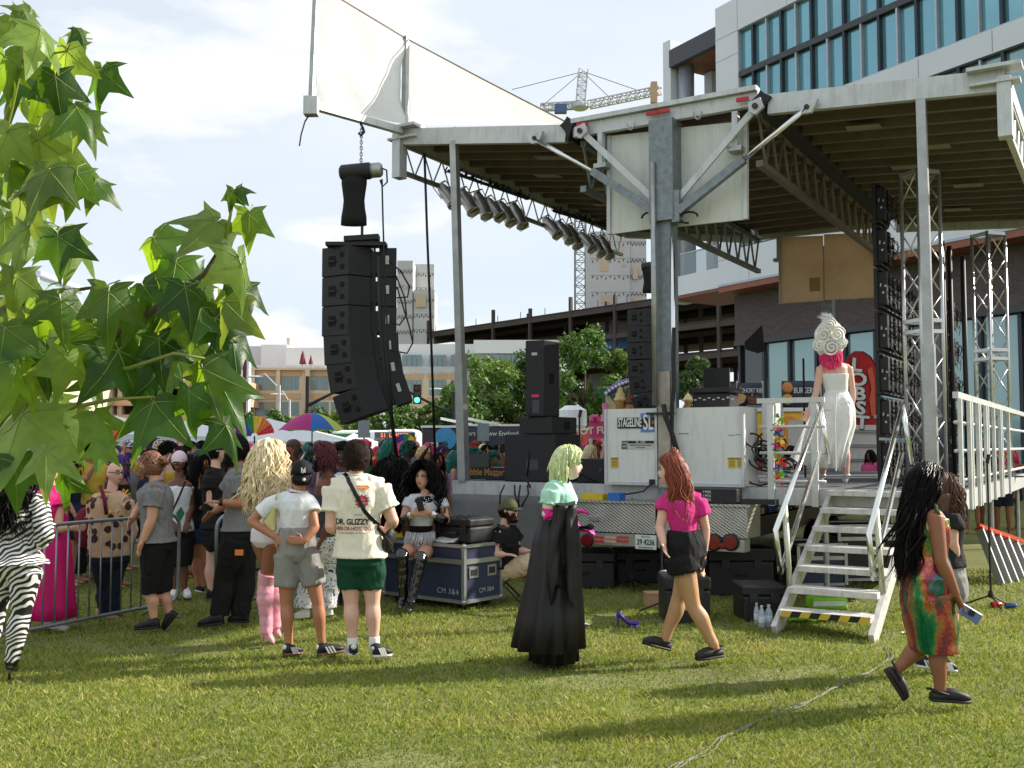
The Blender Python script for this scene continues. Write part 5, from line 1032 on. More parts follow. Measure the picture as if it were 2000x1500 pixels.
# ================================================================== background trees
leafm = [M('far_leaf_%d' % i, c, .6, 0, .3, .6, transl=.3) for i, c in enumerate(((86, 118, 44), (104, 132, 52), (70, 100, 40)))]
barkm = M('bark', (84, 68, 54), .9, 0, .2, 6, .4, 30)
def tree(px, ytop, hw, Y, lab, seed, shrub=False):
    tp = at(px, ytop, Y); H = tp.z; r_ = hw*Y/FP; base = V((tp.x, Y, 0)); t = thing('tree' if not shrub else 'shrub', lab, 'tree' if not shrub else 'shrub', base, 'background trees'); rr = random.Random(seed)
    cl = []; n = 46
    for k in range(n):
        a = rr.uniform(0, 2*PI); f = rr.uniform(.12 if not shrub else .02, .97); q = r_*(math.sin(PI*min(f*.85+.12, 1))**.7)*math.sqrt(rr.uniform(.1, 1)); cl.append((V((q*math.cos(a), q*math.sin(a), H*f*.97)), rr.uniform(.16, .3)*r_))
    vs_ = []; fs_ = []; lsz = max(.16, Y*.0042)
    for k in range(8200 if not shrub else 3800):
        c, cr = cl[rr.randrange(n)]; d = V((rr.gauss(0, 1), rr.gauss(0, 1), rr.gauss(0, .8))); d.normalize(); p = base + c + d*cr*rr.uniform(.6, 1.15)
        if p.z < .1: continue
        a = V((rr.gauss(0, 1), rr.gauss(0, 1), rr.gauss(0, 1))).normalized(); b_ = a.cross(d); 
        if b_.length < .01: continue
        b_.normalize(); s_ = lsz*rr.uniform(.6, 1.2); i0 = len(vs_); vs_ += [p-a*s_*.6, p+b_*s_*.35, p+a*s_*.6, p-b_*s_*.35]; fs_.append((i0, i0+1, i0+2, i0+3))
    MB().add(vs_, fs_).build('crown', leafm[seed % 3], t)
    if not shrub:
        mb = MB(); mb.tube([base, base + Z*H*.35, base + Z*H*.7 + V((.2, 0, 0))], [.22, .16, .05], 8)
        for k in range(7):
            a = rr.uniform(0, 6.28); z0 = H*rr.uniform(.25, .55); mb.tube([base + Z*z0, base + V((r_*.5*math.cos(a), r_*.5*math.sin(a), z0+H*.22))], [.09, .02], 6)
        mb.build('trunk', barkm, t, True)
tl = [(950, 684, 92, 78, 'full green tree left of the loudspeaker tower'), (1050, 690, 80, 80, 'green tree hidden behind the loudspeaker tower'), (1138, 640, 84, 76, 'tallest green tree right of the loudspeaker tower'), (1210, 682, 62, 79, 'green tree behind the farther line array'), (1360, 690, 46, 84, 'slim tree seen between mast and banners'), (895, 745, 66, 72, 'small tree behind the left stage post'), (1260, 735, 66, 82, 'low tree behind the ice cream sign')]
for i, a in enumerate(tl): tree(*a, seed=i+1)
sl_ = [(480, 805, 40, 70, 'low green shrub at the sign pylon foot'), (545, 800, 44, 70, 'low green shrub below the tall street lamp'), (690, 780, 60, 70, 'broad green shrub behind the umbrella'), (620, 795, 40, 74, 'green shrub left of the umbrella top'), (790, 790, 55, 70, 'broad green shrub under the green traffic light'), (850, 780, 46, 74, 'green shrub between signal and stage post'), (740, 800, 50, 76, 'green shrub below the line array')]
for i, a in enumerate(sl_): tree(*a, seed=20+i, shrub=True)
# ================================================================== people
def fdir(a): a = R(a); return V((math.sin(a), -math.cos(a), 0))
def remesh(mb, vox, smooth=3, wr=0., seed=0, wscale=7.):
    me = mb.mesh('tmp', []); ob = bpy.data.objects.new('tmp', me)
    m = ob.modifiers.new('r', 'REMESH'); m.mode = 'VOXEL'; m.voxel_size = vox
    if smooth: s = ob.modifiers.new('s', 'SMOOTH'); s.iterations = smooth; s.factor = .5
    ev = evaluated(ob); out = bpy.data.meshes.new_from_object(ev)
    bpy.data.objects.remove(ob); bpy.data.meshes.remove(me)
    if wr:
        n = len(out.vertices); co = np.empty(n*3, 'f'); no = np.empty(n*3, 'f'); out.vertices.foreach_get('co', co); out.vertex_normals.foreach_get('vector', no); co = co.reshape(-1, 3); no = no.reshape(-1, 3); dsp = np.empty(n, 'f'); nz = noise.noise
        for i in range(n):
            p = co[i]; q = V((p[0]*wscale + seed, p[1]*wscale, p[2]*wscale*.5)); dsp[i] = nz(q) + 1.3*abs(nz(q*2.1)) - .45 + .6*abs(nz(V((q.x*4., q.y*4., q.z*3.4))))
        out.vertices.foreach_set('co', (co + no*(np.maximum(dsp, -.22)*wr)[:, None]).ravel())
    out.shade_smooth(); return out
def ell_ring(c, lat, dep, w_, d, n=18, e=2.3):
    r = []
    for i in range(n):
        t = 2*PI*i/n; x = math.copysign(abs(math.cos(t))**(2/e), math.cos(t)); y = math.copysign(abs(math.sin(t))**(2/e), math.sin(t)); r.append(c + lat*(w_*x) + dep*(d*y))
    return r
SK = {}
def skin(nm, c): return M('skin_'+nm, c, .5, 0, .07, 14, .06, 120, spec=.35)
skin_pale = skin('pale', (222, 176, 156)); skin_lt = skin('light', (206, 154, 126)); skin_tan = skin('tan', (176, 120, 90)); skin_md = skin('medium', (146, 96, 70)); skin_br = skin('brown', (110, 70, 50)); skin_dk = skin('dark', (72, 46, 36)); skin_white = skin('powder', (232, 206, 196)); skin_hose = skin('hose', (196, 150, 112))
def crom(pts, rad, n=4):
    P_, R_ = [], []; m = len(pts)
    for i in range(m-1):
        p0, p1, p2, p3 = pts[max(i-1, 0)], pts[i], pts[i+1], pts[min(i+2, m-1)]; r0, r1, r2, r3 = rad[max(i-1, 0)], rad[i], rad[i+1], rad[min(i+2, m-1)]
        for q in range(n):
            t = q/n; a, b, c, d = -.5*t+t*t-.5*t**3, 1-2.5*t*t+1.5*t**3, .5*t+2*t*t-1.5*t**3, -.5*t*t+.5*t**3
            P_.append(p0*a + p1*b + p2*c + p3*d); R_.append(max(.004, r0*a + r1*b + r2*c + r3*d))
    P_.append(pts[-1]); R_.append(rad[-1]); return P_, R_
class Fig:
    def __init__(s, label, Y, face, H=1.75, hface=None, tilt=0., build=1., armw=1., legw=1., hipw=1., waistw=1., chestw=1., vox=.0095, group=None, cat='person', lean=0, **J):
        s.Y = Y; s.k = H/1.75; s.face = fdir(face); s.lat = V((-s.face.y, s.face.x, 0)); s.hf = fdir(face if hface is None else hface); s.bw = build; s.aw = armw*s.k; s.lw = legw*s.k; s.hw = hipw; s.ww = waistw; s.cw = chestw; s.vox = vox; s.tilt = tilt
        s.J = {}
        for n, q in J.items(): s.J[n] = q if isinstance(q, Vector) else at(q[0], q[1], Y + (q[2] if len(q) > 2 else 0))
        j = s.J; base = V((j['pe'].x, j['pe'].y, 0)) if 'base' not in j else j['base']
        for a in ('L', 'R'):
            if 'h'+a not in j and 'k'+a in j:
                sg = 1 if (j['k'+a]-j['pe']).dot(s.lat) > 0 else -1
                if 'kL' in j and 'kR' in j: sg = 1 if (j['k'+a]-j['k'+('R' if a == 'L' else 'L')]).dot(s.lat) > 0 else -1
                j['h'+a] = j['pe'] + s.lat*(sg*.085*s.k*s.hw) - Z*.03
        s.hu = (Z - s.hf*math.tan(R(tilt))).normalized(); s.hl = s.hf.cross(s.hu).normalized(); s.hfw = s.hu.cross(s.hl).normalized(); 
        if s.hfw.dot(s.hf) < 0: s.hfw = -s.hfw
        s.t = thing('person', label, cat, base, group); s.skinless = []
    def torso(s, mb, off=0., lo='crotch', hi=1., wmul=1., flare=0.):
        j = s.J; k = s.k; pe, wa, nk = j['pe'], j['wa'], j['nk']; B_ = s.bw; rows = []
        up = (wa-pe).normalized(); dep = s.face
        def ring(c, w_, d): rows.append(ell_ring(c, s.lat, dep, (w_*k*B_)*wmul + off, (d*k*B_) + off))
        if lo == 'crotch': ring(pe - Z*.085*k, .11*s.hw, .085)
        if lo in ('crotch', 'hip'): ring(pe - Z*.03*k, .155*s.hw, .118*s.hw)
        if lo == 'hem': ring(pe + Z*.02*k, .162*s.hw + flare, .12*s.hw + flare)
        if lo not in ('waist', 'short'): ring(pe.lerp(wa, .35), .158*s.hw, .116*s.hw)
        if lo != 'waist': ring(pe.lerp(wa, .7), .14*(s.hw+s.ww)/2, .105*(s.hw+s.ww)/2)
        ring(wa, .13*s.ww, .1*s.ww); ring(wa.lerp(nk, .3), .142*(s.cw+s.ww)/2, .112*(s.cw+s.ww)/2); ring(wa.lerp(nk, .58), .158*s.cw, .118*s.cw)
        if hi > .7: ring(wa.lerp(nk, .78), .16*s.cw, .105*s.cw)
        if hi > .9: ring(wa.lerp(nk, .92), .125*s.cw, .08*s.cw); ring(nk, .068/B_, .066/B_)
        mb.loft(rows)
    def arm(s, mb, a, off=0., frac=1., flare=0., hand=True, hd=None, curl=.5, start=0.):
        j = s.J; k = s.aw
        if 's'+a not in j: return
        S_, E, W = j['s'+a], j['e'+a], j['w'+a]; pts = [S_ + (S_-E).normalized()*.02, S_, S_.lerp(E, .5), S_.lerp(E, .9), E, E.lerp(W, .3), E.lerp(W, .75), W]; rad = [.045, .056, .05, .042, .04, .042, .033, .027]
        cut = []
        tot = [0]
        for p, q in zip(pts, pts[1:]): tot.append(tot[-1] + (q-p).length)
        lim = tot[-1]*frac; P_, R_ = [], []
        for i, p in enumerate(pts):
            if tot[i] <= lim + 1e-6: P_.append(p); R_.append(rad[i]*k + off)
            else:
                f = (lim-tot[i-1])/(tot[i]-tot[i-1]); P_.append(pts[i-1].lerp(p, f)); R_.append((rad[i-1] + (rad[i]-rad[i-1])*f)*k + off + flare); break
        P_, R_ = crom(P_, R_, 3); mb.tube(P_, R_, 12)
        mb.tube([s.J['nk'].lerp(S_, .25) - Z*.03*s.k, S_], [.06*s.k + off, .055*k + off], 10)
        if hand and frac >= 1: s.hand(mb, W, (hd or (W-E)).normalized(), curl, off)
    def hand(s, mb, W, d, curl=.5, off=0.):
        k = s.k; side, nrm = frame(d, s.face if abs(d.dot(s.face)) < .9 else Z)
        rings = [ell_ring(W + d*x*k, side, nrm, w_*k + off, t_*k + off, 12) for x, w_, t_ in ((-.01, .026, .02), (.03, .036, .017), (.07, .042, .015), (.09, .04, .013))]; mb.loft(rings)
        for i, (o_, L) in enumerate(((-.031, .066), (-.0105, .078), (.0105, .074), (.031, .056))):
            p = W + d*.085*k + side*o_*k; pts = [p]; dd = d.copy()
            for q in range(3):
                dd = (dd - nrm*(.28*curl*(1+q*.4))).normalized(); p = p + dd*(L*k/3); pts.append(p)
            mb.tube(pts, [.0105*k + off, .0098*k + off, .009*k + off, .007*k + off], 7)
        p = W + d*.03*k - side*.03*k; mb.tube([p, p + (d*.5 - side*.8).normalized()*.035*k, p + (d*.9 - side*.6 - nrm*.3).normalized()*.068*k], [.014*k + off, .0115*k + off, .009*k + off], 7)
    def leg(s, mb, a, off=0., frac=2., flare=0., taper=1.):
        j = s.J; k = s.lw
        if 'k'+a not in j: return
        Hh, K_, A = j['h'+a], j['k'+a], j['a'+a]; pts = [Hh, Hh.lerp(K_, .25), Hh.lerp(K_, .6), Hh.lerp(K_, .92), K_.lerp(A, .06), K_.lerp(A, .3), K_.lerp(A, .65), A]; rad = [.088*s.hw, .086, .07, .054, .052, .056, .042, .034]; fr = [0, .25, .6, .92, 1.06, 1.3, 1.65, 2]; P_, R_ = [], []
        calf = (s.face*-.012)
        for i in range(8):
            if fr[i] <= frac + 1e-6: P_.append(pts[i] + (calf if i == 5 else V((0, 0, 0)))); R_.append(rad[i]*k*taper + off + flare*fr[i]/max(frac, .1))
            else:
                f = (frac-fr[i-1])/(fr[i]-fr[i-1]); P_.append(pts[i-1].lerp(pts[i], f)); R_.append((rad[i-1]+(rad[i]-rad[i-1])*f)*k*taper + off + flare); break
        P_, R_ = crom(P_, R_, 4); mb.tube(P_, R_, 14)
    def head(s, mb):
        k = s.k*1.02; a, b, c = .076*k, .097*k, .118*k; hc = s.J['hd']; nu, nv = 28, 20; rows = []
        for i in range(nv+1):
            t = min(max(PI*i/nv, .03), PI-.03); row = []
            for q in range(nu):
                x = math.sin(t)*math.cos(2*PI*q/nu); y = math.sin(t)*math.sin(2*PI*q/nu); z = -math.cos(t); px, py_, pz = a*x, b*y, c*z
                if z < 0: px *= 1-.3*z*z
                if y < 0 and z < -.1: py_ *= 1-.5*min(1, (-z-.1))
                if y > .7: py_ = b*(.7+(y-.7)*.75)
                if y > 0:
                    g = math.exp(-((x/.15)**2 + ((z+.16)/.2)**2)); py_ += .03*k*g
                    py_ += .008*k*math.exp(-((x/.28)**2 + ((z+.5)/.09)**2)) + .02*k*math.exp(-((x/.3)**2 + ((z+.86)/.2)**2)) - .009*k*math.exp(-(((abs(x)-.38)/.2)**2 + ((z-.06)/.13)**2)) + .004*k*math.exp(-((x/.6)**2 + ((z-.28)/.1)**2))
                row.append(hc + s.hl*px + s.hfw*py_ + s.hu*pz)
            rows.append(row)
        mb.loft(rows)
        for sg in (-1, 1): mb.ell(hc + s.hl*(sg*.078*k) - s.hfw*.008*k - s.hu*.012*k, s.hl*.01*k, (s.hfw*.02 - s.hu*.006)*k, s.hu*.032*k, 10, 6)
        mb.tube([s.J['nk'] - Z*.04*s.k, s.J['nk'].lerp(hc, .5) - s.hfw*.01, hc - s.hu*.05*k - s.hfw*.015*k], [.062*s.k, .052*s.k, .05*s.k], 12)
    def body(s, mat, arms='LR', legs='LR', curl=.5, feet=False, hd={}, head=True):
        mb = MB(); s.torso(mb)
        for a in arms: s.arm(mb, a, curl=curl, hd=hd.get(a))
        for a in legs:
            s.leg(mb, a)
            if feet: s.foot(mb, a)
        if head: s.head(mb)
        me = remesh(mb, s.vox, 2); me.materials.append(mat); o = link('body', me, s.t); s.bodyo = o; return o
    def cloth(s, nm, mat, build, vox=None, wr=.008, smooth=3, seed=None, wscale=7., label=None):
        mb = MB(); build(mb); me = remesh(mb, vox or s.vox*1.15, smooth, wr, seed if seed is not None else s.J['pe'].x*3.1, wscale)
        for m in (mat if isinstance(mat, (list, tuple)) else [mat]): me.materials.append(m)
        o = link(nm, me, s.t)
        if label: o['label'] = label
        return o
    def shirt(s, mat, sleeve=.3, off=.018, lo='hem', flare=.012, sflare=.02, nm='shirt', wr=.015, hi=1., arms='LR', **k):
        def b(mb):
            s.torso(mb, off, lo, hi, flare=flare)
            if sleeve:
                for a in arms: s.arm(mb, a, off + .007, sleeve, sflare*.8, hand=False)
        o = s.cloth(nm, mat, b, wr=wr, **k)
        if hi >= 1:
            nk = s.J['nk']; ax = (s.J['hd']-nk).normalized(); a_, b_ = frame(ax); MB().tube([nk + ax*.012 + (a_*math.cos(t) + b_*math.sin(t))*(.07*s.k+.006) for t in [2*PI*i/20 for i in range(21)]], .011, 6).build('collar', mat, o, True)
        return o
    def pants(s, mat, frac=2., off=.016, flare=.0, nm='trousers', wr=.016, top='hip', legs='LR', taper=1., **k):
        def b(mb):
            rows = []
            pe, wa = s.J['pe'], s.J['wa']; kk = s.k*s.bw
            for c, w_, d in ((pe - Z*.09*s.k, .12*s.hw, .09), (pe - Z*.03*s.k, .158*s.hw, .12*s.hw), (pe.lerp(wa, .4), .158*s.hw, .118*s.hw), (pe.lerp(wa, .7 if top == 'hip' else 1.), .138*(s.hw+s.ww)/2, .107*(s.hw+s.ww)/2)): o2 = off if (c.z < pe.z or top == 'waist') else off*.25; rows.append(ell_ring(c, s.lat, s.face, w_*kk + o2, d*kk + o2))
            mb.loft(rows)
            for a in legs: s.leg(mb, a, off, frac, flare, taper)
        return s.cloth(nm, mat, b, wr=wr, **k)
    def foot(s, mb, a, off=0.):
        h, t_ = s.J['f'+a], s.J['t'+a]; A = s.J['a'+a]; d = (t_-h); L = d.length; d.normalize(); sd, up = frame(d); k = s.k
        rows = [ell_ring(h + d*(L*x) + up*(hh*k/2), sd, up, w_*k + off, hh*k/2 + off, 12) for x, w_, hh in ((0, .024, .05), (.12, .033, .075), (.35, .034, .075), (.6, .042, .055), (.85, .038, .035), (1, .02, .022))]
        mb.loft(rows); mb.tube([A, h + d*L*.2 + up*.05*k], [.036*k + off, .036*k + off], 10)
    def shoe(s, a, mat, sole=None, kind='sneaker', stripe=None):
        h, t_ = s.J['f'+a], s.J['t'+a]; d = t_-h; L = d.length; d.normalize(); sd, up = frame(d); k = s.k; mb = MB()
        if up.z < 0: up = -up
        prof = {'sneaker': ((-.03, .026, .07), (.05, .036, .088), (.2, .04, .095), (.38, .04, .085), (.58, .044, .068), (.8, .044, .055), (.96, .032, .042), (1.02, .012, .03)), 'boot': ((-.03, .03, .1), (.06, .04, .13), (.25, .043, .13), (.4, .042, .1), (.6, .046, .075), (.82, .046, .062), (.98, .034, .048), (1.03, .014, .03)), 'clog': ((-.04, .036, .05), (.04, .044, .06), (.2, .046, .058), (.42, .05, .085), (.62, .056, .082), (.84, .054, .066), (1., .038, .048), (1.05, .016, .03))}[kind]
        rows = [ell_ring(h + d*(L*x) + up*(hh*k/2+.008), sd, up, w_*k, hh*k/2, 16, 2.6) for x, w_, hh in prof]; mb.loft(rows)
        if kind == 'sneaker': mb.tube([h + d*L*.14 + up*.06*k, s.J['a'+a]*.45 + (h + d*L*.14 + up*.075*k)*.55], [.038*k, .04*k], 12)
        if kind == 'boot': mb.tube([h + d*L*.16 + up*.06*k, s.J['a'+a] + Z*.05], [.044*k, .05*k], 12)
        o = mb.build('shoe', mat, s.t, True)
        if kind == 'clog': MB().tube([h + d*L*.4 + up*.055*k + sd*.05*k, h + d*L*.1 + up*.075*k + sd*.05*k, h - d*.035 + up*.085*k, h + d*L*.1 + up*.075*k - sd*.05*k, h + d*L*.4 + up*.055*k - sd*.05*k], .008*k, 6).build('heel_strap', mat, o, True)
        mb = MB(); rows = [ell_ring(h + d*(L*x) + up*.009, sd, up, w_*k + .006, .013, 14, 3) for x, w_, hh in prof]; mb.loft(rows); mb.build('sole', sole or mat, o, True)
        if stripe:
            for q in range(3):
                for sg in (-1, 1):
                    x = .36 + .12*q; p = h + d*(L*x) + sd*(sg*.0445*k); MB().obox(p + up*.042*k - d*.008, d*.0075, sd*.004, (up*.03 - d*.014)*k).build('stripe', stripe, o)
            MB().ell(h + d*L*-.005 + up*.07*k, d*.018, sd*.026*k, up*.022, 10, 6).build('heel_tab', stripe, o, True)
        return o
    def on_head(s, x, y, z): k = s.k*1.02; return s.J['hd'] + s.hl*(x*k) + s.hfw*(y*k) + s.hu*(z*k)
    def face_parts(s, lips=(170, 90, 86), brow=(50, 34, 28), shadow=None, liner=False, beard=None, sides=(-1, 1)):
        k = s.k; wht = M('eye_white', (226, 220, 214), .25); irs = M('iris_dark', (34, 24, 20), .2)
        for sg in sides:
            o = MB().ell(s.on_head(sg*.031, .083, .006), s.hl*.0155*k, s.hfw*.008*k, s.hu*.0075*k, 10, 6).build('eye', wht, s.t, True); MB().ell(s.on_head(sg*.031, .0895, .006), s.hl*.007*k, s.hfw*.003*k, s.hu*.007*k, 8, 5).build('iris', irs, o, True)
            MB().tube([s.on_head(sg*.012, .092, .028), s.on_head(sg*.03, .09, .036), s.on_head(sg*.05, .078, .028)], [.0045*k, .005*k, .0025*k], 6).build('eyebrow', M('brow_%d' % brow[0], brow, .8), s.t, True)
            if shadow: MB().ell(s.on_head(sg*.034, .0815, .02), (s.hl*.02 + s.hu*(.006*sg))*k, s.hfw*.007*k, s.hu*.0085*k, 10, 6).build('eyeshadow', M('eyeshadow_%d_%d' % (shadow[0], shadow[2]), shadow, .5), s.t, True)
            if liner: MB().tube([s.on_head(sg*.014, .091, .008), s.on_head(sg*.032, .0925, .0165), s.on_head(sg*.054, .078, .016)], [.002*k, .0045*k, .003*k], 6).build('eyelash', blk, s.t, True)
        MB().ell(s.on_head(0, .093, -.058), s.hl*.022*k, s.hfw*.007*k, s.hu*.0085*k, 12, 6).build('lips', M('lips_%d_%d' % (lips[0], lips[1]), lips, .35), s.t, True)
        if beard:
            mb = MB(); rr = random.Random(5)
            for q in range(260):
                a = rr.uniform(-1.5, 1.5); z = rr.uniform(-.118, -.03); x = .07*math.sin(a); y = .09*math.cos(a)*(1 - (.25 if z < -.1 else 0)); 
                if abs(a) < .45 and -.07 < z < -.045: continue
                if abs(a) < .35 and z > -.04: continue
                p = s.on_head(x, y + (.014 if z < -.08 else .006), z); d = (s.hl*x*4 + s.hfw*y*3 - s.hu*.5).normalized(); mb.tube([p - d*.008, p + d*.012 - s.hu*.006, p + d*.014 - s.hu*.02], [.008, .006, .002], 5)
            mb.build('beard', beard, s.t, True)
    def glasses(s, mat, r=.022, frame_only=False, lens=None):
        k = s.k; o = None
        mb = MB()
        for sg in (-1, 1):
            c = s.on_head(sg*.033, .1, .006)
            if frame_only: mb.tube([c + s.hl*(r*1.15*math.cos(t)*k) + s.hu*(r*.8*math.sin(t)*k) for t in [2*PI*i/12 for i in range(13)]], .0035*k, 5)
            else: mb.ell(c, s.hl*r*1.2*k, s.hfw*.006*k, s.hu*r*.8*k, 12, 6)
            mb.tube([s.on_head(sg*.055, .096, .01), s.on_head(sg*.077, .06, .012), s.on_head(sg*.08, -.005, .012)], .004*k, 5)
        mb.tube([s.on_head(-.012, .108, .01), s.on_head(.012, .108, .01)], .004*k, 5); o = mb.build('glasses', mat, s.t, True)
        if lens:
            for sg in (-1, 1): MB().ell(s.on_head(sg*.033, .1055, .006), s.hl*r*.85*k, s.hfw*.004*k, s.hu*r*.5*k, 10, 6).build('lens', lens, o, True)
        return o
    def cap_hair(s, mat, top=1.06, zmin=-.35, vol=.012, n=420, seed=1, fringe=.55, L=.05, nm='hair', zmax=2., down=.4, curl=.25):
        rr = random.Random(seed); mb = MB(); k = s.k*1.02
        for q in range(int(n*2.4)):
            for _ in range(20):
                d = V((rr.gauss(0, 1), rr.gauss(0, 1), rr.gauss(0, 1))).normalized()
                if d.z < zmin or d.z > zmax or (d.y > fringe and d.z < .55) or (d.y > .2 and d.z < .12): continue
                break
            else: continue
            p = s.on_head(.078*d.x*top, .099*d.y*top, .12*d.z*top); nrm = (s.hl*d.x + s.hfw*d.y + s.hu*d.z); fl = (-s.hfw*.6 - s.hu*down*2 + V((rr.gauss(0, curl), rr.gauss(0, curl), rr.gauss(0, curl)))); fl = (fl - nrm*fl.dot(nrm)); fl.normalize()
            mb.tube([p - nrm*.008, p + nrm*vol + fl*L*.35*k, p + nrm*vol*.9 + fl*L*.75*k, p + nrm*vol*.2 + fl*L*k], [.0075*k, .0065*k, .005*k, .001], 4, False)
        rows = []
        for i in range(9):
            t = PI*(.5*i/8); rows.append([s.on_head(.0785*top*math.cos(t)*math.cos(a), (.099*top)*math.cos(t)*math.sin(a)*(1 if math.sin(a) < 0 else .8) - .012, .119*top*math.sin(t)*1.0 + .004 - .04*(1 if math.sin(a) < -.2 else 0)*math.cos(t)) for a in [2*PI*q/20 for q in range(20)]])
        mb.loft(rows, True)
        return mb.build(nm, mat, s.t, True)
    def long_hair(s, mat, length=.4, n=170, vol=.05, wave=.03, freq=9., seed=2, r=.013, spread=.05, drift=V((0, 0, 0)), face_open=.35, rad=.13, nm='hair', base=1.05, back=0., side=None):
        rr = random.Random(seed); mb = MB(); k = s.k*1.02; hc = s.J['hd']; segs = max(7, int(length/.05)); n = int(n*3.6); r = r*.36
        mb.ell(hc + s.hu*.012 - s.hfw*(.028 + vol*.45), s.hl*(.072*base*k + vol*.55), s.hfw*(.07*base*k + vol*.4), s.hu*(.112*base*k + vol*.5), 20, 12)
        if length > .22: mb.loft([ell_ring(hc - Z*(.02 + (length*.82)*i/6) - s.hfw*(.05 + (rad-.06)*.5 + .02*i/6) + drift*(length*.3*(i/6)**2), s.hl, s.hfw, (rad*.8 + vol*.5)*(1 - .12*i/6)*(1 if i < 6 else .55), (rad*.42 + vol*.3)*(1 if i < 6 else .4)) for i in range(7)])
        clump = [(rr.uniform(0, 6.28), rr.uniform(.8, 1.2)) for _ in range(40)]
        for q in range(n):
            for _ in range(30):
                d = V((rr.gauss(0, 1), rr.gauss(0, 1), rr.gauss(.25, 1))).normalized()
                if (d.y > face_open and d.z < .62) or d.z < -.25: continue
                break
            nrm = (s.hl*d.x + s.hfw*d.y + s.hu*d.z).normalized(); p = s.on_head(.08*d.x, .1*d.y, .12*d.z); pts = [p]; hor = V((nrm.x, nrm.y, 0))
            if hor.length < .15 or (d.y > .3): hor = (s.hl*(1 if d.x > 0 else -1)*.8 - s.hfw*.4)
            hor.normalize()
            if back: hor = (hor*(1-back) - s.hf*back + V((rr.gauss(0, .12), rr.gauss(0, .12), 0))).normalized()
            ci = int((math.atan2(hor.y, hor.x)+PI)/(2*PI)*39.9); ph, fm = clump[ci]; ph += rr.gauss(0, .45)
            tang = hor.cross(Z); L = length*rr.uniform(.72, 1.05); st_ = L/segs; tr = rad*rr.uniform(.75, 1.0) + vol*rr.uniform(.3, 1.2)
            cur = p + nrm*vol*rr.uniform(.5, 1.1); pts.append(cur); dirn = (nrm*.5 + hor*.4 - Z*.3).normalized()
            for i in range(segs):
                rel = cur - hc; hd_ = V((rel.x, rel.y, 0)); want = hor*(tr + spread*(i/segs)); corr = (want - hd_)*.35
                dirn = (dirn*.45 - Z*.8 + V((corr.x, corr.y, 0))*6).normalized(); cur = cur + dirn*st_ + drift*(st_*(i/segs)); w_ = wave*min(1, i/3); aa = freq*fm*i*st_*2.2
                pts.append(cur + tang*(w_*math.sin(aa+ph)) + hor*(w_*.7*math.cos(aa+ph*1.3)))
            if rr.random() < .06: fw_ = V((rr.gauss(0, 1), rr.gauss(0, 1), rr.gauss(.2, .6))); pts = [p_ + fw_*(.0006*i_*i_) for i_, p_ in enumerate(pts)]
            m_ = len(pts); rs = [r*(.8 + .5*math.sin(PI*min(1, i/(m_-1)*1.15)))*(1 if i < m_-2 else .6) for i in range(m_)]; rs[-1] = .001; rs[0] = .001
            mb.tube(pts, rs, 4, False)
        return mb.build(nm, mat, s.t, True)
def hairm(nm, c, rough=.42): return M('hair_'+nm, c, rough, 0, .35, 40, .3, 180, spec=.4 if sum(c) > 120 else .1)
h_blk = hairm('black', (18, 15, 15), .32); h_dk = hairm('darkbrown', (44, 30, 24)); h_br = hairm('brown', (86, 56, 38)); h_aub = hairm('auburn', (132, 62, 36)); h_gin = hairm('ginger', (122, 82, 56)); h_blo = hairm('blonde', (236, 218, 178)); h_grn = hairm('palegreen', (212, 222, 166)); h_pnk = hairm('hotpink', (240, 70, 130)); h_wine = hairm('wine', (80, 24, 32)); h_teal = hairm('teal', (30, 110, 96)); h_pur = hairm('purple', (70, 40, 110)); h_red = hairm('red', (170, 50, 46))
def C(nm, c, rough=.85, **k): return M('cloth_'+nm, c, rough, 0, k.pop('var', .07), k.pop('scale', 9), k.pop('bump', .25), k.pop('bscale', 26), spec=.25, **k)
def project_text(txt, size, o, x, y, target, mat, name='lettering', parent=None, squash=1., bold=0., off=.004, shape=None):
    bvh = BVHTree.FromPolygons([v.co for v in target.data.vertices], [tuple(p.vertices) for p in target.data.polygons])
    x = V(x).normalized(); y = V(y).normalized(); n = x.cross(y)
    if shape is None: vs_, fs_ = text_mesh(txt, size, 0, squash=squash, bold=bold)
    else: vs_, fs_ = shape
    out = []
    for p in vs_:
        w_ = V(o) + x*p[0] + y*p[1] + n*.4; hit = bvh.ray_cast(w_, -n, 1.2); out.append((hit[0] + n*off) if hit[0] is not None else w_ - n*.4)
    return MB().add(out, fs_).build(name, mat, parent or target)
white_s = M('sneaker_white', (226, 226, 222), .6); black_s = M('sneaker_black', (22, 22, 23), .55); sole_w = M('sole_white', (206, 204, 196), .7); gum = M('sole_gum', (120, 86, 60), .7); sock = C('sock_white', (224, 224, 220))
# --- man in cream printed shirt and green shorts
f = Fig('man seen from behind in cream hot dog shirt and dark green shorts', 8.62, 180, 1.82, 185, build=1.12, armw=1.15, legw=1.12, hd=(696, 895), nk=(696, 930), wa=(699, 1030), pe=(704, 1094), sL=(653, 956), eL=(646, 1030, -.05), wL=(668, 1040, .22), sR=(742, 956), eR=(768, 1018, .0), wR=(756, 1035, .24), kL=(686, 1178), aL=(689, 1258), kR=(728, 1178), aR=(731, 1256), fL=(691, 1281, -.05), tL=(680, 1271, .2), fR=(729, 1283, -.05), tR=(764, 1280, .02))
f.body(skin_pale); sh = f.shirt(C('cream', (232, 224, 206)), .34, .028, flare=.012, sflare=.03, wr=.016); f.pants(C('bottle_green', (22, 66, 46)), .62, .014, .01, nm='shorts', wr=.016)
f.cap_hair(h_dk, 1.09, -.42, .016, 520, 4, L=.055)
for a in 'LR':
    A = f.J['a'+a]; MB().lathe([(.045, -.07), (.046, .0), (.047, .05), (.044, .055)], A, 14).build('sock', sock, f.t, True); f.shoe(a, black_s, sole_w, 'sneaker', white_s)
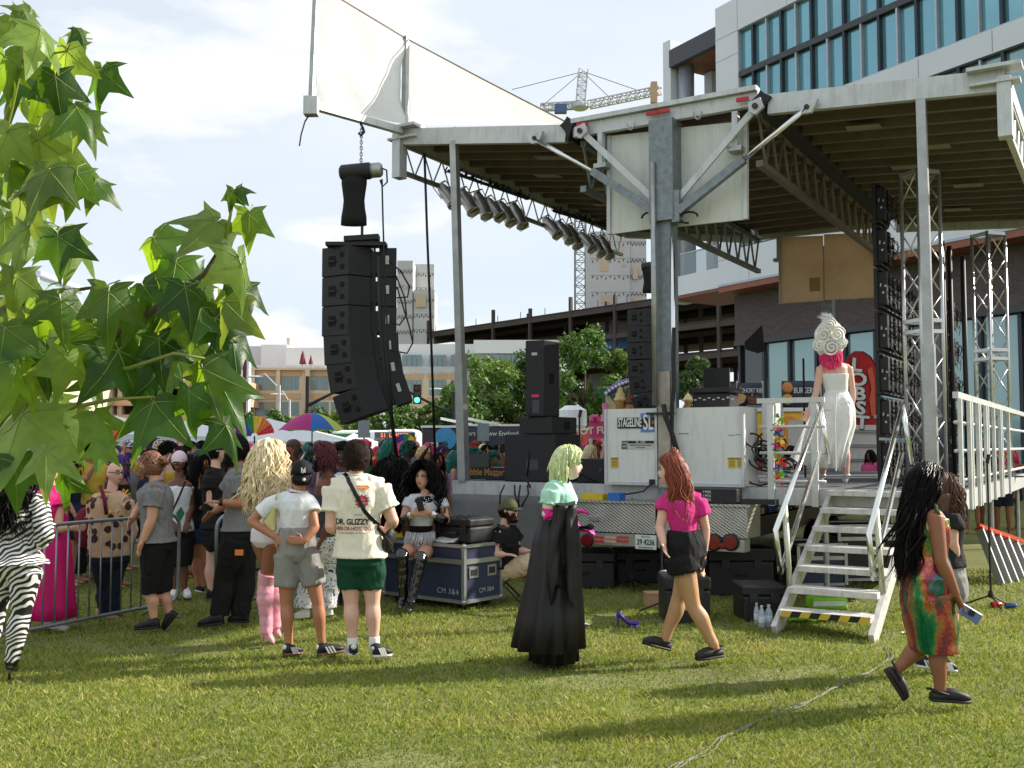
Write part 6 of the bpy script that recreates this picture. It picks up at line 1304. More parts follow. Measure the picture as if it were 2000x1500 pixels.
X1 = V((1, 0, 0)); Yt_ = f.Y; pt = M('print_black', (36, 32, 32), .7); prd = M('print_red', (176, 50, 60), .7); por = M('print_hotdog', (214, 130, 80), .7); pbun = M('print_bun', (226, 180, 120), .7)
T = lambda txt, px, py, sz, m, **k: project_text(txt, sz, at(px, py, Yt_), X1, Z, sh, m, **k)
T('DR. GLIZZY', 692, 1017, .066, pt, squash=.82, bold=.0022); T('1-800-DR-HOTDOG', 692, 1030, .043, prd, squash=.82, bold=.0008); T('no need instructions . just hot dogs', 692, 1038, .02, pt, squash=.8); T('Just the', 705, 1003, .02, pt)
def star(n, r0, r1): return [(0, 0, 0)] + [((r0 if i % 2 else r1)*math.cos(PI*i/n), (r0 if i % 2 else r1)*math.sin(PI*i/n), 0) for i in range(2*n)], [(0, i+1, (i+1) % (2*n)+1) for i in range(2*n)]
project_text('', 0, at(712, 977, Yt_), X1, Z, sh, prd, 'starburst', shape=star(12, .045, .062)); T('hello\nhungry!', 712, 977, .026, M('print_white', (230, 220, 214), .7), off=.007)
def disc(a, b, rot=0): return [(0, 0, 0)] + [(a*math.cos(t)*math.cos(rot)-b*math.sin(t)*math.sin(rot), a*math.cos(t)*math.sin(rot)+b*math.sin(t)*math.cos(rot), 0) for t in [2*PI*i/20 for i in range(20)]], [(0, i+1, (i+1) % 20+1) for i in range(20)]
project_text('', 0, at(714, 950, Yt_), X1, Z, sh, pbun, 'hotdog_print', shape=disc(.05, .022, -.05), off=.006); project_text('', 0, at(714, 950, Yt_), X1, Z, sh, por, 'hotdog_print', shape=disc(.056, .012, -.05), off=.009)
# strap and bag
pts = [at(672, 924, 8.5), at(690, 958, 8.44), at(712, 1000, 8.43), at(735, 1028, 8.44), at(752, 1048, 8.46)]
def strap(fig, nm, pts, w_, mat, tgt):
    bvh = BVHTree.FromPolygons([v.co for v in tgt.data.vertices], [tuple(p.vertices) for p in tgt.data.polygons]); P_ = []
    for i in range(len(pts)-1):
        for q in range(6): P_.append(pts[i].lerp(pts[i+1], q/6))
    P_.append(pts[-1]); out = []
    for p in P_:
        h = bvh.ray_cast(p - V((0, .6, 0)), V((0, 1, 0)), 1.5); out.append((h[0] + V((0, -.006, 0))) if h[0] is not None else p)
    rows = []
    for i, p in enumerate(out):
        d = (out[min(i+1, len(out)-1)] - out[max(i-1, 0)]).normalized(); sd = d.cross(V((0, 1, 0))).normalized(); rows.append([p - sd*w_/2, p + sd*w_/2, p + sd*w_/2 - V((0, .004, 0)), p - sd*w_/2 - V((0, .004, 0))])
    return MB().loft(rows).build(nm, mat, fig.t)
strap(f, 'strap', pts, .032, blk, sh)
bg_ = thing('sling_bag', 'small black sling bag at the hip of the cream shirt man', 'bag', at(759, 1058, 8.6)); o = MB().ell(at(759, 1056, 8.6), V((.045, .02, -.02)), V((0, .06, 0)), V((.03, 0, .1)), 14, 9).build('pouch', M('bag_black', (20, 20, 21), .6, 0, .2, 20, .4, 40), bg_, True); MB().tube([at(752, 1046, 8.52), at(764, 1062, 8.5), at(768, 1078, 8.52)], .006, 6).build('zip', steel_dk, o)
# --- person in white tee, cap and grey shorts, hands on hips
f = Fig('person from behind in white tee, backwards black cap and grey shorts', 8.85, 188, 1.66, 200, build=.95, armw=.95, legw=1.05, hipw=1.08, waistw=.95, hd=(589, 929), nk=(583, 962), wa=(580, 1030), pe=(580, 1076), sL=(528, 985), eL=(490, 1018, -.03), wL=(538, 1050, -.08), sR=(605, 983), eR=(616, 1030, -.08), wR=(594, 1058, -.16), kL=(559, 1180), aL=(565, 1262), kR=(621, 1178), aR=(629, 1258), fL=(556, 1280, -.05), tL=(590, 1276, .06), fR=(622, 1280, -.05), tR=(672, 1272, .04))
f.body(skin_tan, hd={'L': V((.55, -.1, -.35)), 'R': V((-.75, 0, .1))}, curl=.15); f.shirt(C('white_tee', (226, 228, 232)), .27, .016, lo='short', flare=.0, sflare=.022, wr=.01); f.pants(C('grey_shorts', (142, 140, 136), .7), .62, .016, .016, nm='shorts', wr=.014, top='waist')
f.cap_hair(h_dk, 1.02, -.4, .003, 160, 9, zmax=.0); capb = C('cap_black', (28, 28, 32)); capg = C('cap_grey', (84, 76, 74))
def cap(f, mat, brim_dir=1, brimm=None, top=1.16, nm='cap', brim=True):
    rows = []
    for i in range(8):
        t = PI*.5*i/7; rows.append([f.on_head(.083*top*math.cos(t*.98)*math.cos(a), .103*top*math.cos(t*.98)*math.sin(a) - .008, .02 + .108*top*math.sin(t) - .03*(1 if brim_dir < 0 else -.4)*max(0, math.sin(a))*math.cos(t)*0 - (.045 if math.sin(a)*brim_dir < 0 else .0)*math.cos(t)*abs(math.sin(a))) for a in [2*PI*q/24 for q in range(24)]])
    o = MB().loft(rows).build(nm, mat, f.t, True)
    if brim:
        rows = []
        for i in range(9):
            a = PI*(i/8); x = .078*math.cos(a); y0 = .085*math.sin(a); rows.append([f.on_head(x, brim_dir*(y0), .03), f.on_head(x*1.0, brim_dir*(y0 + .075*math.sin(a)), .022 - .012*abs(math.cos(a))), f.on_head(x*1.0, brim_dir*(y0 + .075*math.sin(a)), .016 - .012*abs(math.cos(a))), f.on_head(x, brim_dir*y0, .022)])
        MB().loft(rows).build('brim', brimm or mat, o, True)
    return o
cp = cap(f, capb, -1, brim=False)
mb = MB(); rows = [[f.on_head(.083*math.cos(a)*(1.02), -.1 - .01*i/3, .0 - .075*i/4 + .02) for a in [PI*q/10 for q in range(11)]] for i in range(5)]
rows = [[f.on_head(.08*math.cos(a), -.1*math.sin(a) - .045*math.sin(a)*(i/4), .02 - .075*(i/4)*math.sin(a)**.5 if math.sin(a) > 0 else .02) for a in [PI*q/12 for q in range(13)]] for i in range(5)]
o = MB().loft(rows, False, False).build('cap_brim', capb, cp, True); o.modifiers.new('t', 'SOLIDIFY').thickness = .006
n_ = -f.hfw
for ch, dz in (('N', 0), ('Y', -.008)):
    p = f.on_head(-.004, -.118, .05 + dz); text('cap_letter', ch, .062, p + n_*.006, -f.hl if (-f.hl).x > 0 else f.hl, f.hu, white_s, cp, .002, bold=.001, squash=.9 if ch == 'N' else 1.05)
p = f.on_head(0, -.145, -.03); MB().ell(p + n_*.008, f.hl*.014, n_*.004, f.hu*.014, 12, 6).build('cap_patch', white_s, cp, True); 
for a in 'LR': f.shoe(a, black_s, gum, 'sneaker', white_s)
hb_ = thing('shoulder_bag', 'small pale gold shoulder bag under the white tee arm', 'bag', at(527, 1010, 8.8)); MB().loft([ell_ring(at(x, y, 8.83), V((1, 0, 0)), V((0, 1, 0)), w_, .03, 12) for x, y, w_ in ((538, 982, .008), (533, 1000, .035), (526, 1018, .06), (530, 1034, .05), (536, 1038, .01))]).build('pouch', M('pale_gold', (206, 196, 130), .4, .2), hb_, True); MB().tube([at(538, 984, 8.8), at(540, 968, 8.75), at(545, 955, 8.85)], .006, 6).build('strap', MATS['pale_gold'], hb_)
# --- blonde wig, white bodysuit, pink boots
f = Fig('performer in huge curly blonde wig and pink knee boots, turned away', 9.25, 140, 1.84, 120, hipw=1.1, waistw=.85, legw=1.05, hd=(528, 900), nk=(536, 936), wa=(530, 1010), pe=(526, 1050), sL=(520, 956), eL=(514, 1010), wL=(525, 1050, .1), sR=(556, 956), eR=(566, 1010, .2), wR=(556, 1040, .3), kL=(519, 1140), aL=(520, 1236), kR=(535, 1136, .1), aR=(537, 1226, .12), fL=(512, 1252), tL=(540, 1263), fR=(528, 1242, .15), tR=(553, 1250, .15))
f.body(skin_md); suit = C('pearl_white', (226, 226, 232), .5); f.cloth('bodysuit', [C('pride_stripe', (226, 214, 224), .5)], lambda mb: (f.torso(mb, .008, 'crotch', .8)), wr=.002)
pkb = M('pink_leather', (232, 164, 184), .3, 0, .1, 10, .2, 14)
def boots(mb):
    for a in 'LR': f.leg(mb, a, .013, 2., 0); mb.mi = 0
mbk = lambda a: (f.J['k'+a])
def boot(f, a, mat, top=.75, heel=True, nm='boot', off=.013):
    K_, A = f.J['k'+a], f.J['a'+a]; Hh = f.J['h'+a]; st_ = Hh.lerp(K_, top); k = f.lw; pts = [st_, Hh.lerp(K_, (top+1)/2+.02), K_, K_.lerp(A, .3) - f.face*.012, K_.lerp(A, .65), A]; rad = [.07*k+off, .062*k+off, .054*k+off, .056*k+off, .043*k+off, .038*k+off]; mb = MB()
    if top > 1: pts = [K_.lerp(A, top-1), A]; rad = [.036*k+off*.6, .035*k+off*.6]
    P_, R_ = [], []
    for i in range(len(pts)-1):
        for q in range(5): g = q/5; P_.append(pts[i].lerp(pts[i+1], g)); R_.append((rad[i]+(rad[i+1]-rad[i])*g)*(1 + .035*math.sin((i*5+q)*2.1)))
    P_.append(pts[-1]); R_.append(rad[-1]); mb.tube(P_, R_, 16)
    h, t_ = f.J['f'+a], f.J['t'+a]; d = t_-h; L = d.length; hz = h + Z*(.075 if heel else .02); d2 = (t_ - hz).normalized(); sd, up = frame(d2)
    mb.loft([ell_ring(hz + d2*(L*x) + up*u_, sd, up, w_, hh, 14) for x, w_, hh, u_ in ((-.03, .028, .035, .02), (.1, .038, .045, .03), (.35, .04, .04, .025), (.65, .043, .03, .012), (.9, .032, .02, .008), (1.06, .01, .01, .004))]); mb.tube([A, hz + d2*L*.12 + up*.03], [.042, .04], 12)
    me = remesh(mb, .009, 2, .004, 3, 16); me.materials.append(mat); o = link(nm, me, f.t)
    if heel: MB().tube([hz + d2*.01 + up*.01, hz.lerp(h, .6), V((h.x, h.y, max(0, h.z-.01)))], [.02, .01, .008], 8).build('heel', mat, o, True)
    return o
for a in 'LR': boot(f, a, pkb)
f.long_hair(h_blo, .46, 240, .08, .06, 10, 3, .017, .05, rad=.12, face_open=.3)
# --- security men in grey polo
polo = C('polo_grey', (124, 122, 122), .9); cargo = C('cargo_black', (30, 29, 30), .9)
f = Fig('bearded man in grey polo and black cargo trousers facing left at the barrier gap', 10.2, -90, 1.80, -92, build=1.08, armw=1.1, legw=1.15, hd=(459, 879), nk=(470, 915), wa=(468, 995), pe=(467, 1040), sL=(455, 935, .15), eL=(440, 985, .25), wL=(418, 1000, .2), sR=(470, 937, -.15), eR=(474, 984, -.2), wR=(432, 981, -.24), kL=(437, 1130, .05), aL=(428, 1205, .05), kR=(478, 1125, .12), aR=(470, 1203, .12), fL=(436, 1218), tL=(388, 1224), fR=(484, 1216, .12), tR=(446, 1214, .12))
f.body(skin_tan); f.shirt(polo, .33, .022, flare=.02, sflare=.03); f.pants(cargo, 1.95, .03, .02); f.cap_hair(h_blk, 1.12, -.45, .02, 420, 5, fringe=.5, L=.05); f.face_parts(beard=h_blk)
for a in 'LR': f.shoe(a, black_s, black_s, 'boot')
MB().obox(at(467, 1079, 9.99), V((.04, 0, 0)), V((0, .006, 0)), Z*.028).build('orange_card', M('orange_card', (226, 130, 60), .5), f.t); MB().lathe([(.034, -.02), (.034, .02)], f.J['wR'], 12, (1, 0, 0)).build('watch', blk, f.t)
f = Fig('ginger bearded man in grey polo and black shorts leaning on the barrier', 9.95, -95, 1.72, -95, tilt=8, build=1.12, armw=1.15, legw=1.1, hd=(294, 909), nk=(304, 944), wa=(306, 1020), pe=(308, 1062), sL=(296, 958, .16), eL=(270, 995, .25), wL=(258, 1014, .12), sR=(303, 962, -.16), eR=(296, 1014, -.2), wR=(279, 1056, -.22), kL=(294, 1160), aL=(301, 1208), kR=(318, 1158, .1), aR=(331, 1198, .12), fL=(310, 1226), tL=(264, 1230), fR=(346, 1200, .12), tR=(322, 1230, .12))
f.body(skin_lt); f.shirt(polo, .32, .022, flare=.02, sflare=.03); f.pants(cargo, 1.0, .02, .012, nm='shorts'); f.cap_hair(h_gin, 1.05, -.4, .012, 420, 6, fringe=.5); f.face_parts(beard=h_gin)
mb = MB(); bc = f.on_head(0, -.115, .05)
for q in range(40): a = rnd.uniform(0, 6.28); mb.tube([bc, bc + V((rnd.gauss(0, .03), rnd.gauss(0, .03), rnd.gauss(0, .03))), bc + V((rnd.gauss(0, .03), rnd.gauss(0, .03), rnd.gauss(0, .03)))], [.018, .014, .004], 5)
mb.build('hair_bun', h_gin, f.t, True)
for a in 'LR': f.shoe(a, black_s, black_s, 'sneaker')
text('lettering', 'STAFF', .05, f.J['nk'].lerp(f.J['wa'], .25) + V((.11, -.12, 0)), (-.1, -.3, -1), (.9, -.3, 0), M('print_black', (36, 32, 32)), f.t, .001)
# --- zebra suit at the left edge
def zebra():
    m = bpy.data.materials.new('zebra_fabric'); m.use_nodes = True; t = m.node_tree; b = t.nodes['Principled BSDF']; tcn = t.nodes.new('ShaderNodeTexCoord'); wv = t.nodes.new('ShaderNodeTexWave'); wv.inputs['Scale'].default_value = 9.5; wv.inputs['Distortion'].default_value = 14; wv.inputs['Detail'].default_value = 1.5; wv.inputs['Detail Scale'].default_value = .55; wv.bands_direction = 'Z'
    mp = t.nodes.new('ShaderNodeMapping'); mp.inputs['Rotation'].default_value = (R(20), R(32), 0); r = t.nodes.new('ShaderNodeValToRGB'); r.color_ramp.elements[0].position = .46; r.color_ramp.elements[1].position = .54; r.color_ramp.elements[0].color = (.012, .011, .011, 1); r.color_ramp.elements[1].color = (.75, .74, .72, 1)
    t.links.new(tcn.outputs['Object'], mp.inputs[0]); t.links.new(mp.outputs[0], wv.inputs[0]); t.links.new(wv.outputs[1], r.inputs[0]); t.links.new(r.outputs[0], b.inputs['Base Color']); b.inputs['Roughness'].default_value = .6; return m
zb = zebra()
f = Fig('person in zebra striped suit with long black wavy hair at the left edge', 7.85, 165, 1.72, 165, legw=1.15, hipw=1.15, hd=(25, 922), nk=(28, 962), wa=(28, 1050), pe=(30, 1105), sL=(-25, 985), eL=(-40, 1040), wL=(-20, 1080), sR=(74, 985), eR=(88, 1045, -.05), wR=(58, 1070, .1), kL=(-10, 1200, .1), aL=(-25, 1290, .1), kR=(42, 1195), aR=(22, 1296), fL=(-30, 1320, .1), tL=(-20, 1310, .3), fR=(18, 1325), tR=(30, 1310, .2))
f.body(skin_tan); f.shirt(zb, .95, .02, flare=.05, sflare=.01, nm='jacket'); f.pants(zb, 1.97, .015, wr=.004); f.long_hair(h_blk, .5, 200, .05, .04, 9, 12, .015, .06, rad=.13, back=.4)
for a in 'LR': boot(f, a, M('black_patent', (14, 14, 15), .12, 0, .1, spec=.8), 1.9)
# --- pink dress behind the barrier
f = Fig('person in long magenta ruffled dress behind the barrier', 10.1, 60, 1.66, 60, build=1.1, hd=(98, 918), nk=(98, 952), wa=(100, 1030), pe=(100, 1075), sL=(80, 975), eL=(72, 1030, .1), wL=(95, 1050, .2), sR=(116, 976), eR=(114, 1034, -.12), wR=(140, 1032, -.05), kL=(92, 1150), aL=(95, 1215), kR=(112, 1150), aR=(115, 1215), fL=(84, 1224), tL=(118, 1230), fR=(100, 1228), tR=(134, 1234))
f.body(skin_lt, feet=True); mag = C('magenta', (206, 30, 110), .75); f.shirt(mag, .25, .02, sflare=.04, nm='dress_top')
def skirt(f, rings, mat, nm='skirt', folds=9, amp=.02, n=48, par=None, seed=0, vox=None):
    rows = []
    for i, (c, w_, d) in enumerate(rings):
        fr = i/(len(rings)-1); rows.append([c + f.lat*(w_*math.cos(t)*(1 + amp/w_*fr*math.sin(folds*t + seed + fr*1.2) + .3*amp/w_*fr*math.sin(folds*2.3*t+1))) + f.face*(d*math.sin(t)*(1 + amp/w_*fr*math.sin(folds*t + seed + fr*1.2))) for t in [2*PI*q/n for q in range(n)]])
    o = MB().loft(rows, False).build(nm, mat, par or f.t, True); o.modifiers.new('t', 'SOLIDIFY').thickness = .006; return o
skirt(f, [(at(100, 1030, 10.1), .16, .13), (at(100, 1075, 10.1), .2, .17), (at(99, 1130, 10.1), .22, .2), (at(98, 1180, 10.1), .23, .22), (at(98, 1206, 10.1), .25, .23)], mag, folds=8)
f.long_hair(h_dk, .25, 110, .03, .02, 8, 13, .013)
for a in 'LR': f.shoe(a, white_s, sole_w)
# --- floral shirt with garland
def floral():
    m = bpy.data.materials.new('floral_fabric'); m.use_nodes = True; t = m.node_tree; b = t.nodes['Principled BSDF']; tcn = t.nodes.new('ShaderNodeTexCoord'); vo = t.nodes.new('ShaderNodeTexVoronoi'); vo.inputs['Scale'].default_value = 9; ns = t.nodes.new('ShaderNodeTexNoise'); ns.inputs['Scale'].default_value = 14; ad = t.nodes.new('ShaderNodeMath'); ad.operation = 'MULTIPLY_ADD'; ad.inputs[1].default_value = .35
    r = t.nodes.new('ShaderNodeValToRGB'); r.color_ramp.elements[0].position = .52; r.color_ramp.elements[1].position = .56; r.color_ramp.elements[0].color = (*lin((62, 38, 28)), 1); r.color_ramp.elements[1].color = (*lin((196, 166, 132)), 1); e = r.color_ramp.elements.new(.2); e.color = (*lin((110, 70, 40)), 1); e2 = r.color_ramp.elements.new(.24); e2.color = (*lin((62, 38, 28)), 1)
    t.links.new(tcn.outputs['Object'], vo.inputs[0]); t.links.new(tcn.outputs['Object'], ns.inputs[0]); t.links.new(ns.outputs[0], ad.inputs[0]); t.links.new(vo.outputs[0], ad.inputs[2]); t.links.new(ad.outputs[0], r.inputs[0]); t.links.new(r.outputs[0], b.inputs['Base Color']); b.inputs['Roughness'].default_value = .9; return m
f = Fig('bald person with glasses in brown floral shirt and rainbow garland', 10.75, 45, 1.72, 55, build=1.2, armw=1.15, waistw=1.2, hd=(225, 924), nk=(218, 962), wa=(213, 1045), pe=(213, 1090), sL=(188, 982), eL=(182, 1035, -.05), wL=(198, 1070, -.1), sR=(243, 984), eR=(262, 1035, .1), wR=(246, 1070, .1), kL=(203, 1150), aL=(204, 1205), kR=(222, 1150), aR=(222, 1203), fL=(188, 1208), tL=(230, 1214), fR=(210, 1200, .1), tR=(238, 1203, .1))
f.body(skin_pale); f.shirt(floral(), .36, .025, flare=.0, sflare=.03); f.pants(C('jeans_dark', (30, 36, 50)), 1.95, .02); f.face_parts(lips=(186, 96, 92), brow=(150, 110, 90)); f.glasses(steel_dk, .02, True)
for a in 'LR': f.shoe(a, M('tan_suede', (190, 150, 130), .8), gum, 'boot')
g_ = [f.J['nk'] + f.lat*(.12*math.cos(t)) + f.face*(.05 + .07*abs(math.sin(t))) + Z*(-.02 - .2*max(0, math.sin(t))**1.2*1.0) for t in [PI*(-.1+1.2*i/20) for i in range(21)]]
flower_string('flower_garland', 'rainbow flower garland around the neck of the bald person', g_, .05)
bp2 = thing('backpack', 'maroon backpack on the bald person in the floral shirt', 'backpack', at(170, 1040, 10.85)); MB().ell(at(168, 1030, 10.9), V((.13, 0, 0)), V((0, .1, 0)), Z*.22, 14, 9).build('bag', C('maroon', (110, 30, 50)), bp2, True); MB().tube([at(196, 950, 10.65), at(204, 975, 10.5), at(208, 1005, 10.52)], .02, 6).build('strap', C('maroon', (110, 30, 50)), bp2, True)
# --- row of spectators at the barrier gap
f = Fig('woman in white tank top, pink cap and white sunglasses', 12.1, 5, 1.66, 5, hd=(350, 903), nk=(350, 936), wa=(350, 1000), pe=(350, 1040), sL=(333, 948), eL=(326, 990), wL=(338, 1020, -.1), sR=(367, 948), eR=(374, 990), wR=(366, 1020, -.1), kL=(343, 1105), aL=(342, 1155), kR=(359, 1105), aR=(360, 1155), fL=(342, 1160, .1), tL=(338, 1168, -.15), fR=(362, 1160, .1), tR=(368, 1168, -.15), vox=.012)
f.body(skin_br); f.shirt(C('white_tank', (224, 226, 230)), 0, .012, hi=.8, nm='tank_top'); f.pants(cargo, 1.0, .02, .02, nm='shorts'); f.cap_hair(h_blk, 1.02, -.5, .006, 200, 21, zmax=.05); cap(f, C('cap_pink', (226, 200, 206)), 1); f.glasses(white_s, .024, False, blk); f.face_parts()
MB().tube([at(362, 940, 11.95), at(352, 965, 11.9), at(336, 1000, 11.9)], .012, 6).build('strap', C('strap_brown', (60, 40, 36)), f.t); MB().prism([at(344, 1002, 11.85), at(353, 990, 11.85), at(360, 1003, 11.85), at(349, 1022, 11.85)], (0, .02, 0)).build('green_leaflet', M('green_leaflet', (20, 100, 60), .5), f.t)
for a in 'LR': f.shoe(a, white_s, sole_w)
f = Fig('woman with very long black hair in black top and denim shorts', 12.5, 70, 1.64, 70, build=1.1, legw=1.15, hd=(393, 908), nk=(388, 940), wa=(388, 1002), pe=(388, 1034), sL=(378, 955), eL=(376, 995, -.1), wL=(400, 990, -.1), sR=(398, 955), eR=(404, 990, .1), wR=(414, 985, .1), kL=(383, 1090), aL=(388, 1148), kR=(396, 1090), aR=(400, 1146), fL=(382, 1154), tL=(398, 1158), fR=(394, 1150, .1), tR=(410, 1152, .1), vox=.012)
f.body(skin_tan, feet=True); f.shirt(C('black_top', (22, 21, 22)), 0, .012, hi=.8, nm='top'); f.pants(C('denim', (54, 70, 100)), .35, .018, .02, nm='shorts'); f.long_hair(h_blk, .5, 120, .03, .015, 9, 31, .014, face_open=.4)
for a in 'LR': f.shoe(a, black_s, sole_w)
MB().tube([f.on_head(.085, .0, -.08) + V((.03*math.sin(t), 0, .035*math.cos(t))) for t in [2*PI*i/12 for i in range(13)]], .004, 5).build('hoop_earring', M('gold', (200, 170, 90), .25, .9), f.t)
f = Fig('person in black mesh shirt and black headscarf facing right', 12.0, 100, 1.80, 95, build=1.12, legw=1.1, hd=(428, 882), nk=(420, 916), wa=(420, 1000), pe=(420, 1035), sL=(412, 934, -.15), eL=(410, 980, -.15), wL=(436, 995, -.15), sR=(430, 934, .15), eR=(440, 980, .15), wR=(450, 985, .1), kL=(412, 1100), aL=(412, 1162), kR=(430, 1100), aR=(430, 1160), fL=(404, 1168), tL=(426, 1170), fR=(420, 1166), tR=(442, 1168), vox=.012)
f.body(skin_pale); f.shirt(C('mesh_black', (30, 26, 25)), .3, .02); f.pants(cargo, .5, .025, .02, nm='shorts'); f.cap_hair(h_blk, 1.02, -.4, .006, 160, 8, zmax=.05); cap(f, C('scarf_black', (26, 30, 36)), 1, brim=False, nm='headscarf'); f.face_parts()
for a in 'LR': f.shoe(a, black_s, black_s, 'boot')
# --- bearded performer with bandana trousers
def bandana():
    m = C('bandana', (206, 206, 210)); t = m.node_tree; b = t.nodes['Principled BSDF']; tcn = t.nodes.new('ShaderNodeTexCoord'); vo = t.nodes.new('ShaderNodeTexVoronoi'); vo.inputs['Scale'].default_value = 24; r = t.nodes.new('ShaderNodeValToRGB'); r.color_ramp.interpolation = 'CONSTANT'; r.color_ramp.elements[0].color = (.7, .7, .72, 1); e = r.color_ramp.elements.new(.22); e.color = (.02, .02, .025, 1); e = r.color_ramp.elements.new(.32); e.color = (.7, .7, .72, 1); r.color_ramp.elements[-1].position = .75; r.color_ramp.elements[-1].color = (.03, .03, .04, 1)
    t.links.new(tcn.outputs['Object'], vo.inputs[0]); t.links.new(vo.outputs[0], r.inputs[0]); t.links.new(r.outputs[0], b.inputs['Base Color']); return m
f = Fig('bearded man with dark red hair, bare shoulders and bandana print trousers', 10.7, -100, 1.84, -95, build=1.1, armw=1.15, hd=(632, 893), nk=(642, 930), wa=(640, 1010), pe=(638, 1050), sL=(634, 950, .15), eL=(628, 1005, .2), wL=(612, 1030, .2), sR=(642, 952, -.15), eR=(648, 1010, -.2), wR=(630, 1050, -.2), kL=(605, 1120), aL=(594, 1190), kR=(645, 1120, .1), aR=(638, 1190, .1), fL=(605, 1205), tL=(576, 1208), fR=(650, 1200, .1), tR=(620, 1206, .1), vox=.011)
f.body(skin_br); f.shirt(C('grey_vest', (70, 70, 76)), 0, .012, hi=.6, nm='vest'); f.pants(bandana(), 1.95, .02, .05); f.cap_hair(h_wine, 1.14, -.5, .02, 420, 15, fringe=.5); f.face_parts(beard=h_blk); f.long_hair(h_wine, .18, 50, .01, .01, 8, 16, .012, face_open=.2)
for a in 'LR': f.shoe(a, white_s, sole_w)
f = Fig('dark skinned man with afro and white collar facing the camera', 11.8, 10, 1.80, -5, hd=(670, 890), nk=(672, 926), wa=(672, 1010), pe=(672, 1050), sL=(648, 945), eL=(642, 1000), wL=(644, 1040), sR=(696, 945), eR=(702, 1000), wR=(700, 1040), kL=(662, 1120), aL=(662, 1170), kR=(682, 1120), aR=(682, 1170), fL=(662, 1176, .1), tL=(660, 1182, -.15), fR=(684, 1176, .1), tR=(688, 1182, -.15), vox=.012)
f.body(skin_dk); f.shirt(C('white_shirt', (220, 222, 226)), .3, .02); f.pants(cargo, 1.95, .02); f.cap_hair(h_blk, 1.2, -.3, .02, 500, 18, L=.03); f.face_parts(lips=(130, 80, 76))
for a in 'LR': f.shoe(a, black_s, black_s)
# --- seated queen on the case
f = Fig('seated performer with enormous black hair, fringed silver bodysuit and black boots reading a phone', 11.55, -12, 1.75, -18, tilt=12, hipw=1.1, waistw=.85, hd=(826, 936), nk=(832, 968), wa=(822, 1028), pe=(820, 1066, .12), sL=(800, 976), eL=(787, 1018, -.05), wL=(806, 1003, -.22), sR=(862, 976), eR=(872, 1018, -.05), wR=(838, 1000, -.22), kL=(784, 1086, -.42), aL=(788, 1168, -.42), kR=(820, 1092, -.42), aR=(803, 1176, -.5), fL=(790, 1180, -.32), tL=(780, 1190, -.6), fR=(806, 1186, -.4), tR=(798, 1196, -.7))
f.body(skin_lt, hd={'L': V((.7, -.2, .1)), 'R': V((-.8, -.2, .2))}, curl=1.1); ps = M('black_patent', (14, 14, 15), .12); f.cloth('bodysuit', C('silver_suit', (206, 208, 214), .4), lambda mb: (f.torso(mb, .012, 'crotch', 1.), f.arm(mb, 'L', .012, .22, .01, False), f.arm(mb, 'R', .012, .22, .01, False)), wr=.004)
mb = MB(); rr = random.Random(3)
for q in range(420):
    a = rr.uniform(-1.9, 1.9); c = f.J['pe'].lerp(f.J['wa'], rr.uniform(.0, .75)); w_ = .165; p = c + f.lat*(w_*math.sin(a)) + f.face*(.13*math.cos(a)); L = rr.uniform(.08, .14); mb.tube([p, p + f.face*.02 - Z*L*.5 + f.lat*rr.uniform(-.01, .01), p + f.face*(.05*abs(math.cos(a))) - Z*L*.8], [.005, .005, .003], 4)
mb.build('fringe', C('fringe_silver', (214, 214, 218), .35), f.t, True)
c = f.J['wa'].lerp(f.J['nk'], .4); mb = MB()
bodyv = f.t.children[0]; 
for q in range(90): a = rr.uniform(-1.2, 1.2); z = rr.uniform(.55, 1.); p = f.J['wa'].lerp(f.J['nk'], z) + f.lat*(.15*math.sin(a)*(1.15-.4*z)) + f.face*(.135*math.cos(a)*(1.2-.35*z)); mb.sph(p, .008, 6, 4)
mb.build('rhinestone', kind and M('rhinestone', (220, 220, 226), .1, .9), f.t, True)
f.cloth('harness', C('black_velvet', (14, 13, 14)), lambda mb: (mb.loft([ell_ring(f.J['wa'].lerp(f.J['nk'], z), f.lat, f.face, w_, d) for z, w_, d in ((.78, .152, .128), (.9, .13, .112), (1.0, .085, .085))])), wr=.002); f.cloth('belt', C('black_velvet', (14, 13, 14)), lambda mb: (mb.loft([ell_ring(f.J['pe'].lerp(f.J['wa'], z), f.lat, f.face, w_, d) for z, w_, d in ((.72, .145, .128), (.88, .135, .122), (1.05, .13, .12))])), wr=.002)
for a in 'LR':
    boot(f, a, ps, .92); E, W = f.J['e'+a], f.J['w'+a]; MB().tube([E.lerp(W, .05), E.lerp(W, .55)], [.052, .044], 12).build('glove', ps, f.t, True); MB().tube([E.lerp(W, .58), E.lerp(W, .9)], [.042, .036], 12).build('bracelet', MATS['rhinestone'], f.t, True)
f.long_hair(h_blk, .42, 240, .11, .05, 8, 41, .019, .04, rad=.15, face_open=.25, base=1.15); f.face_parts(lips=(170, 40, 60), shadow=(70, 130, 150), liner=True)
ph = thing('phone', 'black phone held by the seated performer', 'phone', at(820, 985, 11.28)); o = MB().obox(at(820, 985, 11.27), V((.035, 0, .01)), V((0, .008, .004)), V((-.02, 0, .07))).build('body', blk, ph); bevel(o, .006)
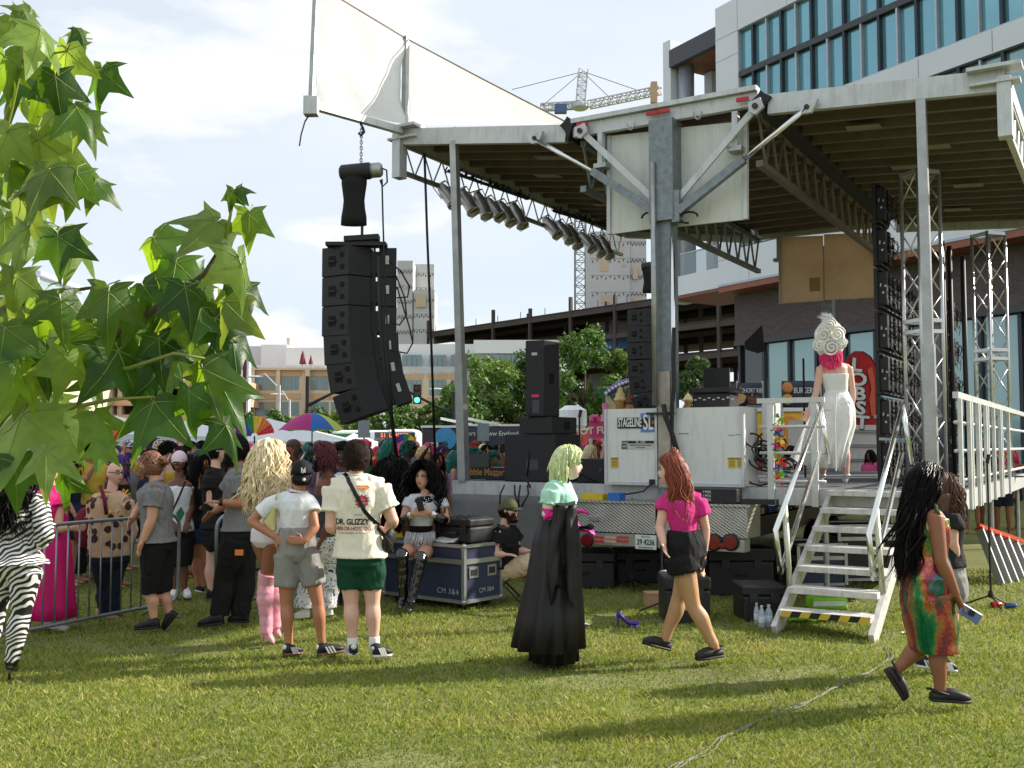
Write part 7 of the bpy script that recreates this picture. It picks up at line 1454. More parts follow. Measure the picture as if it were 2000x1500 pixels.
# second black wig and yellow skirt behind the cream man
f = Fig('performer with towering black curls in a yellow skirt standing behind the case', 12.3, 170, 1.78, 170, hd=(765, 930), nk=(765, 962), wa=(762, 1030), pe=(762, 1068), sL=(745, 975), eL=(742, 1020), wL=(748, 1060), sR=(785, 975), eR=(790, 1020), wR=(786, 1055), kL=(754, 1120), aL=(754, 1160), kR=(772, 1120), aR=(772, 1160), fL=(754, 1166), tL=(754, 1160, .2), fR=(772, 1166), tR=(772, 1160, .2), vox=.012)
f.body(skin_br, feet=True); f.shirt(C('black_top', (22, 21, 22)), 0, .012, hi=.8, nm='top'); skirt(f, [(at(762, 1030, 12.3), .13, .11), (at(762, 1062, 12.3), .2, .18), (at(762, 1100, 12.3), .26, .22)], C('yellow_satin', (226, 196, 50), .4)); f.long_hair(h_blk, .55, 200, .13, .06, 7, 43, .02, .05, rad=.16)
# --- seated man in black with cap
ch = thing('folding_chair', 'black folding camp chair under the seated bearded man', 'chair', (*at(985, 1100, 11.9).xy, 0)); cx0 = at(975, 1110, 11.95)
cbk = C('chair_black', (22, 22, 24)); MB().obox(V((cx0.x+.05, 11.95, .44)), V((.24, 0, .02)), V((0, .24, 0)), Z*.015).build('seat', cbk, ch); MB().obox(V((cx0.x-.22, 11.95, .72)), V((.015, 0, 0)), V((0, .24, 0)), V((-.08, 0, .26))).build('backrest', cbk, ch)
for sx_ in (-1, 1):
    for sy_ in (-1, 1): MB().tube([V((cx0.x+.05-.22*sx_, 11.95+.22*sy_, .44)), V((cx0.x+.05+.22*sx_, 11.95+.22*sy_, .0))], .013, 6).build('leg', steel_dk, ch)
for sy_ in (-1, 1): MB().beam(V((cx0.x-.2, 11.95+.26*sy_, .66)), V((cx0.x+.25, 11.95+.26*sy_, .66)), .05, .03).build('armrest', cbk, ch)
f = Fig('bearded man in black tee, olive cap and sunglasses seated in a chair', 11.9, 78, 1.78, 70, build=1.18, armw=1.15, legw=1.1, waistw=1.25, hd=(993, 997), nk=(984, 1030), wa=(984, 1085), pe=(976, 1112), sL=(972, 1044, -.18), eL=(964, 1082, -.22), wL=(985, 1083, -.26), sR=(1000, 1042, .18), eR=(1012, 1076, .22), wR=(1030, 1076, .2), kL=(1046, 1098, -.12), aL=(1052, 1162, -.12), kR=(1046, 1094, .12), aR=(1056, 1160, .12), fL=(1046, 1172, -.12), tL=(1082, 1174, -.12), fR=(1046, 1170, .12), tR=(1082, 1172, .12))
f.body(skin_pale); f.shirt(C('black_tee', (24, 24, 25)), .33, .02, sflare=.03); f.pants(C('khaki', (196, 176, 146)), 1.0, .025, .02, nm='shorts'); f.cap_hair(h_dk, 1.02, -.4, .003, 160, 22, zmax=.05); cap(f, C('olive', (88, 92, 66)), 1); f.glasses(blk, .024); f.face_parts(beard=h_dk)
for a in 'LR': f.shoe(a, black_s, black_s)
# --- green haired queen with gown over the arm
f = Fig('performer with pale green bob, mint top, magenta gloves and long black gown', 8.53, 88, 1.80, 88, build=1.0, waistw=.9, hd=(1111, 908), nk=(1094, 944), wa=(1092, 1030), pe=(1088, 1080), sL=(1076, 962, -.16), eL=(1068, 1006, -.18), wL=(1112, 1001, -.14), sR=(1104, 962, .16), eR=(1112, 1015, .18), wR=(1128, 1032, .1), kL=(1082, 1185), aL=(1076, 1265), kR=(1096, 1185), aR=(1100, 1265), fL=(1070, 1282), tL=(1112, 1290), fR=(1095, 1280, .1), tR=(1128, 1285, .1))
mint = C('mint', (172, 222, 200), .8); f.body(skin_white, hd={'L': V((.9, 0, .15)), 'R': V((.8, -.3, -.1))}, curl=.9); f.shirt(mint, .3, .02, lo='short', flare=.0, sflare=.03)
glv = M('magenta_glove', (222, 22, 150), .45, 0, .06, 10, .1, 40)
for a, hd_ in (('L', V((.9, 0, .15))), ('R', V((.8, -.3, -.1)))):
    def gb(mb, a=a, hd_=hd_):
        E, W = f.J['e'+a], f.J['w'+a]; S_ = f.J['s'+a]; mb.tube([S_.lerp(E, .72), E, E.lerp(W, .4), W], [.052, .05, .046, .034], 12); f.hand(mb, W, hd_.normalized(), .9, .004)
    f.cloth('glove', glv, gb, vox=.008, wr=.002, smooth=1)
gown = M('black_gown', (16, 14, 15), .6, 0, .15, 6, .2, 14); skirt(f, [(at(1090, 1010, 8.53), .15, .155), (at(1088, 1060, 8.53), .19, .2), (at(1082, 1130, 8.53), .24, .22), (at(1076, 1200, 8.53), .3, .26), (at(1071, 1262, 8.53), .36, .29)], gown, 'gown_skirt', 11, .03, 72); skirt(f, [(at(1084, 1180, 8.53), .18, .18), (at(1082, 1288, 8.53), .24, .2)], gown, 'underskirt', 14, .02, 60)
rows = []
for j in range(22):
    g = j/21; row = []
    for i in range(33):
        u_ = i/32; x_ = 1084 + 40*u_ + (u_-.5)*10*math.sin(g*3) - 14*g*(1-u_); y_ = 984 + 4*math.sin(u_*3.1) + (168 + 26*math.sin(u_*7+1) + 16*math.sin(u_*17))*g
        row.append(at(x_, y_, 8.27 + .05*(1-g)*(u_-.5)**2*4 + (.012+.035*g)*math.sin(u_*12 + 2.2*g + 1.4*math.sin(g*4)) + .02*noise.noise(V((u_*5, g*4, 2)))))
    rows.append(row)
o = MB().loft(rows, False, False).build('draped_coat', gown, f.t, True); o.modifiers.new('t', 'SOLIDIFY').thickness = .012
MB().loft([[at(1084+40*i/16, 984+4*math.sin(3.1*i/16), 8.27 + .28*j/5) + Z*(.03*math.sin(PI*j/5)) for i in range(17)] for j in range(6)], False, False).build('draped_coat_fold', gown, f.t, True)
f.long_hair(h_grn, .16, 260, .045, .009, 8, 51, .014, .01, rad=.1, face_open=-.05, base=1.08, back=.25); f.face_parts(lips=(70, 16, 30), shadow=(70, 110, 140), liner=True, brow=(150, 150, 110)); f.cloth('choker', blk, lambda mb: mb.tube([f.J['nk'] - Z*.02, f.J['nk'].lerp(f.J['hd'], .42)], [.068, .058], 14), wr=0)
mc_ = thing('microphone', 'black handheld microphone in the magenta gloved hand', 'microphone', at(1138, 1030, 8.45)); MB().lathe([(.012, -.1), (.016, .03), (.026, .05), (.028, .075), (.015, .098)], at(1140, 1030, 8.5), 12, (.7, -.6, .1)).build('body', blk, mc_, True)
for a in 'LR': f.shoe(a, black_s, black_s, 'boot')
# --- walking woman in pink top
f = Fig('woman with long auburn hair in pink top and frayed black shorts walking left', 8.57, -125, 1.70, -105, build=1.0, hipw=1.18, waistw=.92, legw=1.12, hd=(1310, 920), nk=(1327, 960), wa=(1336, 1035), pe=(1340, 1078), sL=(1302, 978), eL=(1289, 1030, -.03), wL=(1296, 1062, -.14), sR=(1364, 980), eR=(1378, 1034, .02), wR=(1373, 1092, .04), kL=(1326, 1168, .1), aL=(1298, 1250, .12), kR=(1354, 1184, -.08), aR=(1396, 1262, -.08), fL=(1304, 1270, .14), tL=(1258, 1258, .06), fR=(1408, 1282, -.04), tR=(1362, 1289, -.12))
f.body(skin_pale, curl=.6); ptop = C('hot_pink', (206, 52, 130), .85); f.shirt(ptop, .26, .014, lo='short', sflare=.022, hi=.8, wr=.008); 
f.cloth('hosiery', skin_hose, lambda mb: (f.leg(mb, 'L', .006), f.leg(mb, 'R', .006), f.foot(mb, 'L', .002), f.foot(mb, 'R', .002)), wr=0)
f.pants(C('black_denim', (26, 25, 26)), .3, .02, .03, nm='shorts', top='waist'); mb = MB(); rr = random.Random(8)
for a in 'LR':
    c = f.J['h'+a].lerp(f.J['k'+a], .3); d = (f.J['k'+a]-f.J['h'+a]).normalized(); sd, up = frame(d)
    for q in range(70): t = rr.uniform(0, 6.28); p = c + (sd*math.cos(t)+up*math.sin(t))*.118; mb.tube([p, p + d*rr.uniform(.01, .035) + V((rr.gauss(0, .008), rr.gauss(0, .008), 0))], [.003, .001], 4)
mb.build('frayed_hem', C('fray_grey', (80, 76, 74)), f.t)
f.long_hair(h_aub, .42, 210, .035, .03, 9, 61, .015, .04, drift=V((.25, 0, 0)), rad=.115, face_open=.3, back=.55); mb = MB(); bc = at(1317, 886, 8.6)
for q in range(60): mb.tube([bc + V((rnd.gauss(0, .02), rnd.gauss(0, .02), rnd.gauss(-.01, .02))) for _ in range(4)], [.018, .02, .016, .004], 5)
mb.build('hair_bun', h_aub, f.t, True); f.face_parts(lips=(180, 70, 90), liner=True)
clog = M('clog_black', (30, 28, 28), .6)
for a in 'LR': f.shoe(a, clog, clog, 'clog')
# --- woman in sequin dress walking right
f = Fig('woman with long black hair in iridescent sequin dress walking right with phone', 7.12, 100, 1.66, 100, build=1.08, armw=1.12, legw=1.15, hipw=1.2, hd=(1812, 946), nk=(1808, 990), wa=(1812, 1085), pe=(1812, 1145), sL=(1798, 1010, .15), eL=(1798, 1090, .24), wL=(1806, 1150, .3), sR=(1826, 1012, -.15), eR=(1838, 1095, -.2), wR=(1868, 1163, -.18), kL=(1800, 1262, .06), aL=(1748, 1310, .08), kR=(1834, 1268, -.06), aR=(1836, 1352, -.06), fL=(1728, 1312, .08), tL=(1762, 1366, .06), fR=(1820, 1368, -.06), tR=(1892, 1372, -.08))
f.body(skin_md, curl=.5)
def sequin():
    m = bpy.data.materials.new('iridescent_sequin'); m.use_nodes = True; t = m.node_tree; b = t.nodes['Principled BSDF']; L = t.links; tcn = t.nodes.new('ShaderNodeTexCoord'); vo = t.nodes.new('ShaderNodeTexVoronoi'); vo.inputs['Scale'].default_value = 130; L.new(tcn.outputs['Object'], vo.inputs[0]); mpq = t.nodes.new('ShaderNodeMapping'); mpq.inputs['Rotation'].default_value = (0, R(28), 0); mpq.inputs['Scale'].default_value = (1.5, 1.5, .42); L.new(tcn.outputs['Object'], mpq.inputs[0])
    nz = t.nodes.new('ShaderNodeTexNoise'); nz.inputs['Scale'].default_value = 5.5; nz.inputs['Detail'].default_value = 1.5; L.new(mpq.outputs[0], nz.inputs[0]); sp = t.nodes.new('ShaderNodeSeparateColor'); L.new(vo.outputs['Color'], sp.inputs[0])
    ad = t.nodes.new('ShaderNodeMath'); ad.operation = 'MULTIPLY_ADD'; ad.inputs[1].default_value = .1; L.new(sp.outputs[0], ad.inputs[0]); L.new(nz.outputs[0], ad.inputs[2]); r = t.nodes.new('ShaderNodeValToRGB'); cr = r.color_ramp; cr.elements[0].position = .38; cr.elements[0].color = (*lin((34, 120, 92)), 1); cr.elements[1].position = .76; cr.elements[1].color = (*lin((44, 118, 110)), 1)
    for p, c in ((.5, (80, 150, 104)), (.54, (190, 150, 90)), (.585, (206, 110, 92)), (.66, (164, 56, 92))): e = cr.elements.new(p); e.color = (*lin(c), 1)
    L.new(ad.outputs[0], r.inputs[0]); L.new(r.outputs[0], b.inputs['Base Color']); b.inputs['Metallic'].default_value = .85; b.inputs['Roughness'].default_value = .24
    bp = t.nodes.new('ShaderNodeBump'); bp.inputs['Strength'].default_value = .6; bp.inputs['Distance'].default_value = .01; L.new(sp.outputs[1], bp.inputs['Height']); L.new(bp.outputs[0], b.inputs['Normal']); return m
sq = sequin()
def dress(mb):
    f.torso(mb, .014, 'hip', .8); mb.loft([ell_ring(at(x, y, 7.12), f.lat, f.face, w_, d) for x, y, w_, d in ((1812, 1130, .19, .155), (1812, 1165, .2, .165), (1816, 1210, .19, .16), (1822, 1262, .17, .15), (1824, 1272, .165, .145))])
f.cloth('dress', sq, dress, wr=.014, wscale=6); MB().tube([at(1826, 985, 7.0), at(1832, 1000, 6.93), at(1838, 1015, 6.95)], .012, 6).build('strap', sq, f.t)
f.long_hair(h_blk, .66, 250, .045, .03, 8, 71, .016, .03, drift=V((-.3, 0, 0)), rad=.12, face_open=.3, back=.72); f.face_parts()
for a in 'LR': f.shoe(a, clog, clog, 'clog')
ph = thing('phone', 'blue phone in the hand of the sequin dress woman', 'phone', at(1893, 1198, 6.95)); o = MB().obox(at(1895, 1199, 6.93), V((.065, 0, -.04)), V((.003, .007, .003)), V((.02, 0, .032))).build('body', M('phone_blue', (96, 116, 160), .3), ph); bevel(o, .006); MB().obox(at(1898, 1197, 6.918), V((.018, 0, -.01)), V((.001, .003, .001)), V((.01, 0, .016))).build('camera_bump', blk, o)
# --- person behind her
f = Fig('person with long brown hair and dark sneakers half hidden behind the sequin dress woman', 8.15, 110, 1.62, 110, hd=(1850, 958), nk=(1846, 992), wa=(1846, 1065), pe=(1846, 1110), sL=(1834, 1008, .14), eL=(1836, 1060, .18), wL=(1850, 1100, .2), sR=(1858, 1008, -.12), eR=(1862, 1060, -.14), wR=(1870, 1100, -.1), kL=(1838, 1205, .06), aL=(1820, 1280, .08), kR=(1860, 1205), aR=(1858, 1282), fL=(1790, 1302, .08), tL=(1838, 1308, .06), fR=(1838, 1308), tR=(1868, 1312), vox=.012)
f.body(skin_pale); f.shirt(C('dark_tee', (40, 36, 40)), .3, .02); f.pants(C('grey_shorts', (142, 140, 136)), .6, .022, .03, nm='shorts'); f.long_hair(h_br, .28, 130, .03, .03, 8, 81, .014)
for a in 'LR': f.shoe(a, black_s, sole_w, 'sneaker', white_s)
# --- performer on stage
pp = S(pu(1632, 900, .95)[0], .95, DH); Yp = pp.y
f = Fig('stage performer in white gown and rosette headpiece with pink hair walking away', Yp, 165, 1.74, 165, build=1.05, hipw=1.15, waistw=.92, legw=1.1, hd=(1622, 676), nk=(1626, 706), wa=(1634, 764), pe=(1634, 798), sL=(1603, 720), eL=(1594, 768), wL=(1580, 802), sR=(1657, 720), eR=(1665, 766), wR=(1664, 798), kL=(1612, 872, .2), aL=(1606, 930, .2), kR=(1650, 874), aR=(1653, 930), fL=(1606, 944, .2), tL=(1600, 940, .4), fR=(1653, 946), tR=(1650, 940, .22), base=(1632, 949))
f.t.location = (f.J['pe'].x, Yp, DH)
f.body(skin_pale); wg = C('ivory_satin', (232, 232, 226), .4); f.cloth('bodice', wg, lambda mb: f.torso(mb, .012, 'hip', .7), wr=.004)
rowsS = [(at(1634, 768, Yp), .15, .125), (at(1637, 798, Yp), .2, .165), (at(1636, 832, Yp), .205, .18), (at(1626, 868, Yp), .19, .2), (at(1612, 914, Yp), .2, .22)]; skirt(f, rowsS, wg, 'gown_skirt', 8, .03, 64)
mb = MB(); rows = [[at(1612 - 62*i/8*(.35+.65*j/8) - 16*j/8, 790 + 118*j/8 + 4*math.sin(i), Yp+.15+.12*math.sin(i*.9+j*.3)) for i in range(9)] for j in range(9)]; mb.loft(rows, False, False); mb.build('gown_train', M('sheer_white', (232, 234, 232), .5, 0, .04, 6, transl=.4), f.t, True)
MB().loft([[at(1658+6*i/3, 800 + 70*j/6, Yp-.12) + V((0, .02*i, 0)) for i in range(4)] for j in range(7)], False, False).build('gown_flap', wg, f.t, True); MB().tube([at(1633, 770, Yp-.17), at(1631, 830, Yp-.22), at(1633, 920, Yp-.25)], .01, 6).build('ribbon', whv, f.t)
hs = M('white_flower', (228, 228, 220), .7, 0, .05, 20, .3, 30); hp_ = thing('rosette_headpiece', 'tall white rosette headpiece with feather plume on the stage performer', 'headpiece', at(1620, 690, Yp)); MB().ell(at(1620, 664, Yp), V((.19, 0, 0)), V((0, .17, 0)), Z*.26, 16, 12).build('base', hs, hp_, True)
for px, py, r_ in ((1606, 655, .11), (1634, 653, .1), (1622, 680, .11), (1618, 635, .09), (1643, 672, .07), (1598, 676, .08)):
    c = at(px, py, Yp-.15)
    mb = MB()
    for q in range(26):
        a = q*.55; rr_ = r_*(1-q/30); mb.tube([c + V((rr_*math.cos(a+b_*.4), -.03*q/26-.02, rr_*math.sin(a+b_*.4))) for b_ in range(4)], [.006, .014, .014, .006], 6)
    mb.build('rosette', hs, hp_, True)
mb = MB(); rr = random.Random(4)
for q in range(60): a = rr.uniform(-.9, .5); c = at(1624, 640, Yp); d = V((math.sin(a)*.8-.15, rr.gauss(0, .2), 1)).normalized(); L = rr.uniform(.1, .22); mb.tube([c, c + d*L*.6 + V((0, 0, .02)), c + d*L + V((-.05, 0, -.02+rr.uniform(-.02, .03)))], [.012, .01, .001], 5)
mb.build('plume', M('white_feather', (236, 236, 232), .8), hp_, True)
f.long_hair(h_pnk, .34, 90, .02, .02, 9, 91, .012, rad=.1, face_open=.0); MB().ell(at(1631, 703, Yp-.12), V((.05, 0, 0)), V((0, .02, 0)), Z*.03, 10, 6).build('hair_bow', M('bow_red', (220, 30, 50), .5), f.t, True)
for a in 'LR': boot(f, a, M('silver_shoe', (206, 208, 206), .3, .5), 1.93)
# ================================================================== crowd barriers
gal = M('barrier_galvanised', (140, 146, 150), .42, .75, .15, 12)
def barrier(a, b, lab, n=15, h=1.06):
    a = V((a.x, a.y, 0)); b = V((b.x, b.y, 0)); t = thing('crowd_barrier', lab, 'barrier', (a+b)/2, 'steel crowd barriers'); d = (b-a).normalized(); L = (b-a).length; z0 = .13; rr_ = .14
    def P2(x, z): return a + d*x + Z*z
    pts = []
    for cx_, cz_, a0 in ((rr_, z0+rr_, 180), (L-rr_, z0+rr_, 270), (L-rr_, h-rr_, 0), (rr_, h-rr_, 90)):
        for i in range(6): an = R(a0 + 90*i/5); pts.append(P2(cx_ + rr_*math.cos(an), cz_ + rr_*math.sin(an)))
    pts.append(pts[0]); MB().tube(pts, .019, 10).build('frame', gal, t, True)
    bar = MB().tube([P2(0, z0), P2(0, h)], .0085, 7).mesh('bar', gal, True)
    for i in range(n):
        o = link('bar', bar, t); o.location = o.location + d*(L*(i+1)/(n+1))
    for x in (.25, L-.25):
        sd = V((-d.y, d.x, 0)); MB().tube([P2(x, .0+.012) - sd*.26, P2(x, z0), P2(x, .012) + sd*.26], .014, 8).build('foot', gal, t, True)
barrier(gnd(-130, 1296), gnd(347, 1198), 'steel crowd barrier at the left edge before the pink dress', 20); barrier(gnd(420, 1208), gnd(600, 1172), 'steel crowd barrier behind the grey polo man in the trousers', 12)
# ================================================================== spectators
VX = .017
def proto(kind_, fem=False, H=1.72):
    k = H/1.75; P_ = lambda x, y, z: V((x*k, y*k, z*k)); J = dict(hd=P_(0, -.01, 1.62), nk=P_(0, .015, 1.455), wa=P_(0, 0, 1.08), pe=P_(0, 0, .93), sL=P_(-.185, .01, 1.4), sR=P_(.185, .01, 1.4), kL=P_(-.1, -.01, .5), aL=P_(-.1, .02, .09), kR=P_(.1, -.02, .5), aR=P_(.11, .02, .09), fL=P_(-.1, .08, .0), tL=P_(-.12, -.16, .02), fR=P_(.11, .08, 0), tR=P_(.14, -.16, .02))
    E = {'down': ((-.24, .02, 1.12), (-.23, -.08, .87), (.24, .02, 1.12), (.23, -.1, .88)), 'phone': ((-.24, .02, 1.12), (-.2, -.1, .9), (.27, -.12, 1.38), (.2, -.26, 1.62)), 'up': ((-.3, -.02, 1.5), (-.26, -.05, 1.78), (.24, .02, 1.12), (.23, -.1, .88)), 'fold': ((-.25, -.02, 1.13), (.02, -.2, 1.16), (.25, -.02, 1.13), (-.03, -.22, 1.12))}[kind_]
    J['eL'], J['wL'], J['eR'], J['wR'] = [P_(*q) for q in E]
    f = Fig('p', 0, 0, H, vox=VX, hipw=1.1 if fem else 1., waistw=.85 if fem else 1., build=.95 if fem else 1.04, armw=.9 if fem else 1.05, **J); f.body(skin_lt, feet=True); f.shirt(polo, .3 if not fem else 0, .018, hi=1. if not fem else .8, wr=.012, vox=.02) ; f.pants(cargo, .7 if fem else 1.95, .018, .02, vox=.022)
    f.cap_hair(h_blk, 1.07, -.4, .012, 120, 3); f.long_hair(h_blk, .34, 55, .02, .02, 8, 5, .02, nm='long'); f.cap_hair(h_blk, 1.25, -.35, .03, 170, 4, L=.045, nm='afro'); cap(f, polo, 1); f.glasses(blk, .024); f.face_parts(sides=(-1, 1))
    r_ = {}
    for c in f.t.children: r_.setdefault(c.name.split('.')[0], c.data)
    for c in list(f.t.children_recursive): bpy.data.objects.remove(c)
    bpy.data.objects.remove(f.t); r_['brim'] = None
    return r_
mbb = MB(); rowsb = []
class _F: pass
protos = [(n, fem, proto(n, fem)) for n, fem in (('down', False), ('down', True), ('phone', False), ('phone', True), ('fold', True), ('up', False))]
sunm = M('sunglass_black', (12, 12, 13), .15, spec=.8)
shirts = [('black', (24, 23, 24)), ('white', (222, 222, 224)), ('pink', (214, 90, 140)), ('red', (170, 36, 42)), ('teal', (40, 120, 120)), ('purple', (92, 56, 130)), ('navy', (36, 44, 70)), ('yellow', (214, 180, 70)), ('grey', (120, 120, 122)), ('orange', (210, 110, 50)), ('green', (60, 110, 66)), ('light blue', (130, 170, 206)), ('maroon', (92, 30, 38)), ('lilac', (170, 150, 200))]
hairs = [('black', h_blk), ('dark brown', h_dk), ('brown', h_br), ('auburn', h_aub), ('blond', h_blo), ('red', h_red), ('purple', h_pur), ('teal', h_teal), ('black', h_blk), ('dark brown', h_dk), ('pink', h_pnk)]
sks = [skin_pale, skin_lt, skin_tan, skin_md, skin_br, skin_dk, skin_lt, skin_tan]
capc = [('white', C('cap_w', (224, 224, 222))), ('red', C('cap_r', (180, 40, 44))), ('yellow', C('cap_y', (220, 170, 60))), ('black', capb), ('pink', MATS['cloth_cap_pink'])]
botm = [cargo, C('denim', (54, 70, 100)), C('khaki', (196, 176, 146)), C('jeans_dark', (30, 36, 50))]
cr = random.Random(11); used = set()
def objmat(o, m): o.material_slots[0].link = 'OBJECT'; o.material_slots[0].material = m
def spectator(x, y, face, where):
    for _ in range(200):
        pi = cr.choices(range(6), (5, 6, 2, 3, 2, .7))[0]; sc, hc = cr.choice(shirts), cr.choice(hairs); style = cr.choice(('short', 'long', 'curly', 'cap')) if not protos[pi][1] else cr.choice(('long', 'long', 'curly', 'cap')); glasses = cr.random() < .4; cc = cr.choice(capc)
        lab = '%s in %s top, %s%s%s, %s' % ('woman' if protos[pi][1] else 'person', sc[0], ('%s cap' % cc[0]) if style == 'cap' else ('%s %s hair' % ({'short': 'short', 'long': 'long', 'curly': 'curly'}[style], hc[0])), ', sunglasses' if glasses else '', {'phone': ', raised phone', 'up': ', raised arm', 'fold': ', folded arms', 'down': ''}[protos[pi][0]], where)
        if lab not in used: break
    used.add(lab); pr = protos[pi][2]; t = thing('person', lab, 'person', (x, y, 0), 'spectators in the crowd', R(face)); s_ = cr.uniform(.97, 1.11); t.scale = (s_*cr.uniform(.95, 1.12), s_*cr.uniform(.95, 1.12), s_)
    objmat(link('body', pr['body'], t, True), cr.choice(sks)); objmat(link('shirt', pr['shirt'], t, True), C('crowd_'+sc[0].replace(' ', '_'), sc[1])); objmat(link('trousers', pr['trousers'], t, True), cr.choice(botm))
    hn = {'short': 'hair', 'long': 'long', 'curly': 'afro', 'cap': 'hair'}[style]; objmat(link('hair', pr[hn], t, True), hc[1])
    if style == 'cap': objmat(link('cap', pr['cap'], t, True), cc[1])
    if glasses: link('glasses', pr['glasses'], t, True)
    else: link('lips', pr['lips'], t, True)
    if protos[pi][0] == 'phone':
        o = MB().box((.2*.983, -.31, 1.66), .075, .01, .15).build('phone', blk, t, local=True)
fp0 = V((4.5, 15))
cnt = 0
for Yr in (13.0, 13.9, 14.9, 16.0, 17.2, 18.6, 20.2, 22.0, 24.0, 26.5, 29.5, 33):
    sp_ = .56 if Yr < 17 else (.62 if Yr < 22 else .78)
    x = -.56*Yr
    while x < .2*Yr:
        px = 1000 + FP*x/Yr; xx = x + cr.uniform(-.16, .16); yy = Yr + cr.uniform(-.4, .4); x += sp_*cr.uniform(.85, 1.2)
        # keep clear of the stage, the case and the people already there
        d = V((xx, yy, 0)) - M0; u = d.dot(SR); v = d.dot(SV)
        if u > u_l - .5 and -3.4 < v < DV + .6: continue
        if Yr < 15 and px > 640: continue
        if Yr < 13.4 and 300 < px < 720: continue
        if px > 1210 or (px > 1200 and Yr < 24): continue
        where = 'front' if Yr < 15.5 else ('mid crowd' if Yr < 21 else 'far crowd')
        face = math.degrees(math.atan2(fp0.x-xx, -(fp0.y-yy))) + cr.gauss(0, 28)
        spectator(xx, yy, face, where + (' left of array' if px < 620 else (' below array' if px < 800 else (' near stage post' if px < 980 else ' beyond loudspeakers')))); cnt += 1
for px, Yr in ((1475, 22.5), (1500, 23.5), (1545, 24), (1562, 22.8), (1700, 22.2), (1895, 21), (1955, 20.5), (1975, 22.0), (1925, 22.2), (1145, 23), (1160, 22.2), (1178, 22.6), (1170, 23.6), (1490, 25)):
    p = at(px, 870, Yr); spectator(p.x, p.y, -40 + cr.gauss(0, 20), 'behind the stage' if px > 1300 else 'beside the white cabinet'); cnt += 1
for pr in protos:
    pass

fan_c = [M('fan_%d' % i, c, .6, transl=.3) for i, c in enumerate(((226, 40, 44), (240, 130, 40), (244, 214, 60), (60, 160, 80), (60, 100, 200), (130, 60, 160)))]
def fan(px, py, Y, rot, lab):
    c = at(px, py, Y); t = thing('hand_fan', lab, 'fan', c, 'rainbow hand fans')
    for k in range(12):
        a0, a1 = (R(rot + 170*q/12) for q in (k, k+1)); MB().prism([c + V((.05*math.cos(a0), 0, .05*math.sin(a0))), c + V((.3*math.cos(a0), -.01, .3*math.sin(a0))), c + V((.3*math.cos(a1), .01, .3*math.sin(a1))), c + V((.05*math.cos(a1), 0, .05*math.sin(a1)))], (0, .004, 0)).build('leaf_segment', fan_c[k//2], t)
    MB().tube([c, c + V((0, 0, -.12))], .012, 6).build('grip', blk, t)
fan(497, 852, 15.2, 10, 'open rainbow hand fan raised left of the blonde wig'); fan(212, 868, 14.2, 30, 'open rainbow hand fan raised among the crowd at the left'); fan(790, 872, 24, -20, 'open rainbow hand fan in the far crowd below the signal')
# ================================================================== sweetgum sapling in the foreground
def leaf_mats():
    out = []
    for i, (c, tcol) in enumerate((((46, 80, 32), (96, 140, 18)), ((66, 102, 40), (150, 184, 30)), ((106, 134, 72), (178, 200, 60)))):  # darkest tone paints the shaded leaves, paler ones the sunlit
        m = bpy.data.materials.new('sweetgum_leaf_%d' % i); m.use_nodes = True; t = m.node_tree; L = t.links; b = t.nodes['Principled BSDF']; tcn = t.nodes.new('ShaderNodeTexCoord'); n = t.nodes.new('ShaderNodeTexNoise'); n.inputs['Scale'].default_value = 5; n.inputs['Detail'].default_value = 5; L.new(tcn.outputs['Object'], n.inputs[0])
        oi = t.nodes.new('ShaderNodeObjectInfo'); mr = t.nodes.new('ShaderNodeMapRange'); mr.inputs[3].default_value = .7; mr.inputs[4].default_value = 1.25; L.new(oi.outputs['Random'], mr.inputs[0]); mu = t.nodes.new('ShaderNodeMath'); mu.operation = 'MULTIPLY'; m2 = t.nodes.new('ShaderNodeMapRange'); m2.inputs[1].default_value = .3; m2.inputs[2].default_value = .7; m2.inputs[3].default_value = .85; m2.inputs[4].default_value = 1.15; L.new(n.outputs[0], m2.inputs[0]); L.new(m2.outputs[0], mu.inputs[0]); L.new(mr.outputs[0], mu.inputs[1])
        vm = t.nodes.new('ShaderNodeVectorMath'); vm.operation = 'SCALE'; vm.inputs[0].default_value = lin(c); L.new(mu.outputs[0], vm.inputs['Scale']); L.new(vm.outputs[0], b.inputs['Base Color']); b.inputs['Roughness'].default_value = .38; b.inputs['Specular IOR Level'].default_value = .45
        tr = t.nodes.new('ShaderNodeBsdfTranslucent'); vt = t.nodes.new('ShaderNodeVectorMath'); vt.operation = 'SCALE'; vt.inputs[0].default_value = lin(tcol); L.new(mu.outputs[0], vt.inputs['Scale']); L.new(vt.outputs[0], tr.inputs[0]); mx = t.nodes.new('ShaderNodeMixShader'); mx.inputs[0].default_value = .55; L.new(b.outputs[0], mx.inputs[1]); L.new(tr.outputs[0], mx.inputs[2]); L.new(mx.outputs[0], t.nodes['Material Output'].inputs[0]); 
        bp = t.nodes.new('ShaderNodeBump'); bp.inputs['Strength'].default_value = .12; bp.inputs['Distance'].default_value = .004; n3 = t.nodes.new('ShaderNodeTexNoise'); n3.inputs['Scale'].default_value = 22; L.new(tcn.outputs['Object'], n3.inputs[0]); L.new(n3.outputs[0], bp.inputs['Height']); L.new(bp.outputs[0], b.inputs['Normal']); out.append(m)
    return out
LM = leaf_mats(); veinm = M('leaf_vein', (150, 166, 84), .5, transl=.3); stemm = M('green_stem', (130, 140, 60), .5, transl=.1)
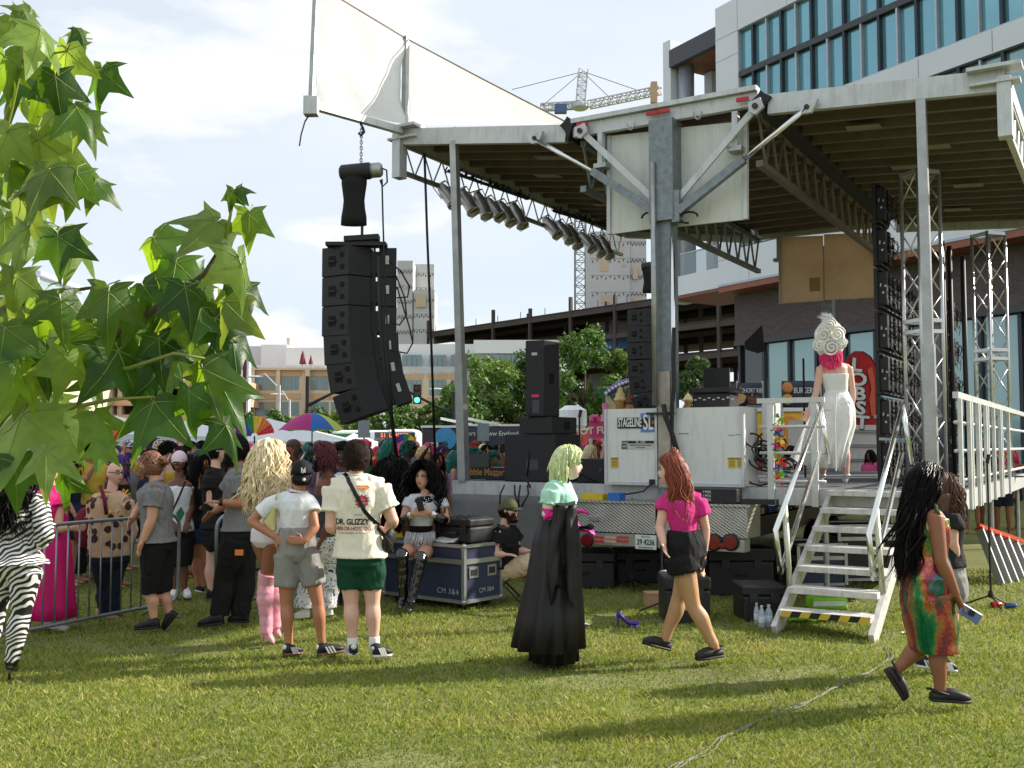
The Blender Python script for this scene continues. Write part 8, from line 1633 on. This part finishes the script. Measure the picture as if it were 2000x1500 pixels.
def sweet_leaf(seed):
    # unit leaf: attached at the origin, tip towards -Z, face towards -Y
    rr = random.Random(seed); lobes = [(0, 1.), (58, .9), (-58, .9), (116, .58), (-116, .58)]; lobes = [(a + rr.uniform(-5, 5), l*rr.uniform(.92, 1.06)) for a, l in lobes]; out = []
    order = sorted(lobes, key=lambda q: q[0]); ang = []
    for i, (a, l) in enumerate(order):
        wd = 26 if abs(a) < 90 else 20
        if i: a0 = order[i-1][0]; mid = (a0+a)/2; ang.append((mid, .47 if abs(mid) < 60 else .43))
        for da, fr in ((-.5, .68), (-.3, .84), (0, 1.), (.3, .84), (.5, .68)): ang.append((a + da*wd*(.9 if abs(da) > .4 else .62), l*fr))
    ang.sort(); ang = [(-172, .1), (-150, .22)] + ang + [(150, .22), (172, .1)]
    c0 = V((0, 0, 0)); fold = rr.uniform(.2, .75); droop = rr.uniform(.35, 1.1); curl = rr.uniform(-.25, .35); vs_ = []; fs_ = []
    def bend(x, z, r_):
        # x sideways, z down the blade
        y = fold*abs(x)*.55 + droop*.38*r_*r_ + curl*.3*x*x*(1 if z < 0 else -1) + .03*math.sin(9*x + 5*z + seed)
        return V((x*(1-.18*fold), y, z + .25*droop*r_*r_*(.25 if z < 0 else .1)))
    nr = 4; vs_.append(bend(0, 0, 0)); n = len(ang)
    for k in range(1, nr+1):
        for a, l in ang: r_ = l*k/nr; x = r_*math.sin(R(a)); z = -r_*math.cos(R(a)); vs_.append(bend(x, z, r_))
    for i in range(n-1): fs_.append((0, 1+i, 2+i))
    for k in range(nr-1):
        for i in range(n-1): p = 1+k*n+i; q = p+n; fs_.append((p, q, q+1, p+1))
    mb = MB(); mb.add(vs_, fs_)
    mb.mi = 1
    for a, l in lobes:
        pts = []
        for k in range(6): r_ = l*.93*k/5; p = bend(r_*math.sin(R(a)), -r_*math.cos(R(a)), r_); pts.append(p + V((0, -.003, 0)))
        mb.tube(pts, [.009, .008, .007, .005, .004, .001], 4, False)
    mb.tube([V((0, 0, 0)), V((.03, .1, .16)), V((rr.uniform(-.12, .12), .28, .3)), V((rr.uniform(-.2, .2), .5, .36))], [.012, .011, .011, .013], 5, False)
    return mb
LV = [[sweet_leaf(s_*7+1).mesh('leaf', [LM[c_], veinm], True) for c_ in range(3)] for s_ in range(6)]
tr_ = thing('sweetgum_tree', 'young sweetgum tree with star shaped leaves in the left foreground', 'tree', (*at(-260, 800, 2.5).xy, 0)); tb = V((*at(-260, 800, 2.5).xy, 0))
bk = M('sweetgum_bark', (86, 76, 60), .85, 0, .25, 30, .4, 90)
MB().tube([tb, tb + Z*.8, tb + V((.02, 0, 1.6)), tb + V((.0, 0, 2.6)), tb + V((.05, 0, 3.4))], [.045, .04, .032, .022, .01], 12).build('trunk', bk, tr_, True)
def branch(pts, r0, r1, mat=bk): n = len(pts); return MB().tube(pts, [r0+(r1-r0)*i/(n-1) for i in range(n)], 8).build('branch', mat, tr_, True)
Q = lambda px, py, Y=2.2: at(px, py, Y)
branch([tb + Z*1.55, Q(-60, 860, 2.4), Q(30, 815, 2.3), Q(85, 765, 2.25), Q(150, 710, 2.2), Q(240, 645, 2.15), Q(330, 585, 2.12), Q(400, 535, 2.1), Q(440, 470, 2.1)], .017, .004); branch([Q(440, 470, 2.1), Q(450, 420, 2.1), Q(460, 372, 2.1)], .004, .0022, stemm)
branch([tb + Z*1.9, Q(-80, 640, 2.35), Q(20, 600, 2.25), Q(110, 570, 2.2), Q(200, 560, 2.15)], .012, .003); branch([tb + V((.02, 0, 2.1)), Q(-60, 420, 2.3), Q(0, 285, 2.2), Q(22, 205, 2.15), Q(44, 110, 2.12), Q(48, 30, 2.1)], .012, .003, stemm); branch([Q(44, 118, 2.12), Q(70, 110, 2.08), Q(130, 100, 2.05), Q(150, 60, 2.05)], .003, .0015, stemm)
branch([Q(0, 285, 2.2), Q(60, 330, 2.15), Q(120, 350, 2.1), Q(180, 330, 2.1)], .005, .002, stemm); branch([Q(150, 710, 2.2), Q(250, 720, 2.1), Q(340, 690, 2.05), Q(400, 700, 2.05)], .006, .002, stemm); branch([Q(30, 815, 2.3), Q(120, 800, 2.15), Q(220, 780, 2.1), Q(300, 775, 2.05)], .007, .002, stemm); branch([Q(400, 535, 2.1), Q(450, 560, 2.08), Q(480, 500, 2.05)], .003, .0015, stemm)
big = [(78, 62, 130, 10), (128, 98, 125, 12), (76, 272, 185, -8), (42, 382, 150, -35), (196, 136, 110, 8), (150, 208, 120, -22), (165, 226, 100, 8), (30, 40, 110, -30), (108, 150, 110, -5), (14, 255, 130, 20), (95, 330, 150, 5), (150, 340, 110, 6), (186, 355, 95, 4), (58, 442, 140, 12), (112, 462, 120, -6), (150, 465, 120, 10), (8, 430, 130, 6), (34, 540, 110, 10), (60, 20, 60, 25), (155, 60, 50, -10), (10, 110, 120, 0), (20, 330, 120, -12),
 (298, 464, 130, -48), (343, 512, 140, -4), (424, 434, 140, 38), (487, 420, 95, -6), (468, 502, 135, -14), (440, 590, 130, 6), (212, 570, 140, 4), (70, 592, 140, 6), (118, 585, 110, -10), (182, 640, 140, 8), (340, 624, 165, 8), (233, 684, 185, -8), (318, 716, 130, -6), (368, 765, 105, -6), (396, 720, 140, -18), (428, 742, 160, -14), (442, 830, 110, -8), (300, 785, 165, 6), (46, 812, 205, -4), (112, 805, 160, 18), (186, 812, 110, -18), (92, 880, 120, -10), (125, 930, 90, 6), (200, 870, 80, 4), (30, 905, 120, -6), (10, 640, 150, 8), (32, 704, 150, 12), (90, 680, 130, -12), (130, 700, 120, 5), (60, 760, 140, 10), (252, 622, 120, -16), (282, 560, 110, -30), (392, 600, 125, 6), (420, 622, 120, -10), (362, 560, 115, 4), (270, 600, 110, 10), (310, 660, 120, -10), (455, 660, 120, -6), (475, 560, 110, 4), (380, 540, 100, 30), (455, 375, 55, 20), (462, 372, 50, -40), (48, 25, 60, -20), (40, 22, 55, 35), (152, 60, 55, 30)]
lr = random.Random(21)
def put_leaf(px, py, size, rot, Y, c_=None):
    L = size*.9*Y/FP; c_ = lr.choices((0, 1, 2), (1, 3, 4) if py < 470 else (3, 4, 3))[0] if c_ is None else c_; o = link('leaf', LV[lr.randrange(6)][c_], tr_); o.location = at(px, py, Y) - wpos(tr_); o.scale = (L*lr.choice((-1, 1))*lr.uniform(.8, 1.), L, L); o.rotation_euler = (R(lr.uniform(-38, 8)), R(rot + lr.uniform(-8, 8)), R(lr.uniform(-25, 62)))  # pale tones favoured higher up: sunlight on the upper cluster put into leaf colour
for i, (px, py, sz, rot) in enumerate(big): put_leaf(px, py, sz, rot, 2.0 + .18*lr.random())
for cx_, cy_, rx, ry, n in ((50, 300, 95, 240, 18), (70, 730, 95, 140, 18), (345, 640, 80, 105, 12), (-80, 520, 50, 400, 22), (190, 740, 90, 70, 4)):
    for k in range(n):
        a = lr.uniform(0, 6.28); q = math.sqrt(lr.random())*.85; put_leaf(cx_ + rx*q*math.cos(a), cy_ - 40 + ry*q*math.sin(a), lr.uniform(70, 125), lr.uniform(-35, 35), lr.uniform(2.2, 2.75))
def ground_mat():
    m = bpy.data.materials.new('lawn_soil'); m.use_nodes = True; t = m.node_tree; L = t.links; b = t.nodes['Principled BSDF']
    tcn = t.nodes.new('ShaderNodeTexCoord'); n1 = t.nodes.new('ShaderNodeTexNoise'); n1.inputs['Scale'].default_value = .8; n1.inputs['Detail'].default_value = 8; L.new(tcn.outputs['Object'], n1.inputs[0])
    n2 = t.nodes.new('ShaderNodeTexNoise'); n2.inputs['Scale'].default_value = 30; n2.inputs['Detail'].default_value = 6; L.new(tcn.outputs['Object'], n2.inputs[0])
    r = t.nodes.new('ShaderNodeValToRGB'); r.color_ramp.elements[0].position = .3; r.color_ramp.elements[1].position = .7
    r.color_ramp.elements[0].color = (*lin((84, 82, 46)), 1); r.color_ramp.elements[1].color = (*lin((134, 140, 72)), 1)
    mx = t.nodes.new('ShaderNodeMath'); mx.operation = 'MULTIPLY_ADD'; mx.inputs[1].default_value = .5; L.new(n2.outputs[0], mx.inputs[0])
    hf = t.nodes.new('ShaderNodeMath'); hf.operation = 'MULTIPLY'; hf.inputs[1].default_value = .5; L.new(n1.outputs[0], hf.inputs[0]); L.new(hf.outputs[0], mx.inputs[2]); L.new(mx.outputs[0], r.inputs[0])
    L.new(r.outputs[0], b.inputs['Base Color']); b.inputs['Roughness'].default_value = .9
    bp = t.nodes.new('ShaderNodeBump'); bp.inputs['Strength'].default_value = .6; bp.inputs['Distance'].default_value = .05; L.new(n2.outputs[0], bp.inputs['Height']); L.new(bp.outputs[0], b.inputs['Normal'])
    return m
g = MB().add([(-1500, -300, 0), (1500, -300, 0), (1500, 2500, 0), (-1500, 2500, 0)], [(0, 1, 2, 3)]).build('lawn', ground_mat()); kind(g, 'structure')
rd = MB().add([(-400, 52, .004), (400, 52, .004), (400, 90, .004), (-400, 90, .004)], [(0, 1, 2, 3)]).build('road', M('asphalt', (70, 70, 72), .9, 0, .15, 3)); kind(rd, 'structure')
# ================================================================== grass blades
def grass():
    rg = np.random.default_rng(5); X = []; Yy = []
    for y0, y1, den in ((5.0, 7.0, 3600), (7.0, 9.0, 2400), (9.0, 11.5, 1500), (11.5, 15., 600)):
        w0 = .56*y1 + .8; n = int((y1-y0)*2*w0*den); X.append(rg.uniform(-w0, w0, n)); Yy.append(rg.uniform(y0, y1, n))
    x = np.concatenate(X); y = np.concatenate(Yy); n = len(x); a = rg.uniform(0, 2*PI, n)
    pat = np.array([.75*noise.noise(V((x[i]*.55, y[i]*.8, 0))) + .6*noise.noise(V((x[i]*2.6, y[i]*2.6, 4))) for i in range(n)])
    kp = (pat > -.4) | (rg.uniform(0, 1, n) < .35); x, y, a, pat = x[kp], y[kp], a[kp], pat[kp]; n = len(x)
    h = rg.uniform(.018, .042, n)*(1 + .5*pat)*(1 + .012*(y-5)); wd = rg.uniform(.0022, .004, n)*(1 + .11*(y-5)); ln = rg.normal(0, .55, (n, 2))*h[:, None]
    cx_, sy_ = np.cos(a)*wd, np.sin(a)*wd; v = np.empty((n, 4, 3)); z0 = np.zeros(n)
    v[:, 0] = np.stack([x-cx_, y-sy_, z0], 1); v[:, 1] = np.stack([x+cx_, y+sy_, z0], 1)
    v[:, 2] = np.stack([x+cx_*.7+ln[:, 0]*.4, y+sy_*.7+ln[:, 1]*.4, h*.6], 1); v[:, 3] = np.stack([x+ln[:, 0], y+ln[:, 1], h], 1)
    me = bpy.data.meshes.new('grass'); me.vertices.add(n*4); me.vertices.foreach_set('co', v.ravel()); idx = (np.arange(n)[:, None]*4 + np.array([0, 1, 2, 0, 2, 3])).ravel()
    me.loops.add(n*6); me.loops.foreach_set('vertex_index', idx.astype('i')); me.polygons.add(n*2); me.polygons.foreach_set('loop_start', np.arange(0, n*6, 3, dtype='i')); me.update(calc_edges=True)
    t_ = np.clip(rg.normal(.54, .2, n) + .34*pat, 0, 1); g0 = np.array(lin((70, 94, 28))); g1 = np.array(lin((146, 162, 60))); g2 = np.array(lin((196, 182, 112))); c = np.where(t_[:, None] < .62, g0 + (g1-g0)*(t_[:, None]/.62), g1 + (g2-g1)*((t_[:, None]-.62)/.38))
    at_ = me.attributes.new('tint', 'FLOAT_COLOR', 'POINT'); at_.data.foreach_set('color', np.repeat(np.concatenate([c, np.ones((n, 1))], 1), 4, 0).astype('f').ravel())
    m = bpy.data.materials.new('grass_blade'); m.use_nodes = True; t = m.node_tree; L = t.links; b = t.nodes['Principled BSDF']; an = t.nodes.new('ShaderNodeAttribute'); an.attribute_name = 'tint'; L.new(an.outputs[0], b.inputs['Base Color']); b.inputs['Roughness'].default_value = .55; b.inputs['Specular IOR Level'].default_value = .3
    tr = t.nodes.new('ShaderNodeBsdfTranslucent'); L.new(an.outputs[0], tr.inputs[0]); mx = t.nodes.new('ShaderNodeMixShader'); mx.inputs[0].default_value = .4; L.new(b.outputs[0], mx.inputs[1]); L.new(tr.outputs[0], mx.inputs[2]); L.new(mx.outputs[0], t.nodes['Material Output'].inputs[0]); me.materials.append(m)
    o = bpy.data.objects.new('grass', me); COL.objects.link(o); o['kind'] = 'stuff'; o['label'] = 'short mown lawn grass with dry yellow patches'; o['category'] = 'grass'
grass()

bpy.data.scenes.remove(TMP)
